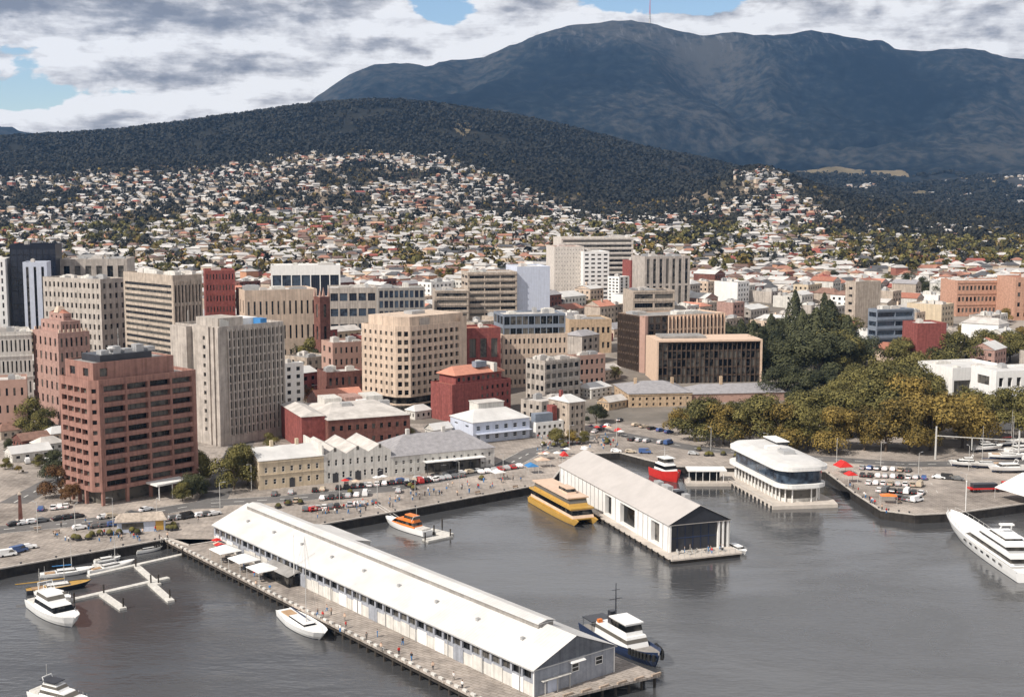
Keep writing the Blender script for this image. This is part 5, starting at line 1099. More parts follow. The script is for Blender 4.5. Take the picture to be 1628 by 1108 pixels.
cruiser('white cruiser tucked between the black ketch and the jetty', W0(62, 944), W0(112, 958), fly=False, name='small_boat', cat='boat')
cruiser('small covered white launch under the left quay wall', W0(150, 896), W0(192, 889), fly=False, arch=False, name='small_boat', cat='boat')
cruiser('small white launch in the corner where quay and long wharf meet', W0(216, 880), W0(258, 873), fly=False, arch=False, name='small_boat', cat='boat')
def pontoon(label, segs, w=1.8, piles=()):
    p0 = G(*segs[0][0], .5); r = thing('floating_jetty', label, 'jetty', (p0.x, p0.y, 0), 0)
    for a, b in segs:
        A_, B_ = G(*a, .5)-p0, G(*b, .5)-p0; d = (B_-A_).to_2d().normalized(); n = Vector((-d.y, d.x))*w/2
        m_ = MB(); m_.prism([(A_.x-n.x, A_.y-n.y), (B_.x-n.x, B_.y-n.y), (B_.x+n.x, B_.y+n.y), (A_.x+n.x, A_.y+n.y)][::1], -.1, .5+.004*len(r.children), 0, True); m_.build('walkway', M['white2'], r)
    for a in piles:
        A_ = G(*a, .5)-p0; m_ = MB(); m_.tube((A_.x, A_.y, -2), (A_.x, A_.y, 2.6), .22); m_.build('pile', M['pile'], r)
pontoon('white floating jetty with two fingers in the left basin', [((100, 955), (268, 917)), ((160, 941), (196, 966)), ((238, 924), (272, 954))], 1.7, [(118, 955), (165, 942), (240, 926), (196, 964), (270, 950)])
pontoon('white floating jetty running out from the root of the long wharf', [((140, 914), (300, 878)), ((216, 897), (252, 928)), ((182, 905), (150, 896))], 1.5, [(216, 900), (252, 926), (290, 884)])
# orange boat at its own pontoon in the middle basin
r, L, B, zs, z = cruiser('orange and white pilot boat at the small pontoon in the middle basin', W0(680, 852), W0(614, 832), B=4.6, hm='boatw', cm='orange', fly=False)
tier(r, 'wheelhouse', L*.25, L*.5, B*.5, z+.01, z+1.7, 'orange', rake=.6)
pontoon('short pontoon with tall dark piles beside the orange pilot boat', [((632, 829), (716, 849)), ((676, 858), (716, 850))], 3.0, [(716, 852), (703, 836), (690, 846), (664, 835), (676, 858)])
g0, g1 = G(598, 806), G(634, 829, .7); gw = thing('gangway', 'thin white gangway from the quay down to the short pontoon', 'gangway', (g0.x, g0.y, 0)); v = g1-g0; d = v.to_2d().normalized(); n = Vector((-d.y, d.x))*.6
mb = MB(); mb.face([(n.x, n.y, QZ+.05), (-n.x, -n.y, QZ+.05), (v.x-n.x, v.y-n.y, .75), (v.x+n.x, v.y+n.y, .75)]); mb.build('ramp', M['white'], gw)
for s_ in (1, -1): mb = MB(); mb.tube((n.x*s_, n.y*s_, QZ+1), (v.x+n.x*s_, v.y+n.y*s_, 1.7), .05); mb.tube((n.x*s_, n.y*s_, QZ), (n.x*s_, n.y*s_, QZ+1), .04); mb.tube((v.x+n.x*s_, v.y+n.y*s_, .7), (v.x+n.x*s_, v.y+n.y*s_, 1.7), .04); mb.build('handrail', M['white'], gw)
# yellow double-deck ferry
def ferry():
    loc, rz, L = boat_at(W0(858, 796), W0(934, 838)); L += .5; B = 7.6
    r = thing('ferry', 'golden yellow two-deck catamaran ferry moored against the pier shed', 'ferry', loc, rz)
    for s_ in (-1, 1): h_ = hull(L, 2.6, 1.7, sheer=.5, bulw=.1); h_.v = [(x, y+s_*3.1, z) for x, y, z in h_.v]; h_.build('hull', [M['yel'], M['yel'], M['navy']], r)
    part_box(r, 'main_deck', 'yel', .3, L-3, -B/2, B/2, 1.71, 2.1)
    tier(r, 'lower_saloon', .8, L-3.2, B*.92, 2.11, 4.5, 'tan', rake=1.5)
    part_box(r, 'deck_edge', 'yel', .2, L-4, -B/2, B/2, 4.51, 4.95)
    tier(r, 'upper_saloon', 2.5, L-6.5, B*.8, 4.96, 7.2, 'yel', rake=1.2)
    part_box(r, 'upper_roof', 'tan', 2.0, L-7, -B*.46, B*.46, 7.21, 7.55)
    tier(r, 'wheelhouse', L*.5, L*.68, B*.4, 7.56, 9.2, 'tan', rake=.6)
    for x in (0.8, 4, 8): m_ = MB(); m_.tube((x, -B*.44, 4.95), (x, -B*.44, 6), .05); m_.tube((x, B*.44, 4.95), (x, B*.44, 6), .05); m_.build('rail_post', M['yel'], r)
    m_ = MB(); m_.tube((L*.5, 0, 9.2), (L*.5, 0, 12), .08); m_.build('mast', M['pole'], r)
ferry()
def red_ship():
    loc, rz, L = boat_at(W0(1040, 748), W0(1072, 772)); L += 9
    p = W0(1078, 768); a = R(-66); d = Vector((math.cos(a), math.sin(a))); L = 15; loc = (p.x-d.x*L, p.y-d.y*L, 0); B = 6.6
    r = thing('red_ship', 'stout red-hulled ship with white wheelhouse behind the white pier shed', 'ship', loc, a)
    hull(L, B, 3.6, sheer=1.4, bulw=.8, stern=.9, rake=.06).build('hull', [M['red'], M['grey2'], M['brown2']], r)
    tier(r, 'deckhouse', L*.2, L*.72, B*.72, 3.6, 6.2, 'boatw', rake=1.2); tier(r, 'wheelhouse', L*.3, L*.62, B*.6, 6.21, 8.6, 'boatw', rake=.8); part_box(r, 'wheelhouse_roof', 'boatw', L*.28, L*.64, -B*.33, B*.33, 8.61, 8.8)
    m_ = MB(); m_.tube((L*.4, 0, 8.8), (L*.4, 0, 13), .15, .08); m_.tube((L*.4, -1.5, 11.5), (L*.4, 1.5, 11.5), .06); m_.build('mast', M['pole'], r)
    part_box(r, 'funnel', 'red', L*.22, L*.29, -.8, .8, 6.21, 8.0); r.scale = (1, 1, .85)
red_ship()
def tug():
    F = PF
    p0, p1 = W0(940, 1000), W0(1052, 1066); loc, rz, L = boat_at(p0, p1); L = 27; B = 7.5
    r = thing('tug', 'white-housed tug with black mast and navy bow moored behind the long shed', 'tug', loc, rz)
    hull(L, B, 2.1, sheer=1.4, bulw=.7, stern=.9, rake=.05).build('hull', [M['navy'], M['grey2'], M['black']], r)
    tier(r, 'deckhouse', L*.22, L*.72, B*.72, 1.6, 4.2, 'boatw', rake=1.0, win=(.5, .8)); tier(r, 'wheelhouse', L*.42, L*.66, B*.55, 4.21, 6.6, 'boatw', rake=.5); part_box(r, 'wheelhouse_roof', 'boatw', L*.41, L*.66, -B*.3, B*.3, 6.61, 6.85)
    m_ = MB(); m_.tube((L*.38, 0, 4.2), (L*.38, 0, 13.5), .22, .08); m_.tube((L*.38, -1.6, 10), (L*.38, 1.6, 10), .08); m_.tube((L*.38, -1, 12), (L*.38, 1, 12), .06); m_.build('mast', M['black'], r)
    part_box(r, 'funnel', 'black', L*.30, L*.35, -.7, .7, 4.21, 7.0); part_box(r, 'rescue_box', 'orange', L*.25, L*.28, -2.6, -1.6, 4.21, 4.9)
    a = MB(); ring = lambda y, z, rr: None
    for k in range(9): t_ = R(-80+k*20); w = B*.5*math.cos(t_)*.5
    for k in range(8): t_ = k/7; x = L*(.78+.21*t_); w = B/2*math.sqrt(max(.01, 1-((.78+.21*t_-.45)/.552)**2.3)); a.tube((x, -w-.15, 1.7), (x, -w-.15, 3.0), .35); a.tube((x, w+.15, 1.7), (x, w+.15, 3.0), .35)
    a.build('bow_fender', M['rubber'], r)
    t_ = MB(); t_.box(L*.02, L*.18, -B*.36, B*.36, 3.4, 3.6, 0, True); t_.build('stern_canopy', M['black'], r)
    for x in (L*.03, L*.17):
        for y in (-B*.34, B*.34): t_ = MB(); t_.tube((x, y, 1.4), (x, y, 3.4), .06); t_.build('canopy_post', M['dpole'], r)
tug()
cruiser('small white launch tied to the right corner of the pier platform', W0(1158, 868), W0(1186, 882), fly=False, arch=False, name='small_boat', cat='boat')
def superyacht():
    p1 = W0(1513, 838); p0 = W0(1668, 945); d = (p1-p0).to_2d().normalized(); L = 56; B = 9.4; loc = (p1.x-d.x*(L-2), p1.y-d.y*(L-2), 0)
    r = thing('superyacht', 'large white motor yacht with long dark windows, cut by the right edge of the photo', 'yacht', loc, math.atan2(d.y, d.x))
    hull(L, B, 3.0, sheer=1.9, bulw=.6, stern=.9, n=18, rake=.12).build('hull', [M['boatw'], M['boatw'], M['navy']], r)
    tier(r, 'main_saloon', L*.08, L*.66, B*.74, 2.7, 5.2, rake=7, win=(.3, .75)); tier(r, 'upper_deck', L*.14, L*.52, B*.62, 5.21, 7.4, rake=5.5, win=(.3, .8)); tier(r, 'sun_deck', L*.20, L*.40, B*.5, 7.41, 8.6, rake=2.5, win=(.2, .6))
    for x0, x1, z in ((L*.06, L*.54, 5.05), (L*.12, L*.44, 7.25)): part_box(r, 'deck_overhang', 'boatw', x0, x1, -B*.45, B*.45, z, z+.19)
    m_ = MB(); m_.tube((L*.31, -1.6, 8.5), (L*.29, -1.3, 10.6), .2); m_.tube((L*.31, 1.6, 8.5), (L*.29, 1.3, 10.6), .2); m_.box(L*.28, L*.305, -1.8, 1.8, 10.5, 10.9, 0, True); m_.build('radar_arch', M['boatw'], r)
    for s_ in (-1, 1):
        m_ = MB()
        for k in range(10): x = L*(.55+.045*k); 
        for k in range(7): x = L*(.14+.07*k); m_.box(x, x+1.6, s_*B*.497-.03, s_*B*.497+.03, 2.0, 2.5, 0, True)
        m_.build('porthole_row', GLD, r)
    a = MB()
    for k in range(9):
        t_ = .58+.05*k; x = L*t_; w = B/2*math.sqrt(max(.02, 1-((t_-.45)/.552)**2.3))-.2; z = 3.0+1.9*((t_-.3)/.7)**2
        for s_ in (-1, 1):
            a.tube((x, s_*w, z), (x, s_*w, z+1), .04)
            if k: a.tube((px_, s_*pw, pz+1), (x, s_*w, z+1), .04)
        px_, pw, pz = x, w, z
    a.build('bow_rail', M['pole'], r)
superyacht()
# laid-up yachts and white sheds behind the right-hand quay
items = []
for k, (px, py, Lb, hd, cv) in enumerate(((1548, 716, 12, 12, 'navy'), (1572, 727, 14, -8, 'boatw'), (1600, 720, 13, 15, 'blue'), (1626, 730, 15, 5, 'boatw'), (1560, 741, 11, 170, 'boatw'), (1596, 742, 13, 176, 'navy'), (1632, 748, 14, 186, 'boatw'), (1585, 708, 12, 22, 'red'), (1618, 704, 12, -14, 'boatw'))):
    p = G(px, py, QZ+.5); q = p+Vector((math.cos(R(hd)), math.sin(R(hd)), 0))*Lb
    o = sailboat('x', p, q, 1.0 if k % 3 else .7, 'boatw', cv, B=Lb*.3, group='yachts standing on the right-hand hardstand') if k % 2 else cruiser('x', p, q, B=Lb*.32, group='yachts standing on the right-hand hardstand', fly=k % 4 == 0)[0]
    o.location.z = QZ+.9
    st = MB()
    for f in (.25, .7): st.box(Lb*f, Lb*f+.5, -1.2, 1.2, -.9, -.3)
    st.build('cradle', M['dpole'], o); items.append((o, 'white yacht standing ashore near the right edge' if k % 2 else 'white motor yacht standing ashore near the right edge', px))
label_rows(items)
p = G(1487, 730); r = thing('mast_crane', 'tall white boat-lifting post with a long horizontal arm', 'crane', (p.x, p.y, QZ), R(3)); H = PZ(1487, 682, p.y).z-QZ
mb = MB(); mb.tube((0, 0, 0), (0, 0, H+1), .4, .3, 8); mb.build('post', M['pole'], r); mb = MB(); mb.tube((0, 0, H*.78), (42, -2, H*.55), .2, .14, 6); mb.build('arm', M['white2'], r); mb = MB(); mb.tube((13, -.6, H*.70), (13, -.6, H*.3), .2); mb.build('hanger', M['pole'], r); mb = MB(); mb.tube((30, -1.4, 0), (30, -1.4, H*.95), .3); mb.build('post', M['pole'], r)
def tent(label, px, py, w, l, h, m, rz=30, name='marquee', cat='marquee', eave=2.6):
    p = G(px, py); r = thing(name, label, cat, (p.x, p.y, QZ), R(rz)); t_ = MB(); t_.frust((-w/2, w/2, -l/2, l/2), (-w*.04, w*.04, -l*.3, l*.3), eave, h); t_.box(-w/2, w/2, -l/2, l/2, eave-.12, eave-.002, 0, True); t_.build('canopy', M[m], r)
    for x in (-w/2+.1, w/2-.1):
        for y in (-l/2+.1, l/2-.1): t_ = MB(); t_.tube((x, y, 0), (x, y, eave-.1), .07); t_.build('leg', M['pole'], r)
    return r
tent('big white peaked boat marquee cut by the right edge of the photo', 1648, 800, 15, 20, 8.5, 'white', 20, eave=3.5)
tent('bright red peaked stall at the landward end of the right-hand car park', 1340, 752, 5, 5, 4.4, 'red', 15, 'stall', 'stall')
tent('smaller red stall just in front of the bright red peaked one', 1352, 766, 3.5, 3.5, 3.6, 'red', 15, 'stall', 'stall')
tent('orange stall at the waterside corner of the right-hand car park', 1412, 800, 5, 3, 3.0, 'orange', -8, 'stall', 'stall')
tent('blue canvas stall near the landward end of the pier shed', 845, 752, 4, 4, 3.6, 'blue', 20, 'stall', 'stall')
tent('red canvas stall behind the ridge of the pier shed', 897, 735, 2.6, 2.6, 4.0, 'red', 20, 'stall', 'stall')
tent('cream canvas stall beside the blue one on the forecourt', 862, 742, 5, 3.5, 3.4, 'tan', 20, 'stall', 'stall')
tent('white canvas stall near the hotel end of the quay', 792, 762, 4, 4, 3.4, 'white', 30, 'stall', 'stall')
def kiosk():
    p = G(222, 846); r = thing('quay_kiosk', 'small beige-roofed ticket kiosk with a golden end panel on the left quay', 'kiosk', (p.x-6, p.y-1, QZ), R(14))
    w, l, h = 13, 6, 3.2
    t_ = MB(); t_.box(0, w, 0, l, 0, h); t_.build('wall', M['bluew'], r); t_ = MB(); pitched(t_, 0, w, 0, l, h+.02, 1.7, 'x', 1.5, .7); t_.build('roof', M['warm'], r)
    part_box(r, 'end_panel', 'yel', w*.80, w*.97, -.1, -.01, .2, h-.3); part_box(r, 'window', GLD, w*.1, w*.55, -.08, -.01, 1.0, h-.5)
    p = G(33, 830); r = thing('monument_pillar', 'slim dark stone pillar standing alone on the left forecourt', 'monument', (p.x, p.y, QZ), R(20))
    t_ = MB(); t_.box(-1.4, 1.4, -1.4, 1.4, 0, .8); t_.build('plinth', M['dirt'], r); t_ = MB(); t_.frust((-.6, .6, -.6, .6), (-.35, .35, -.35, .35), .8, 8.2); t_.build('shaft', M['brick2'], r); t_ = MB(); t_.frust((-.6, .6, -.6, .6), (-.1, .1, -.1, .1), 8.21, 9.2); t_.build('cap', M['warm'], r)
    p = G(1540, 782); r = thing('lorry', 'long dark flatbed lorry with a red bed on the right-hand quay', 'lorry', (p.x, p.y, QZ), R(5))
    part_box(r, 'bed', 'red', 0, 11, -1.3, 1.3, 1.0, 1.5); part_box(r, 'load', 'black', 1, 9, -1.2, 1.2, 1.51, 2.8); tier(r, 'cab', 11.2, 13.8, 2.4, .5, 3.2, 'red', rake=.3)
    for x in (1.5, 3, 9, 12.5):
        for y in (-1.2, 1.2): t_ = MB(); t_.tube((x, y-.15, .5), (x, y+.15, .5), .5, .5, 12); t_.build('wheel', M['rubber'], r)
kiosk()

# ------------------------------------------------------------------ vehicles, people and small street things
CARM = [mat('car_'+n, c, .28, .03, 1, spec=.6) for n, c in (('white', (.78, .78, .78)), ('silver', (.42, .43, .44)), ('black', (.02, .02, .022)), ('red', (.42, .03, .03)), ('blue', (.05, .10, .25)), ('grey', (.12, .125, .13)), ('beige', (.50, .42, .32)))]
CARN = ['white', 'silver', 'black', 'red', 'blue', 'dark grey', 'beige']
def car_body(kind):
    mb = MB(); W_ = .88; z = lambda pts: pts
    if kind == 'hatch': prof = [(-2.0, .35), (-2.05, .75), (-1.9, 1.0), (-1.55, 1.42), (.35, 1.45), (1.05, .98), (1.9, .82), (2.05, .6), (2.0, .35)]
    elif kind == 'sedan': prof = [(-2.2, .35), (-2.25, .8), (-1.6, .95), (-1.0, 1.38), (.3, 1.40), (1.05, .95), (2.1, .80), (2.25, .58), (2.2, .35)]
    else: prof = [(-2.3, .4), (-2.35, 1.0), (-2.3, 1.95), (1.2, 1.98), (1.75, 1.25), (2.2, 1.05), (2.3, .7), (2.25, .4)]
    secs = []
    for y, k in ((-W_, .0), (-W_*.97, .0), (W_*.97, .0), (W_, .0)):
        secs.append([(x*(.985 if abs(y) == W_ else 1), (y*(.80 if zz > 1.1 else 1)), zz*(1 if abs(y) != W_ else .97)) for x, zz in prof])
    mb.loft(secs); return mb, prof
def make_car(kind):
    r = thing('parked_car', 'x', 'car' if kind != 'van' else 'van', (0, 0, -50)); mb, prof = car_body(kind)
    mb.build('body', CARM[0], r)
    g = MB(); hi = 1.45 if kind != 'van' else 1.9; x0, x1 = (-1.6, .75) if kind != 'van' else (0.3, 1.55)
    a, b = (1.0, 1.34) if kind != 'van' else (1.2, 1.75)
    g.frust((x0-.15, x1+.15, -.80, .80), (x0+.25, x1-.4, -.725, .725), a, b); g.build('windows', GLD, r)
    for x in (-1.3, 1.35):
        for y in (-.80, .80): t_ = MB(); t_.tube((x, y-.1, .33), (x, y+.1, .33), .33, .33, 10); w = t_.build('wheel', M['rubber'], r)
    e = prof[-1][0]
    for y in (-.62, .62): part_box(r, 'headlight', 'boatw', e-.02, e+.06, y-.16, y+.16, .58, .74); part_box(r, 'tail_light', 'red', -e-.06, -e+.02, y-.14, y+.14, .62, .82)
    return r
PROT = {k: make_car(k) for k in ('hatch', 'sedan', 'van')}
USED = set(); CARS = []; body_cache = {}
def place_car(x, y, rz, where, col=None, kind=None, zf=None):
    kind = kind or random.choice(['hatch', 'sedan', 'hatch', 'sedan', 'van' if random.random() < .3 else 'hatch']); col = random.choices(range(7), [5, 3, 3, 1.2, 1.2, 2.5, .8])[0] if col is None else col
    src = PROT[kind]; b0 = [k for k in src.children if k.name.startswith('body')][0].data
    if (kind, col) not in body_cache: me = b0.copy(); me.materials[0] = CARM[col]; body_cache[(kind, col)] = me
    z = QZ+.02 if y < 520 else TH(x, y)+.1
    o = copy_thing(src, (x, y, z), rz, swap={'body': body_cache[(kind, col)]}); o['group'] = 'cars parked or driving along the waterfront and streets'
    CARS.append((o, '%s %s %s' % (CARN[col], {'hatch': 'hatchback', 'sedan': 'saloon car', 'van': 'van'}[kind], where), PR(x, y, z)[0])); return o
def car_row(a, b, n, where, turn=90, gap=.12, jit=6):
    A_, B_ = G(*a), G(*b); t0 = ang(A_, B_)
    for i in range(n):
        if random.random() < gap: continue
        p = A_.lerp(B_, (i+.5)/n); place_car(p.x, p.y, t0+R(turn+random.uniform(-jit, jit)*.5), where)
car_row((430, 788), (700, 762), 22, 'parked in front of the waterfront warehouses', 70)
car_row((450, 800), (640, 782), 14, 'in the second row before the warehouses', 70, .2)
car_row((560, 776), (780, 748), 16, 'under the hotel front', 0, .3)
car_row((480, 812), (600, 800), 12, 'in the third row before the warehouses', 75, .2); car_row((640, 772), (830, 742), 18, 'along the hotel side of the quay', 75, .25)
car_row((120, 842), (200, 834), 6, 'on the left quay behind the kiosk', 10, .2); car_row((60, 812), (110, 806), 5, 'on the forecourt below the brown tower', 75, .2); car_row((150, 826), (215, 818), 6, 'on the forecourt below the brown tower', 10, .3)
car_row((860, 700), (930, 690), 6, 'on the square before the townhouse', 80, .2); car_row((1000, 700), (1080, 708), 7, 'on the square before the government building', 80, .2); car_row((262, 828), (345, 818), 8, 'beside the road left of the long shed', 10, .1)
car_row((2, 838), (130, 822), 9, 'on the left forecourt road', 8, .3)
car_row((10, 720), (90, 716), 6, 'in the yard left of the brown tower', 90, .2)
car_row((20, 738), (98, 732), 5, 'in the yard left of the brown tower', 90, .2)
for k, (y0, n, x0, x1) in enumerate(((745, 7, 1365, 1450), (757, 9, 1365, 1475), (769, 9, 1375, 1480), (781, 7, 1392, 1470), (793, 4, 1428, 1462))):
    car_row((x0, y0), (x1, y0+5), n, 'in the right-hand quay car park', 80, .12, 14)
car_row((1485, 760), (1530, 764), 3, 'near the red lorry', 0, 0)
car_row((900, 716), (1060, 722), 7, 'on the road behind the basin', 5, .4); car_row((1090, 722), (1290, 735), 8, 'on the road below the park trees', 4, .4)
car_row((660, 700), (720, 690), 4, 'on the street behind the hotel', 0, .2); car_row((72, 690), (92, 650), 4, 'on the street left of the brown tower', 0, .2)
car_row((940, 690), (990, 668), 5, 'on the square before the government building', 0, .3); car_row((1005, 676), (1070, 690), 5, 'on the square before the government building', 90, .2)
for px, py, c, k in ((12, 884, 0, 'van'), (30, 878, 4, 'van'), (45, 872, 0, 'sedan'), (232, 812, 0, 'sedan'), (500, 812, 3, 'hatch')):
    p = G(px, py); place_car(p.x, p.y, R(20+px % 40), 'standing on the open quay', c, k)
label_rows(CARS)
for k in list(PROT.values()):
    for ch in list(k.children): bpy.data.objects.remove(ch)
    bpy.data.objects.remove(k)

def person_mesh(step, coat, legs):
    """one continuous skinned figure"""
    s_ = step
    J = dict(pel=(0, 0, .93), wai=(0, 0, 1.1), che=(0, 0, 1.36), nek=(0, 0, 1.50), hed=(.02, 0, 1.60), top=(.02, 0, 1.72),
             sl=(0, .19, 1.40), el=(-.12*s_, .25, 1.14), hl=(.02-.10*s_, .25, .90), sr=(0, -.19, 1.40), er=(.10*s_, -.25, 1.14), hr=(.20*s_, -.24, .92),
             pl=(0, .10, .88), kl=(.20*s_, .11, .50), al=(.16*s_-.05, .11, .07), tl=(.16*s_+.13, .11, .04), pr=(0, -.10, .88), kr=(-.05*s_, -.11, .48), ar=(-.35*s_, -.11, .09), tr=(-.35*s_+.17, -.11, .05))
    rad = dict(pel=.15, wai=.135, che=.165, nek=.06, hed=.10, top=.085, sl=.075, el=.055, hl=.045, sr=.075, er=.055, hr=.045, pl=.10, kl=.07, al=.05, tl=.04, pr=.10, kr=.07, ar=.05, tr=.04)
    E_ = [('pel', 'wai'), ('wai', 'che'), ('che', 'nek'), ('nek', 'hed'), ('hed', 'top'), ('che', 'sl'), ('sl', 'el'), ('el', 'hl'), ('che', 'sr'), ('sr', 'er'), ('er', 'hr'), ('pel', 'pl'), ('pl', 'kl'), ('kl', 'al'), ('al', 'tl'), ('pel', 'pr'), ('pr', 'kr'), ('kr', 'ar'), ('ar', 'tr')]
    ks = list(J); me = bpy.data.meshes.new('person'); me.from_pydata([J[k] for k in ks], [(ks.index(a), ks.index(b)) for a, b in E_], [])
    o = bpy.data.objects.new('person', me); COL.objects.link(o); md = o.modifiers.new('skin', 'SKIN')
    for i, k in enumerate(ks): v_ = me.skin_vertices[0].data[i]; v_.radius = (rad[k], rad[k]); v_.use_root = k == 'pel'
    dg = bpy.context.evaluated_depsgraph_get(); nm = bpy.data.meshes.new_from_object(o.evaluated_get(dg)); bpy.data.objects.remove(o)
    nm.name = 'person'; nm.materials.clear()
    for m in (M['skin'], coat, legs, M['bark']): nm.materials.append(m)
    for p in nm.polygons:
        z = sum(nm.vertices[i].co.z for i in p.vertices)/len(p.vertices); y = abs(sum(nm.vertices[i].co.y for i in p.vertices)/len(p.vertices))
        p.material_index = 3 if z > 1.66 or z < .06 else 0 if z > 1.47 or (y > .2 and z < 1.0) else 1 if z > .95 else 2
    return nm
CL = [('white', M['white']), ('black', M['black']), ('red', M['red']), ('blue', M['blue']), ('grey', M['grey2']), ('tan', M['tan'])]
PM = {}
PEOPLE = []
def place_person(px, py, where, z=QZ):
    k = random.randrange(6); l = random.choice([1, 3, 4]); st = random.choice([0.1, 0.9])
    if (k, l, st) not in PM: PM[(k, l, st)] = person_mesh(st, CL[k][1], CL[l][1])
    p = G(px, py, z); o = put('person', PM[(k, l, st)]); o.location = (p.x, p.y, z+.02); o.rotation_euler = (0, 0, random.uniform(0, 6.28)); o.scale = (1, 1, random.uniform(.96, 1.05))
    tag(o, 'x', 'person', 'people on the quays'); PEOPLE.append((o, 'person, %s top, %s %s' % (CL[k][0], 'walking' if st > .5 else 'standing', where), px))
for i in range(70): t_ = random.random(); place_person(500+t_*330, 826-t_*62+random.uniform(-12, 6), 'on the quay by the middle basin')
for i in range(20): t_ = random.random(); place_person(345+t_*400, 885+t_*200+random.uniform(-8, 22), 'on the long wharf')
for i in range(34): place_person(random.uniform(80, 320), random.uniform(828, 862), 'on the left quay')
for i in range(50): place_person(random.uniform(850, 985), random.uniform(690, 716), 'on the square behind the basin')
for i in range(14): t_ = random.random(); place_person(1350+t_*60, 772+t_*44, 'at the edge of the right-hand car park')
for i in range(8): place_person(random.uniform(1080, 1150), random.uniform(872, 882), 'on the pier platform', 1.32)
for i in range(6): place_person(random.uniform(860, 960), random.uniform(1078, 1086), 'at the end of the long wharf') if False else None
label_rows(PEOPLE)
# street lamps and light poles
def lamp():
    r = thing('street_lamp', 'x', 'street lamp', (0, 0, 0)); t_ = MB(); t_.tube((0, 0, 0), (0, 0, 8.6), .11, .07); t_.build('pole', M['pole'], r)
    t_ = MB(); t_.tube((0, 0, 8.6), (1.4, 0, 8.8), .05); t_.box(1.0, 1.8, -.15, .15, 8.72, 8.88, 0, True); t_.build('lamp_head', M['plant'], r); return r
LP = lamp(); items = []
for k, (px, py) in enumerate(((600, 792), (660, 786), (730, 775), (800, 762), (540, 800), (350, 812), (120, 850), (60, 846), (180, 838), (860, 735), (905, 712), (980, 704), (1130, 716), (1220, 726), (1330, 735), (1400, 742), (1460, 760), (1540, 748), (1535, 796), (400, 780), (250, 838))):
    p = G(px, py); o = LP if k == 0 else copy_thing(LP, (0, 0, 0), 0); o.location = (p.x, p.y, QZ); o.rotation_euler = (0, 0, R(40+k*67)); o['group'] = 'street lamps along the quays'; items.append((o, 'single-armed street lamp on the waterfront', px))
label_rows(items)
p = G(468, 932); r = thing('flagpole', 'tall white pole on the long wharf beside the moored sloop', 'pole', (p.x, p.y, QZ)); t_ = MB(); t_.tube((0, 0, 0), (0, 0, 12.5), .16, .07); t_.build('shaft', M['white'], r); t_ = MB(); t_.tube((0, 0, 12.5), (0, 0, 12.8), .2, .1); t_.build('finial', M['white'], r)
p = G(1535, 812); r = thing('flagpole', 'thin white pole on the right-hand quay above the bow of the big yacht', 'pole', (p.x, p.y, QZ)); t_ = MB(); t_.tube((0, 0, 0), (0, 0, 9), .14, .07); t_.build('shaft', M['white'], r); t_ = MB(); t_.tube((0, 0, 9), (0, 0, 9.3), .2, .1); t_.build('finial', M['white'], r)
# bollards on the open quay edges
def bollard():
    t_ = MB(); ring = lambda z, q: [(q*math.cos(k*PI/4), q*math.sin(k*PI/4), z) for k in range(8)]
    t_.loft([ring(0, .28), ring(.45, .2), ring(.55, .34), ring(.7, .30)]); return t_.mesh('bollard', M['dpole'])
bm_ = bollard(); items = []
for a, b, n in ((2, 3, 0), (4, 6, 12), (0, 2, 10), (14, 17, 10)):
    A_, B_ = cw[a], cw[b]
    for i in range(n):
        seg = a+(b-a)*(i+.5)/n; s_ = int(seg); p = cw[s_].lerp(cw[s_+1], seg-s_); px = PR(p.x, p.y, QZ)[0]
        if px < -5 or px > 1640: continue
        o = put('bollard', bm_); o.location = (p.x+.2, p.y+1.3, QZ); tag(o, 'x', 'bollard', 'bollards along the quay edges'); items.append((o, 'dark iron bollard on the quay edge', px))
label_rows(items)
for i in range(8):
    px, py = [(60, 842), (90, 848), (520, 815), (760, 785), (820, 776), (1000, 700), (950, 695), (1430, 800)][i]; p = G(px, py); r = thing('bench', 'x', 'bench', (p.x, p.y, QZ), R(35), 'benches on the quays')
    part_box(r, 'seat', 'wood', -1, 1, -.25, .25, .42, .5); part_box(r, 'backrest', 'wood', -1, 1, .26, .32, .5, .95)
    for x in (-.85, .75): part_box(r, 'leg', 'dpole', x, x+.1, -.2, .2, 0, .419)
label_rows([(o, 'wooden bench on the quay', PR(*o.location)[0]) for o in bpy.data.objects if o.name.split('.')[0] == 'bench'])

# ------------------------------------------------------------------ trees
def leaf_mat(name, dk, lt, rnd=.25, ns=.35):
    m, N, L, b = node_mat(name); b.inputs['Roughness'].default_value = .75; b.inputs['Specular IOR Level'].default_value = .15
    g = N.new('ShaderNodeNewGeometry'); n = N.new('ShaderNodeTexNoise'); n.inputs['Scale'].default_value = ns; n.inputs['Detail'].default_value = 4; L.new(g.outputs['Position'], n.inputs[0])
    oi = N.new('ShaderNodeObjectInfo'); a = N.new('ShaderNodeMath'); a.operation = 'MULTIPLY_ADD'; L.new(oi.outputs['Random'], a.inputs[0]); a.inputs[1].default_value = rnd; L.new(n.outputs[0], a.inputs[2])
    rp = N.new('ShaderNodeMath'); rp.operation = 'MULTIPLY_ADD'; L.new(g.outputs['Random Per Island'], rp.inputs[0]); rp.inputs[1].default_value = .35; L.new(a.outputs[0], rp.inputs[2])
    r = N.new('ShaderNodeValToRGB'); L.new(rp.outputs[0], r.inputs[0]); r.color_ramp.elements[0].position = .50; r.color_ramp.elements[0].color = (*dk, 1); r.color_ramp.elements[1].position = 1.02; r.color_ramp.elements[1].color = (*lt, 1)
    L.new(r.outputs[0], b.inputs['Base Color']); return m
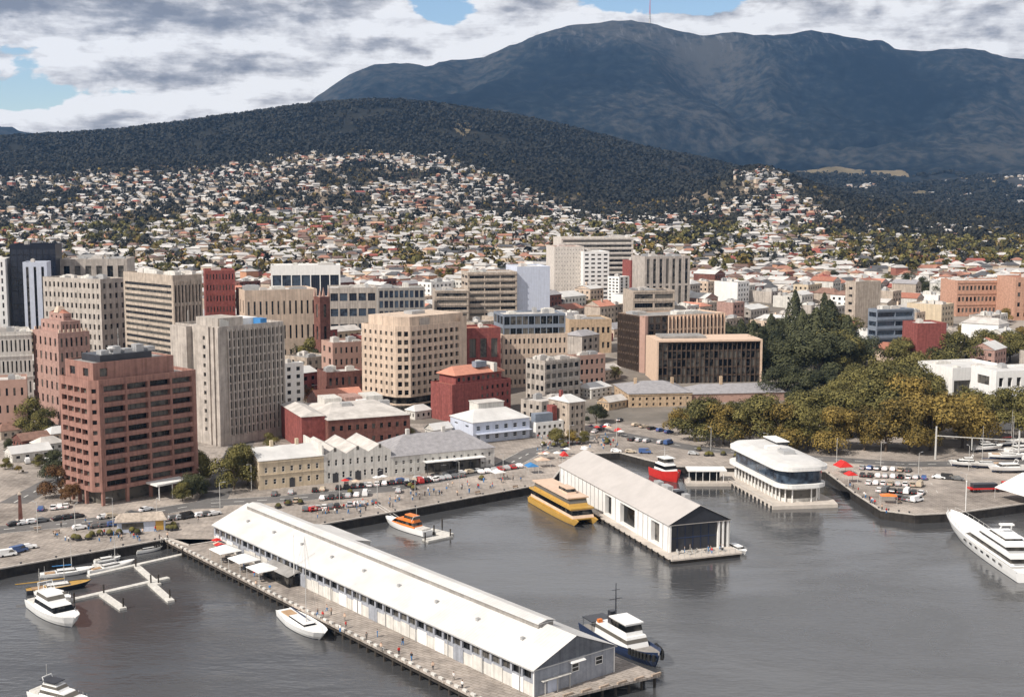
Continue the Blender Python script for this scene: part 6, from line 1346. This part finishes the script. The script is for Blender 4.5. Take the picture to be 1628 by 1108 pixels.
LF = dict(wood=leaf_mat('forest_leaves', (.017, .019, .017), (.034, .033, .026), .2, .012), gold=leaf_mat('golden_olive_leaves', (.038, .034, .014), (.27, .19, .052)), green=leaf_mat('olive_green_leaves', (.026, .030, .013), (.19, .165, .055)), dark=leaf_mat('dark_evergreen_leaves', (.014, .019, .012), (.085, .088, .042)), rust=leaf_mat('russet_leaves', (.05, .026, .015), (.16, .085, .035)), bush=leaf_mat('eucalypt_leaves', (.016, .018, .015), (.040, .039, .030), .2))
def crown_pts(kind, n, r, rs):
    """leaf-clump centres, on lobes spread through the crown; returns centre + outward normal"""
    out = []
    if kind == 'cone':
        for i in range(n):
            t_ = rs.random()**.7; a = rs.random()*6.283; z = 1-t_; rad = (t_*.36+.02)*(.55+.45*rs.random()**.5)*(1+.25*math.sin(a*5+z*9))
            out.append(((rad*math.cos(a), rad*math.sin(a), .12+z*.88), (math.cos(a), math.sin(a), .35)))
        return out
    lobes = []
    for i in range(r):
        a = rs.random()*6.283; e = rs.random(); q = .32*math.sqrt(rs.random()); zc = .20+.52*e; q *= 1.15-.55*e
        lobes.append((q*1.2*math.cos(a), q*1.2*math.sin(a), zc, .11+.11*rs.random()))
    for i in range(n):
        l = rs.choice(lobes); v = Vector((rs.gauss(0, 1), rs.gauss(0, 1), rs.gauss(.25, 1))).normalized(); q = l[3]*(.70+.36*rs.random())
        if v.z < -.55: v.z *= -.4
        out.append(((l[0]+v.x*q*1.15, l[1]+v.y*q*1.15, l[2]+v.z*q), tuple(v)))
    return out
def tree_meshes(kind, leaf, seed, n=1500, lobes=11, size=.034, nm='crown'):
    rs = random.Random(seed); mb = MB()
    for c, nv in crown_pts(kind, n, lobes, rs):
        nv = (Vector(nv)+Vector((rs.uniform(-.45, .45), rs.uniform(-.45, .45), rs.uniform(-.25, .6)))).normalized(); a = nv.orthogonal().normalized(); b = nv.cross(a); t_ = rs.random()*6.28
        u_ = a*math.cos(t_)+b*math.sin(t_); w = nv.cross(u_); s_ = size*(.6+.8*rs.random()); c = Vector(c)
        mb.face([c-u_*s_-w*s_*.5, c+u_*s_*.3-w*s_, c+u_*s_+w*s_*.4, c-u_*s_*.2+w*s_])
    cm = mb.mesh(nm, leaf)
    tb = MB(); top = .42 if kind != 'cone' else .9; tb.tube((0, 0, -.04), (0, 0, top), .022, .010, 6)
    if kind != 'cone':
        for k in range(5): a = k*1.26+rs.random(); tb.tube((0, 0, .16+.04*k), (.2*math.cos(a), .2*math.sin(a), .40+.06*k), .011, .004, 5)
    return tb.mesh('trunk', M['bark']), cm
TREES = {}
def proto(kind, leaf, k):
    key = (kind, leaf, k)
    if key not in TREES: TREES[key] = tree_meshes(kind, LF[leaf], hash((kind == 'cone', len(leaf), k)) % 9999+k, 7600 if kind != 'cone' else 3400, 13+k, .0135 if kind != 'cone' else .015)
    return TREES[key]
TR = []
def tree(x, y, h, leaf='gold', kind='broad', where='in the park', wd=1.0, z=None, name='tree'):
    k = random.randrange(4); tm, cm = proto(kind, leaf, k); z = (QZ if y < 520 else TH(x, y)-.1) if z is None else z
    nm = 'cypress_tree' if kind == 'cone' else 'tree'
    r = bpy.data.objects.new(nm, None); COL.objects.link(r); r.location = (x, y, z); r.rotation_euler = (0, 0, random.uniform(0, 6.28)); r.scale = (h*wd, h*wd, h)
    put('trunk', tm, r); put('crown', cm, r)
    d = {'gold': 'golden olive', 'green': 'olive green', 'dark': 'dark green', 'rust': 'russet', 'bush': 'grey green'}[leaf]
    tag(r, 'x', 'tree', 'trees '+where); TR.append((r, '%s %s %s' % (d, 'pointed cypress tree' if kind == 'cone' else 'broad tree', where), PR(x, y, z)[0])); return r
def tree_px(px, py, hpx, leaf='gold', kind='broad', where='in the park', wd=1.0):
    """trunk foot seen at px,py; height so that it spans hpx rows"""
    p = G(px, py)
    if p.y > 520:
        for D in np.arange(520, 1400, 6):
            z = TH((px-814)/CF*D, D)
            if PR((px-814)/CF*D, D, z)[1] < py: break
        x = (px-814)/CF*D; p = Vector((x, D, z))
    h = PZ(px, py-hpx, p.y).z-p.z
    return tree(p.x, p.y, h, leaf, kind, where, wd, p.z-.1)
# the golden front row of the park, foot hidden by the next one
for px, py, hp, wd in ((1105, 702, 82, 1.0), (1085, 690, 50, 1.0), (1150, 706, 72, 1.0), (1192, 708, 84, 1.0), (1240, 712, 84, 1.05), (1285, 714, 82, 1.0), (1330, 716, 80, 1.0), (1374, 716, 66, 1.0), (1408, 718, 92, 1.0), (1445, 718, 74, 1.0), (1480, 716, 104, 1.1), (1530, 712, 96, 1.1), (1560, 700, 80, .9), (1610, 690, 84, 1.0), (1640, 700, 100, 1.0)):
    tree_px(px, py, hp*1.1, ('gold' if random.random() < .55 else 'green') if px < 1590 else 'green', where='along the front of the park', wd=wd*random.uniform(1.0, 1.2))
for px, py, hp in ((1210, 690, 72), (1260, 692, 82), (1310, 690, 84), (1350, 694, 90), (1395, 690, 100), (1440, 692, 110), (1490, 690, 92), (1120, 688, 62), (1170, 690, 60), (1540, 688, 80)):
    tree_px(px, py, hp*1.05, random.choice(['gold', 'green', 'green']), where='in the second row of the park', wd=1.15)
for px, py, hp, lf in ((1340, 660, 66, 'green'), (1372, 655, 84, 'green'), (1410, 660, 96, 'green'), (1445, 655, 90, 'green'), (1480, 655, 84, 'green'), (1520, 650, 70, 'green'), (1310, 640, 70, 'dark'), (1280, 640, 64, 'dark'), (1250, 636, 70, 'dark'), (1365, 628, 60, 'green'), (1420, 625, 66, 'green'), (1465, 625, 80, 'green'), (1500, 622, 84, 'green')):
    tree_px(px, py, hp, lf, where='in the middle of the park', wd=1.15)
for px, py, hp, lf in ((1172, 585, 82, 'dark'), (1192, 600, 96, 'dark'), (1222, 600, 88, 'dark'), (1250, 602, 92, 'dark'), (1285, 600, 112, 'dark'), (1312, 600, 120, 'dark'), (1338, 598, 112, 'green'), (1366, 592, 92, 'dark'), (1160, 560, 70, 'dark'), (1215, 560, 70, 'dark'), (1245, 545, 60, 'dark'), (1290, 560, 92, 'dark'), (1330, 560, 96, 'green'), (1520, 590, 92, 'green'), (1546, 585, 74, 'green'), (1580, 580, 82, 'green'), (1612, 575, 76, 'green'), (1440, 590, 80, 'green'), (1625, 560, 60, 'gold'), (1540, 545, 44, 'gold'), (1500, 550, 40, 'green')):
    tree_px(px, py, hp*.80, lf, where='at the dark back of the park', wd=1.3)
for px_, py_, h_ in ((1180, 575, 78), (1200, 590, 92), (1236, 590, 84), (1300, 585, 110), (1322, 580, 118), (1350, 585, 96), (1228, 560, 70), (1278, 566, 84)): tree_px(px_, py_, h_*.88, 'dark', 'cone', 'at the dark back of the park', 1.25)
tree_px(1265, 545, 85, 'dark', 'cone', 'at the dark back of the park', .9); tree_px(1312, 540, 75, 'dark', 'cone', 'at the dark back of the park', .9)
for px, py, hp, lf in ((1445, 468, 42, 'dark'), (1470, 472, 38, 'dark'), (1495, 474, 36, 'dark'), (1512, 476, 30, 'green'), (1590, 478, 48, 'dark'), (1608, 480, 44, 'dark'), (1560, 498, 32, 'gold'), (1535, 500, 30, 'gold'), (1600, 500, 28, 'green')):
    tree_px(px, py, hp, lf, where='between the park and the orange building')
for px, py, hp, lf, kd, wh in ((20, 690, 62, 'green', 'broad', 'at the left edge'), (48, 690, 70, 'green', 'broad', 'at the left edge'), (70, 692, 58, 'green', 'broad', 'at the left edge'), (52, 640, 42, 'gold', 'broad', 'at the left edge'), (92, 765, 55, 'dark', 'broad', 'at the left foot of the brown tower'), (98, 788, 62, 'rust', 'broad', 'at the left foot of the brown tower'), (112, 800, 40, 'rust', 'broad', 'at the left foot of the brown tower'),
    (322, 770, 66, 'green', 'broad', 'between the brown tower and the cream warehouse'), (318, 792, 42, 'dark', 'broad', 'between the brown tower and the cream warehouse'), (372, 778, 84, 'green', 'broad', 'between the brown tower and the cream warehouse'), (394, 772, 76, 'green', 'broad', 'between the brown tower and the cream warehouse'), (430, 712, 30, 'green', 'broad', 'behind the cream warehouse'),
    (12, 716, 24, 'dark', 'broad', 'in the yard left of the brown tower'), (60, 742, 26, 'green', 'broad', 'in the yard left of the brown tower'), (84, 738, 30, 'dark', 'broad', 'in the yard left of the brown tower'), (8, 746, 24, 'green', 'broad', 'in the yard left of the brown tower'), (30, 752, 16, 'gold', 'broad', 'in the yard left of the brown tower'), (306, 790, 50, 'dark', 'broad', 'between the brown tower and the cream warehouse'), (290, 796, 36, 'green', 'broad', 'between the brown tower and the cream warehouse'),
    (588, 702, 44, 'green', 'broad', 'before the broad brick warehouse'), (612, 702, 50, 'rust', 'broad', 'before the broad brick warehouse'), (634, 700, 46, 'green', 'broad', 'before the broad brick warehouse'), (560, 700, 36, 'rust', 'broad', 'before the broad brick warehouse'), (735, 692, 26, 'dark', 'broad', 'beside the pale blue pub'),
    (886, 708, 34, 'green', 'broad', 'on the lawn before the townhouse'), (910, 706, 30, 'gold', 'broad', 'on the lawn before the townhouse'), (930, 705, 27, 'green', 'broad', 'on the lawn before the townhouse'), (948, 674, 40, 'dark', 'broad', 'right of the narrow townhouse'), (962, 672, 24, 'dark', 'broad', 'right of the narrow townhouse'),
    (465, 585, 62, 'dark', 'broad', 'right of the pale ribbed tower'), (490, 592, 66, 'green', 'broad', 'right of the pale ribbed tower'), (510, 596, 56, 'dark', 'broad', 'right of the pale ribbed tower'), (268, 575, 50, 'green', 'broad', 'behind the brown tower roof'), (980, 606, 28, 'green', 'broad', 'before the court tower'), (955, 610, 24, 'gold', 'broad', 'before the court tower'), (445, 505, 22, 'dark', 'broad', 'behind the bank building'), (480, 505, 22, 'rust', 'broad', 'behind the bank building'), (1120, 610, 20, 'green', 'broad', 'before the court building')):
    tree_px(px, py, hp, lf, kd, wh)

# ------------------------------------------------------------------ town filler: low buildings between the named ones
BUILT = []
def clear(x, y, r):
    for a in FOOT:
        if (a[0]-x)**2+(a[1]-y)**2 < (a[2]+r)**2: return False
    for a in BUILT:
        if (a[0]-x)**2+(a[1]-y)**2 < (a[2]+r)**2: return False
    return True
def in_park(x, y):
    px, py = PR(x, y, TH(x, y))
    return (1065 < px < 1700 and 590 < py < 760) or (1150 < px < 1400 and 500 < py <= 590 and y < 720) or (px > 1640 and y < 620)
REG = [(0, 120, 'behind the black glass tower'), (120, 330, 'behind the louvred beige office'), (330, 450, 'behind the dark red brick tower'), (450, 600, 'behind the cream bank'), (600, 740, 'behind the squared glass office'), (740, 880, 'behind the blank white tower'), (880, 1010, 'behind the hospital'), (1010, 1130, 'behind the glass-striped tower'), (1130, 1330, 'beyond the dark park trees'), (1330, 1470, 'beyond the beige stair block'), (1470, 1640, 'beyond the long orange block')]
def region(px):
    for a, b, n in REG:
        if px < b: return n
    return REG[-1][2]
FILL = []
def low_building(x, y, k):
    rs = random.Random(k*31+5); w, d = rs.uniform(12, 24), rs.uniform(10, 18); st = rs.choice([1, 2, 2, 3, 3, 4]); h = 3.6*st+1
    a = R(48+rs.choice([0, 90])+rs.uniform(-3, 3)); r0 = math.hypot(w, d)/2
    if not clear(x, y, r0*.9): return
    BUILT.append((x, y, r0*.9)); z = TH(x, y)-1.0; cs, sn = math.cos(a), math.sin(a)
    r = thing('low_building', 'x', 'building', (x-(w*cs-d*sn)/2, y-(w*sn+d*cs)/2, z), a, 'low town buildings between the tower blocks')
    wn = rs.choices(['white2', 'cream', 'warm', 'pinkb', 'brick', 'brick2', 'grey', 'yellow', 'white'], [4, 4, 4, 2, 1.2, 1.5, 3, 2, 2])[0]
    mb = MB(); wins = []; po = [(0, 0), (w, 0), (w, d), (0, d)]; H = h+1
    c1 = max(2, int(w/3.6)); c2 = max(2, int(d/3.8))
    for q in range(4):
        sp = FC(c1 if q % 2 == 0 else c2, st, .42, .5, 1.2, .9, .25, .5, GLD) if q in ((0, 3) if math.cos(a) > 0 else (0, 3)) else None
        facade(mb, po[q], po[(q+1) % 4], 0, H, sp, wins)
    mb.build('wall', M[wn], r); add_windows(r, wins, 40)
    if rs.random() < .5:
        rn = rs.choice(['roofl', 'roofg', 'roofw', 'roofl']); flat_roof(r, po, H, M[rn], .6, mwall=M[wn]); roof_bits(r, w, d, H-.6, 3, k)
    else:
        rn = rs.choices(['roofw', 'roofr', 'roofs', 'roofl', 'roofo', 'roofb'], [4, 2, 3, 3, 1.2, 1])[0]; rf = MB(); hp = rs.choice([0, 3.5]); pitched(rf, 0, w, 0, d, H+.02, rs.uniform(2, 3.6), 'x' if w > d else 'y', hp, .4); rf.build('roof', [M[rn], M[wn]], r)
        if rs.random() < .5: part_box(r, 'chimney', wn, w*.3, w*.3+1, d*.5, d*.5+1, H+.5, H+4.5)
    WN = dict(white2='off-white', cream='cream', warm='beige stone', pinkb='pink brick', brick='red brick', brick2='dark brick', grey='grey', yellow='yellow-washed', white='white'); RN = dict(roofl='pale flat', roofg='grey flat', roofw='white', roofr='terracotta', roofs='slate', roofo='orange', roofb='brown')
    px = PR(x, y, z)[0]; FILL.append((r, '%s %s building, %s roof, %s' % (['one-storey', 'two-storey', 'three-storey', 'four-storey'][st-1], WN[wn], RN[rn].replace(' flat', ''), region(px)), px))
k = 0
for D in np.arange(500, 1010, 21):
    for u in np.arange(-60, 1700, 25*CF/D*1.0):
        k += 1; uu = u+random.uniform(-.25, .25)*26*CF/D; DD = D+random.uniform(-7, 7); x = (uu-814)/CF*DD
        if in_park(x, DD): continue
        if DD < 520 and (uu > 940 or uu < 60 or 690 < uu < 960): continue
        if 940 < uu < 1100 and DD < 560: continue
        low_building(x, DD, k)
for k, (px, py, w, d, wl, rf_, h) in enumerate(((2, 700, 12, 9, 'warm', 'roofb', 3.6), (36, 716, 11, 9, 'brick2', 'roofb', 3.6), (66, 722, 9, 8, 'white2', 'roofl', 3.4), (20, 736, 14, 8, 'white2', 'roofw', 3.2), (82, 704, 8, 8, 'cream', 'roofw', 3.4), (600, 652, 16, 10, 'white2', 'roofl', 5), (660, 668, 9, 7, 'white2', 'roofw', 4), (478, 640, 12, 9, 'warm', 'roofl', 6), (562, 640, 14, 9, 'brick', 'roofr', 5), (690, 700, 9, 6, 'white2', 'roofw', 4), (940, 640, 14, 10, 'white2', 'roofw', 5), (955, 620, 16, 9, 'warm', 'roofl', 6), (900, 640, 10, 8, 'cream', 'roofw', 7), (968, 655, 12, 7, 'sand', 'roofl', 4))):
    p = G(px, py); r = thing('low_building', 'x', 'building', (p.x, p.y, QZ if p.y < 520 else TH(p.x, p.y)-.3), R(40+(k % 3)*4), 'low town buildings between the tower blocks'); mb = MB(); wins = []; po = [(0, 0), (w, 0), (w, d), (0, d)]
    for q in range(4): facade(mb, po[q], po[(q+1) % 4], 0, h, FC(max(2, int(w/3)), 1 if h < 5 else 2, .4, .5, .8, .4, .2, .4, GLD) if q in (0, 3) else None, wins)
    mb.build('wall', M[wl], r); add_windows(r, wins); q = MB(); pitched(q, 0, w, 0, d, h+.02, 2.2, 'x', 0 if k % 2 else 2.5, .4); q.build('roof', [M[rf_], M[wl]], r); FILL.append((r, 'small %s roofed building %s' % ({'roofb': 'brown', 'roofl': 'pale grey', 'roofw': 'white', 'roofr': 'terracotta'}[rf_], 'left of the brown tower' if px < 100 else 'among the low roofs behind the waterfront row'), px))
label_rows(FILL); print('fill', len(FILL))

# ------------------------------------------------------------------ suburb houses
WALLC = [('white', (.64, .60, .56)), ('cream', (.58, .47, .36)), ('beige', (.50, .42, .34)), ('red brick', (.30, .12, .09)), ('orange brick', (.50, .26, .16)), ('grey', (.40, .39, .38))]
ROOFC = [('white', (.54, .52, .50)), ('pale grey', (.42, .405, .39)), ('terracotta', (.34, .17, .12)), ('orange', (.42, .25, .17)), ('brown', (.17, .11, .09)), ('dark grey', (.09, .09, .095)), ('rust red', (.30, .09, .07))]
HWM = [mat('house_wall_'+n.replace(' ', '_'), c, .85, .1, .3) for n, c in WALLC]; HRM = [mat('house_roof_'+n.replace(' ', '_'), c, .75, .12, .3) for n, c in ROOFC]
def house_shape(kind):
    w = MB(); r = MB(); h = [3.4, 3.4, 6.0, 4.2][kind]
    W_, D_ = [(13, 9), (11, 10), (11, 9), (15, 8)][kind]
    w.box(-W_/2, W_/2, -D_/2, D_/2, -4, h)
    if kind == 0: w.box(W_/2-4.5, W_/2-.02, -D_/2-3.5, -D_/2+.02, -4, h-.03); pitched(r, W_/2-4.5, W_/2-.02, -D_/2-3.5, 1, h, 1.9, 'y', 0, .45, th=.12)
    pitched(r, -W_/2, W_/2, -D_/2, D_/2, h+.02, [2.4, 3.0, 2.2, 2.0][kind], 'x', [0, 4.4, 3, 0][kind], .5, th=.14)
    r.m = [0]*len(r.m)
    return w, r, W_, D_, h
HS = [house_shape(k) for k in range(4)]
hw_cache = {}; hr_cache = {}
def hmesh(k, wc, rc):
    if (k, wc) not in hw_cache: hw_cache[(k, wc)] = HS[k][0].mesh('wall', HWM[wc])
    if (k, rc) not in hr_cache: hr_cache[(k, rc)] = HS[k][1].mesh('roof', HRM[rc])
    return hw_cache[(k, wc)], hr_cache[(k, rc)]
chim = MB(); chim.box(-.5, .5, -.5, .5, 0, 1.9); chim = chim.mesh('chimney', HWM[3])
CAND = []
D = 1010.0
def suburb(px, D, z):
    """how thickly the houses stand: 0 none .. 1"""
    lim = np.interp(px, [-100, 0, 200, 400, 600, 700, 800, 1000, 1100, 1170, 1230, 1350, 1500, 1700], [2640, 2640, 2620, 2740, 2840, 2800, 2560, 2120, 2200, 2560, 2640, 2000, 2250, 2300])
    if D > lim: return 0
    n = mnoise.noise(Vector((px*.008, D*.004, 1.7)))
    e = min(1, (lim-D)/260); return (.97 if D < 1600 else .90)*(.35+.65*e)*(1 if px < 1330 or D < 1250 else .55 if D < 1500 or px < 1380 else .22) if n > (-.30 if D < 1600 else -.24) else (.45 if D < 1500 else .15)*e
gm = TH
while D < 2800:
    step = 17.5+(D-1000)*.0035
    for u in np.arange(-130, 1760, (19+(D-1000)*.003)*CF/D):
        uu = u+random.uniform(-.3, .3)*18*CF/D; DD = D+random.uniform(-.3, .3)*step; x = (uu-814)/CF*DD; z = TH(x, DD)
        if random.random() < suburb(uu, DD, z): CAND.append((x, DD, z, uu))
    D += step
# and the far valley on the right, beyond the dark spur
for i in range(420):
    uu = random.uniform(1290, 1700); DD = random.uniform(2900, 4700); x = (uu-814)/CF*DD
    if mnoise.noise(Vector((uu*.012, DD*.002, 5))) > -.02: CAND.append((x, DD, TH(x, DD), uu))
CAND.sort(key=lambda c: c[1]); print('houses', len(CAND))
near = [c for c in CAND if 0 < c[3] < 1628][:290]; nearset = set(near); H_ = []
for x, y, z, uu in near:
    k = random.randrange(4); wc = random.choices(range(6), [5, 4, 2, 1.4, 1.2, 1])[0]; rc = random.choices(range(7), [5, 5, 1.2, .8, 1.6, 1.8, .6])[0]
    wm2, rm = hmesh(k, wc, rc); a = R(48+random.choice([0, 90, 180, 270])+random.uniform(-12, 12)); s_ = random.uniform(.9, 1.25)
    r = thing('house', 'x', 'house', (x, y, z+.4), a, 'houses on the lower suburban slope', s_); put('wall', wm2, r); ro = put('roof', rm, r)
    if random.random() < .5: put('chimney', chim, ro, Matrix.Translation((HS[k][2]*.2, .3, HS[k][4]+1.3)))
    for q in (-.28, .05, .32):
        put('window', win_mesh(1.6, 1.3, GLD), r, Matrix.Translation((HS[k][2]*q, -HS[k][3]/2-(.02 if not (k == 0 and q > .3) else 3.52), 1.0)))
    H_.append((r, '%s %s house, %s roof, %s' % (WALLC[wc][0], ['gabled', 'hip-roofed', 'two-storey', 'long'][k], ROOFC[rc][0], region(uu)), uu))
label_rows(H_)
allm = HWM+HRM; V = []; Fc = []; MI = []
for c in CAND:
    if c in nearset: continue
    x, y, z, uu = c; k = random.randrange(4); wc = random.choices(range(6), [3, 4, 4, 1.2, .8, 3] if y > 1600 else [4, 4, 3, 1.2, 1, 1.5])[0]; rc = random.choices(range(7), [4.5, 7, .6, .4, 1.8, 2.2, .3] if y > 1600 else [4, 6, 1.0, .7, 2, 2.4, .5])[0]
    a = R(60*mnoise.noise(Vector((x*.003, y*.003, 6)))+random.choice([0, 0, 180, 90])+random.uniform(-6, 6)); s_ = random.uniform(.7, 1.15); cs, sn = math.cos(a)*s_, math.sin(a)*s_
    for sh, mi in ((HS[k][0], wc), (HS[k][1], 6+rc)):
        o = len(V); V += [(x+p[0]*cs-p[1]*sn, y+p[0]*sn+p[1]*cs, z+.3+p[2]*s_) for p in sh.v]; Fc += [tuple(i+o for i in f) for f in sh.f]; MI += [mi]*len(sh.f)
me = bpy.data.meshes.new('hillside_houses'); me.from_pydata(V, [], Fc)
for m in allm: me.materials.append(m)
me.polygons.foreach_set('material_index', MI); me.update(); o = put('hillside_houses', me); tag(o, 'thousands of small pale-roofed houses scattered up the hillside suburbs', 'houses', kind='stuff')

# ------------------------------------------------------------------ suburb and forest trees as masses
def mass(name, pts, leafm, label, cat, nq, size, seed):
    """many small crowns, each a loose cluster of leaf-clump faces"""
    rs = np.random.default_rng(seed); n = len(pts); P = np.array([p[:3] for p in pts]); Hh = np.array([p[3] for p in pts]); Wd = np.array([p[4] for p in pts])
    c = rs.normal(size=(n, nq, 3)); c /= np.linalg.norm(c, axis=2, keepdims=True); c *= (.45+.55*rs.random((n, nq, 1))**.4); nor = c.copy()
    c[..., 0] *= Wd[:, None]*.5; c[..., 1] *= Wd[:, None]*.5; c[..., 2] = Hh[:, None]*(.58+.42*c[..., 2])
    C = P[:, None, :]+c; nor = nor+rs.normal(scale=.3, size=nor.shape); nor /= np.linalg.norm(nor, axis=2, keepdims=True)
    ref = np.array([.3, .5, .81]); a = np.cross(nor, ref); a /= np.linalg.norm(a, axis=2, keepdims=True)+1e-9; b = np.cross(nor, a)
    s_ = (size*Wd[:, None]*(.6+.8*rs.random((n, nq))))[..., None]
    q = np.stack([C-a*s_-b*s_*.6, C+a*s_*.5-b*s_, C+a*s_+b*s_*.5, C-a*s_*.4+b*s_], 2).reshape(-1, 3)
    nf = n*nq; me = bpy.data.meshes.new(name); me.vertices.add(nf*4); me.vertices.foreach_set('co', q.astype(np.float32).ravel()); me.loops.add(nf*4); me.loops.foreach_set('vertex_index', np.arange(nf*4, dtype=np.int32)); me.polygons.add(nf); me.polygons.foreach_set('loop_start', np.arange(0, nf*4, 4, dtype=np.int32)); me.materials.append(leafm); me.update(calc_edges=True)
    o = put(name, me); tag(o, label, cat, kind='stuff'); return o
hx_ = np.array([(c[0], c[1]) for c in CAND])
# individual trees among the nearest houses and blocks
cnt = 0
for i in range(3000):
    if cnt >= 165: break
    DD = random.uniform(530, 1180); uu = random.uniform(0, 1628); x = (uu-814)/CF*DD
    if in_park(x, DD): continue
    if not clear(x, DD, 1.5) and DD < 1010: continue
    if DD < 560 and (uu < 60 or 700 < uu < 1100): continue
    if np.min((hx_[:, 0]-x)**2+(hx_[:, 1]-DD)**2) < 60: continue
    tree(x, DD, random.uniform(6, 12), random.choice(['green', 'gold', 'dark', 'rust', 'green', 'gold']), 'broad', region(uu)); cnt += 1
label_rows(TR); print('trees', len(TR))
P1 = {'gold': [], 'green': [], 'bush': []}
D = 1180.0
while D < 2850:
    for u in np.arange(-130, 1760, 15.0*CF/D):
        uu = u+random.uniform(-8, 8); DD = D+random.uniform(-7, 7); x = (uu-814)/CF*DD; z = TH(x, DD); s_ = suburb(uu, DD, z)
        if random.random() < ((.44 if DD < 1650 else .50) if s_ > .6 else .90):
            kd = 'gold' if (random.random() < ((.55 if 330 < uu < 900 and mnoise.noise(Vector((uu*.01, DD*.006, 4))) > -.1 else .25) if DD < 1650 else .07)) else ('green' if DD < 1800 and random.random() < .6 else 'bush')
            P1[kd].append((x, DD, z-.3, random.uniform(6, 12), random.uniform(7, 13)))
    D += 15.0
mass('suburban_trees', P1['gold'], LF['gold'], 'scattered golden autumn trees among the hillside houses', 'trees', 20, .17, 1)
mass('suburban_trees', P1['green'], LF['green'], 'scattered olive green garden trees among the hillside houses', 'trees', 20, .17, 2)
mass('hillside_bush', P1['bush'], LF['bush'], 'dark bushland and garden trees between the upper houses', 'trees', 18, .18, 3)
PF_ = []
D = 2500.0
while D < 3620:
    for u in np.arange(-200, 1800, 13*CF/D):
        uu = u+random.uniform(-5, 5); DD = D+random.uniform(-7, 7); x = (uu-814)/CF*DD; z = TH(x, DD)
        if DD < 2850 and suburb(uu, DD, z) > .2: continue
        if uu > 1350 and random.random() < .5: continue
        n = mnoise.noise(Vector((x*.006, DD*.006, 8)))
        if n < -.28 and random.random() < .8: continue
        PF_.append((x, DD, z-1, random.uniform(10, 15), random.uniform(10, 15)))
    D += 12.0
print('forest', len(PF_))
mass('forest', PF_, LF['wood'], 'dark eucalypt forest covering the hill behind the suburbs', 'forest', 12, .22, 4)
PV = []
for i in range(5600):
    uu = random.uniform(1150, 1760); DD = random.uniform(2900, 4900); x = (uu-814)/CF*DD
    if mnoise.noise(Vector((uu*.015, DD*.003, 2))) > .15: continue
    PV.append((x, DD, TH(x, DD)-1, random.uniform(8, 15), random.uniform(12, 24)))
mass('valley_woodland', PV, LF['bush'], 'dark woodland in the valley at the foot of the mountain', 'woodland', 12, .2, 5)
# small things standing about on the quays: planters, crates, cafe parasols
items = []
pl = MB(); pl.frust((-.7, .7, -.7, .7), (-.9, .9, -.9, .9), 0, .7); pm_ = pl.mesh('planter_box', M['dpole']); rs_ = random.Random(3); pb = MB()
for i in range(160):
    v = Vector((rs_.gauss(0, 1), rs_.gauss(0, 1), abs(rs_.gauss(.2, 1)))).normalized()*.85; c = Vector((v.x, v.y, .8+v.z)); a = v.orthogonal().normalized()*.2; b2 = v.cross(a); pb.face([c-a-b2, c+a-b2, c+a+b2, c-a+b2])
pf_ = pb.mesh('foliage', LF['green'])
for i in range(44):
    t_ = random.random(); px, py = random.choice([(430+t_*380, 806-t_*52), (60+t_*220, 862-t_*22), (860+t_*120, 712-t_*10), (1100+t_*180, 720+t_*10)]); py += random.uniform(-4, 4); p = G(px, py)
    r = thing('planter', 'x', 'planter', (p.x, p.y, QZ), R(38), 'planters on the quays'); put('box', pm_, r); put('foliage', pf_, r); items.append((r, 'dark planter box with a green shrub on the quay', px))
label_rows(items); items = []
um = MB(); ring = lambda z, q: [(q*math.cos(k*PI/4), q*math.sin(k*PI/4), z) for k in range(8)]
um.loft([ring(2.2, 1.5), ring(2.75, .1)]); ums = {c: um.mesh('canopy', M[c]) for c in ('white', 'tan', 'navy', 'red')}; us2 = MB(); us2.tube((0, 0, 0), (0, 0, 2.3), .05); us2 = us2.mesh('pole', M['pole'])
for i in range(40):
    t_ = random.random(); px, py = random.choice([(650+t_*130, 752-t_*14), (520+t_*110, 778-t_*14), (860+t_*70, 730-t_*10), (345+t_*10, 872+t_*8), (930+t_*60, 684+t_*8)]); py += random.uniform(-3, 3); p = G(px, py); c = random.choice(['white', 'white', 'tan', 'navy', 'red'])
    r = thing('parasol', 'x', 'parasol', (p.x, p.y, QZ), random.random(), 'cafe parasols on the quays'); put('canopy', ums[c], r); put('pole', us2, r); items.append((r, '%s cafe parasol on the waterfront' % {'white': 'white', 'tan': 'tan', 'navy': 'navy blue', 'red': 'red'}[c], px))
label_rows(items)

# ------------------------------------------------------------------ air
def haze():
    m = bpy.data.materials.new('haze'); m.use_nodes = True; N = m.node_tree.nodes; L = m.node_tree.links
    N.remove(N['Principled BSDF']); v = N.new('ShaderNodeVolumePrincipled'); v.inputs['Color'].default_value = (0.27, 0.53, 1.0, 1); v.inputs['Density'].default_value = HAZE_DENSITY; v.inputs['Anisotropy'].default_value = 0.2
    L.new(v.outputs[0], N['Material Output'].inputs['Volume'])
    mb = MB(); mb.box(-12500, 12500, -500, 9400, -4, 1420, 0, True); o = mb.build('haze', m); tag(o, 'thin blue haze between the town and the mountain', 'haze', kind='stuff')
HAZE_DENSITY = 3.9e-5
haze()
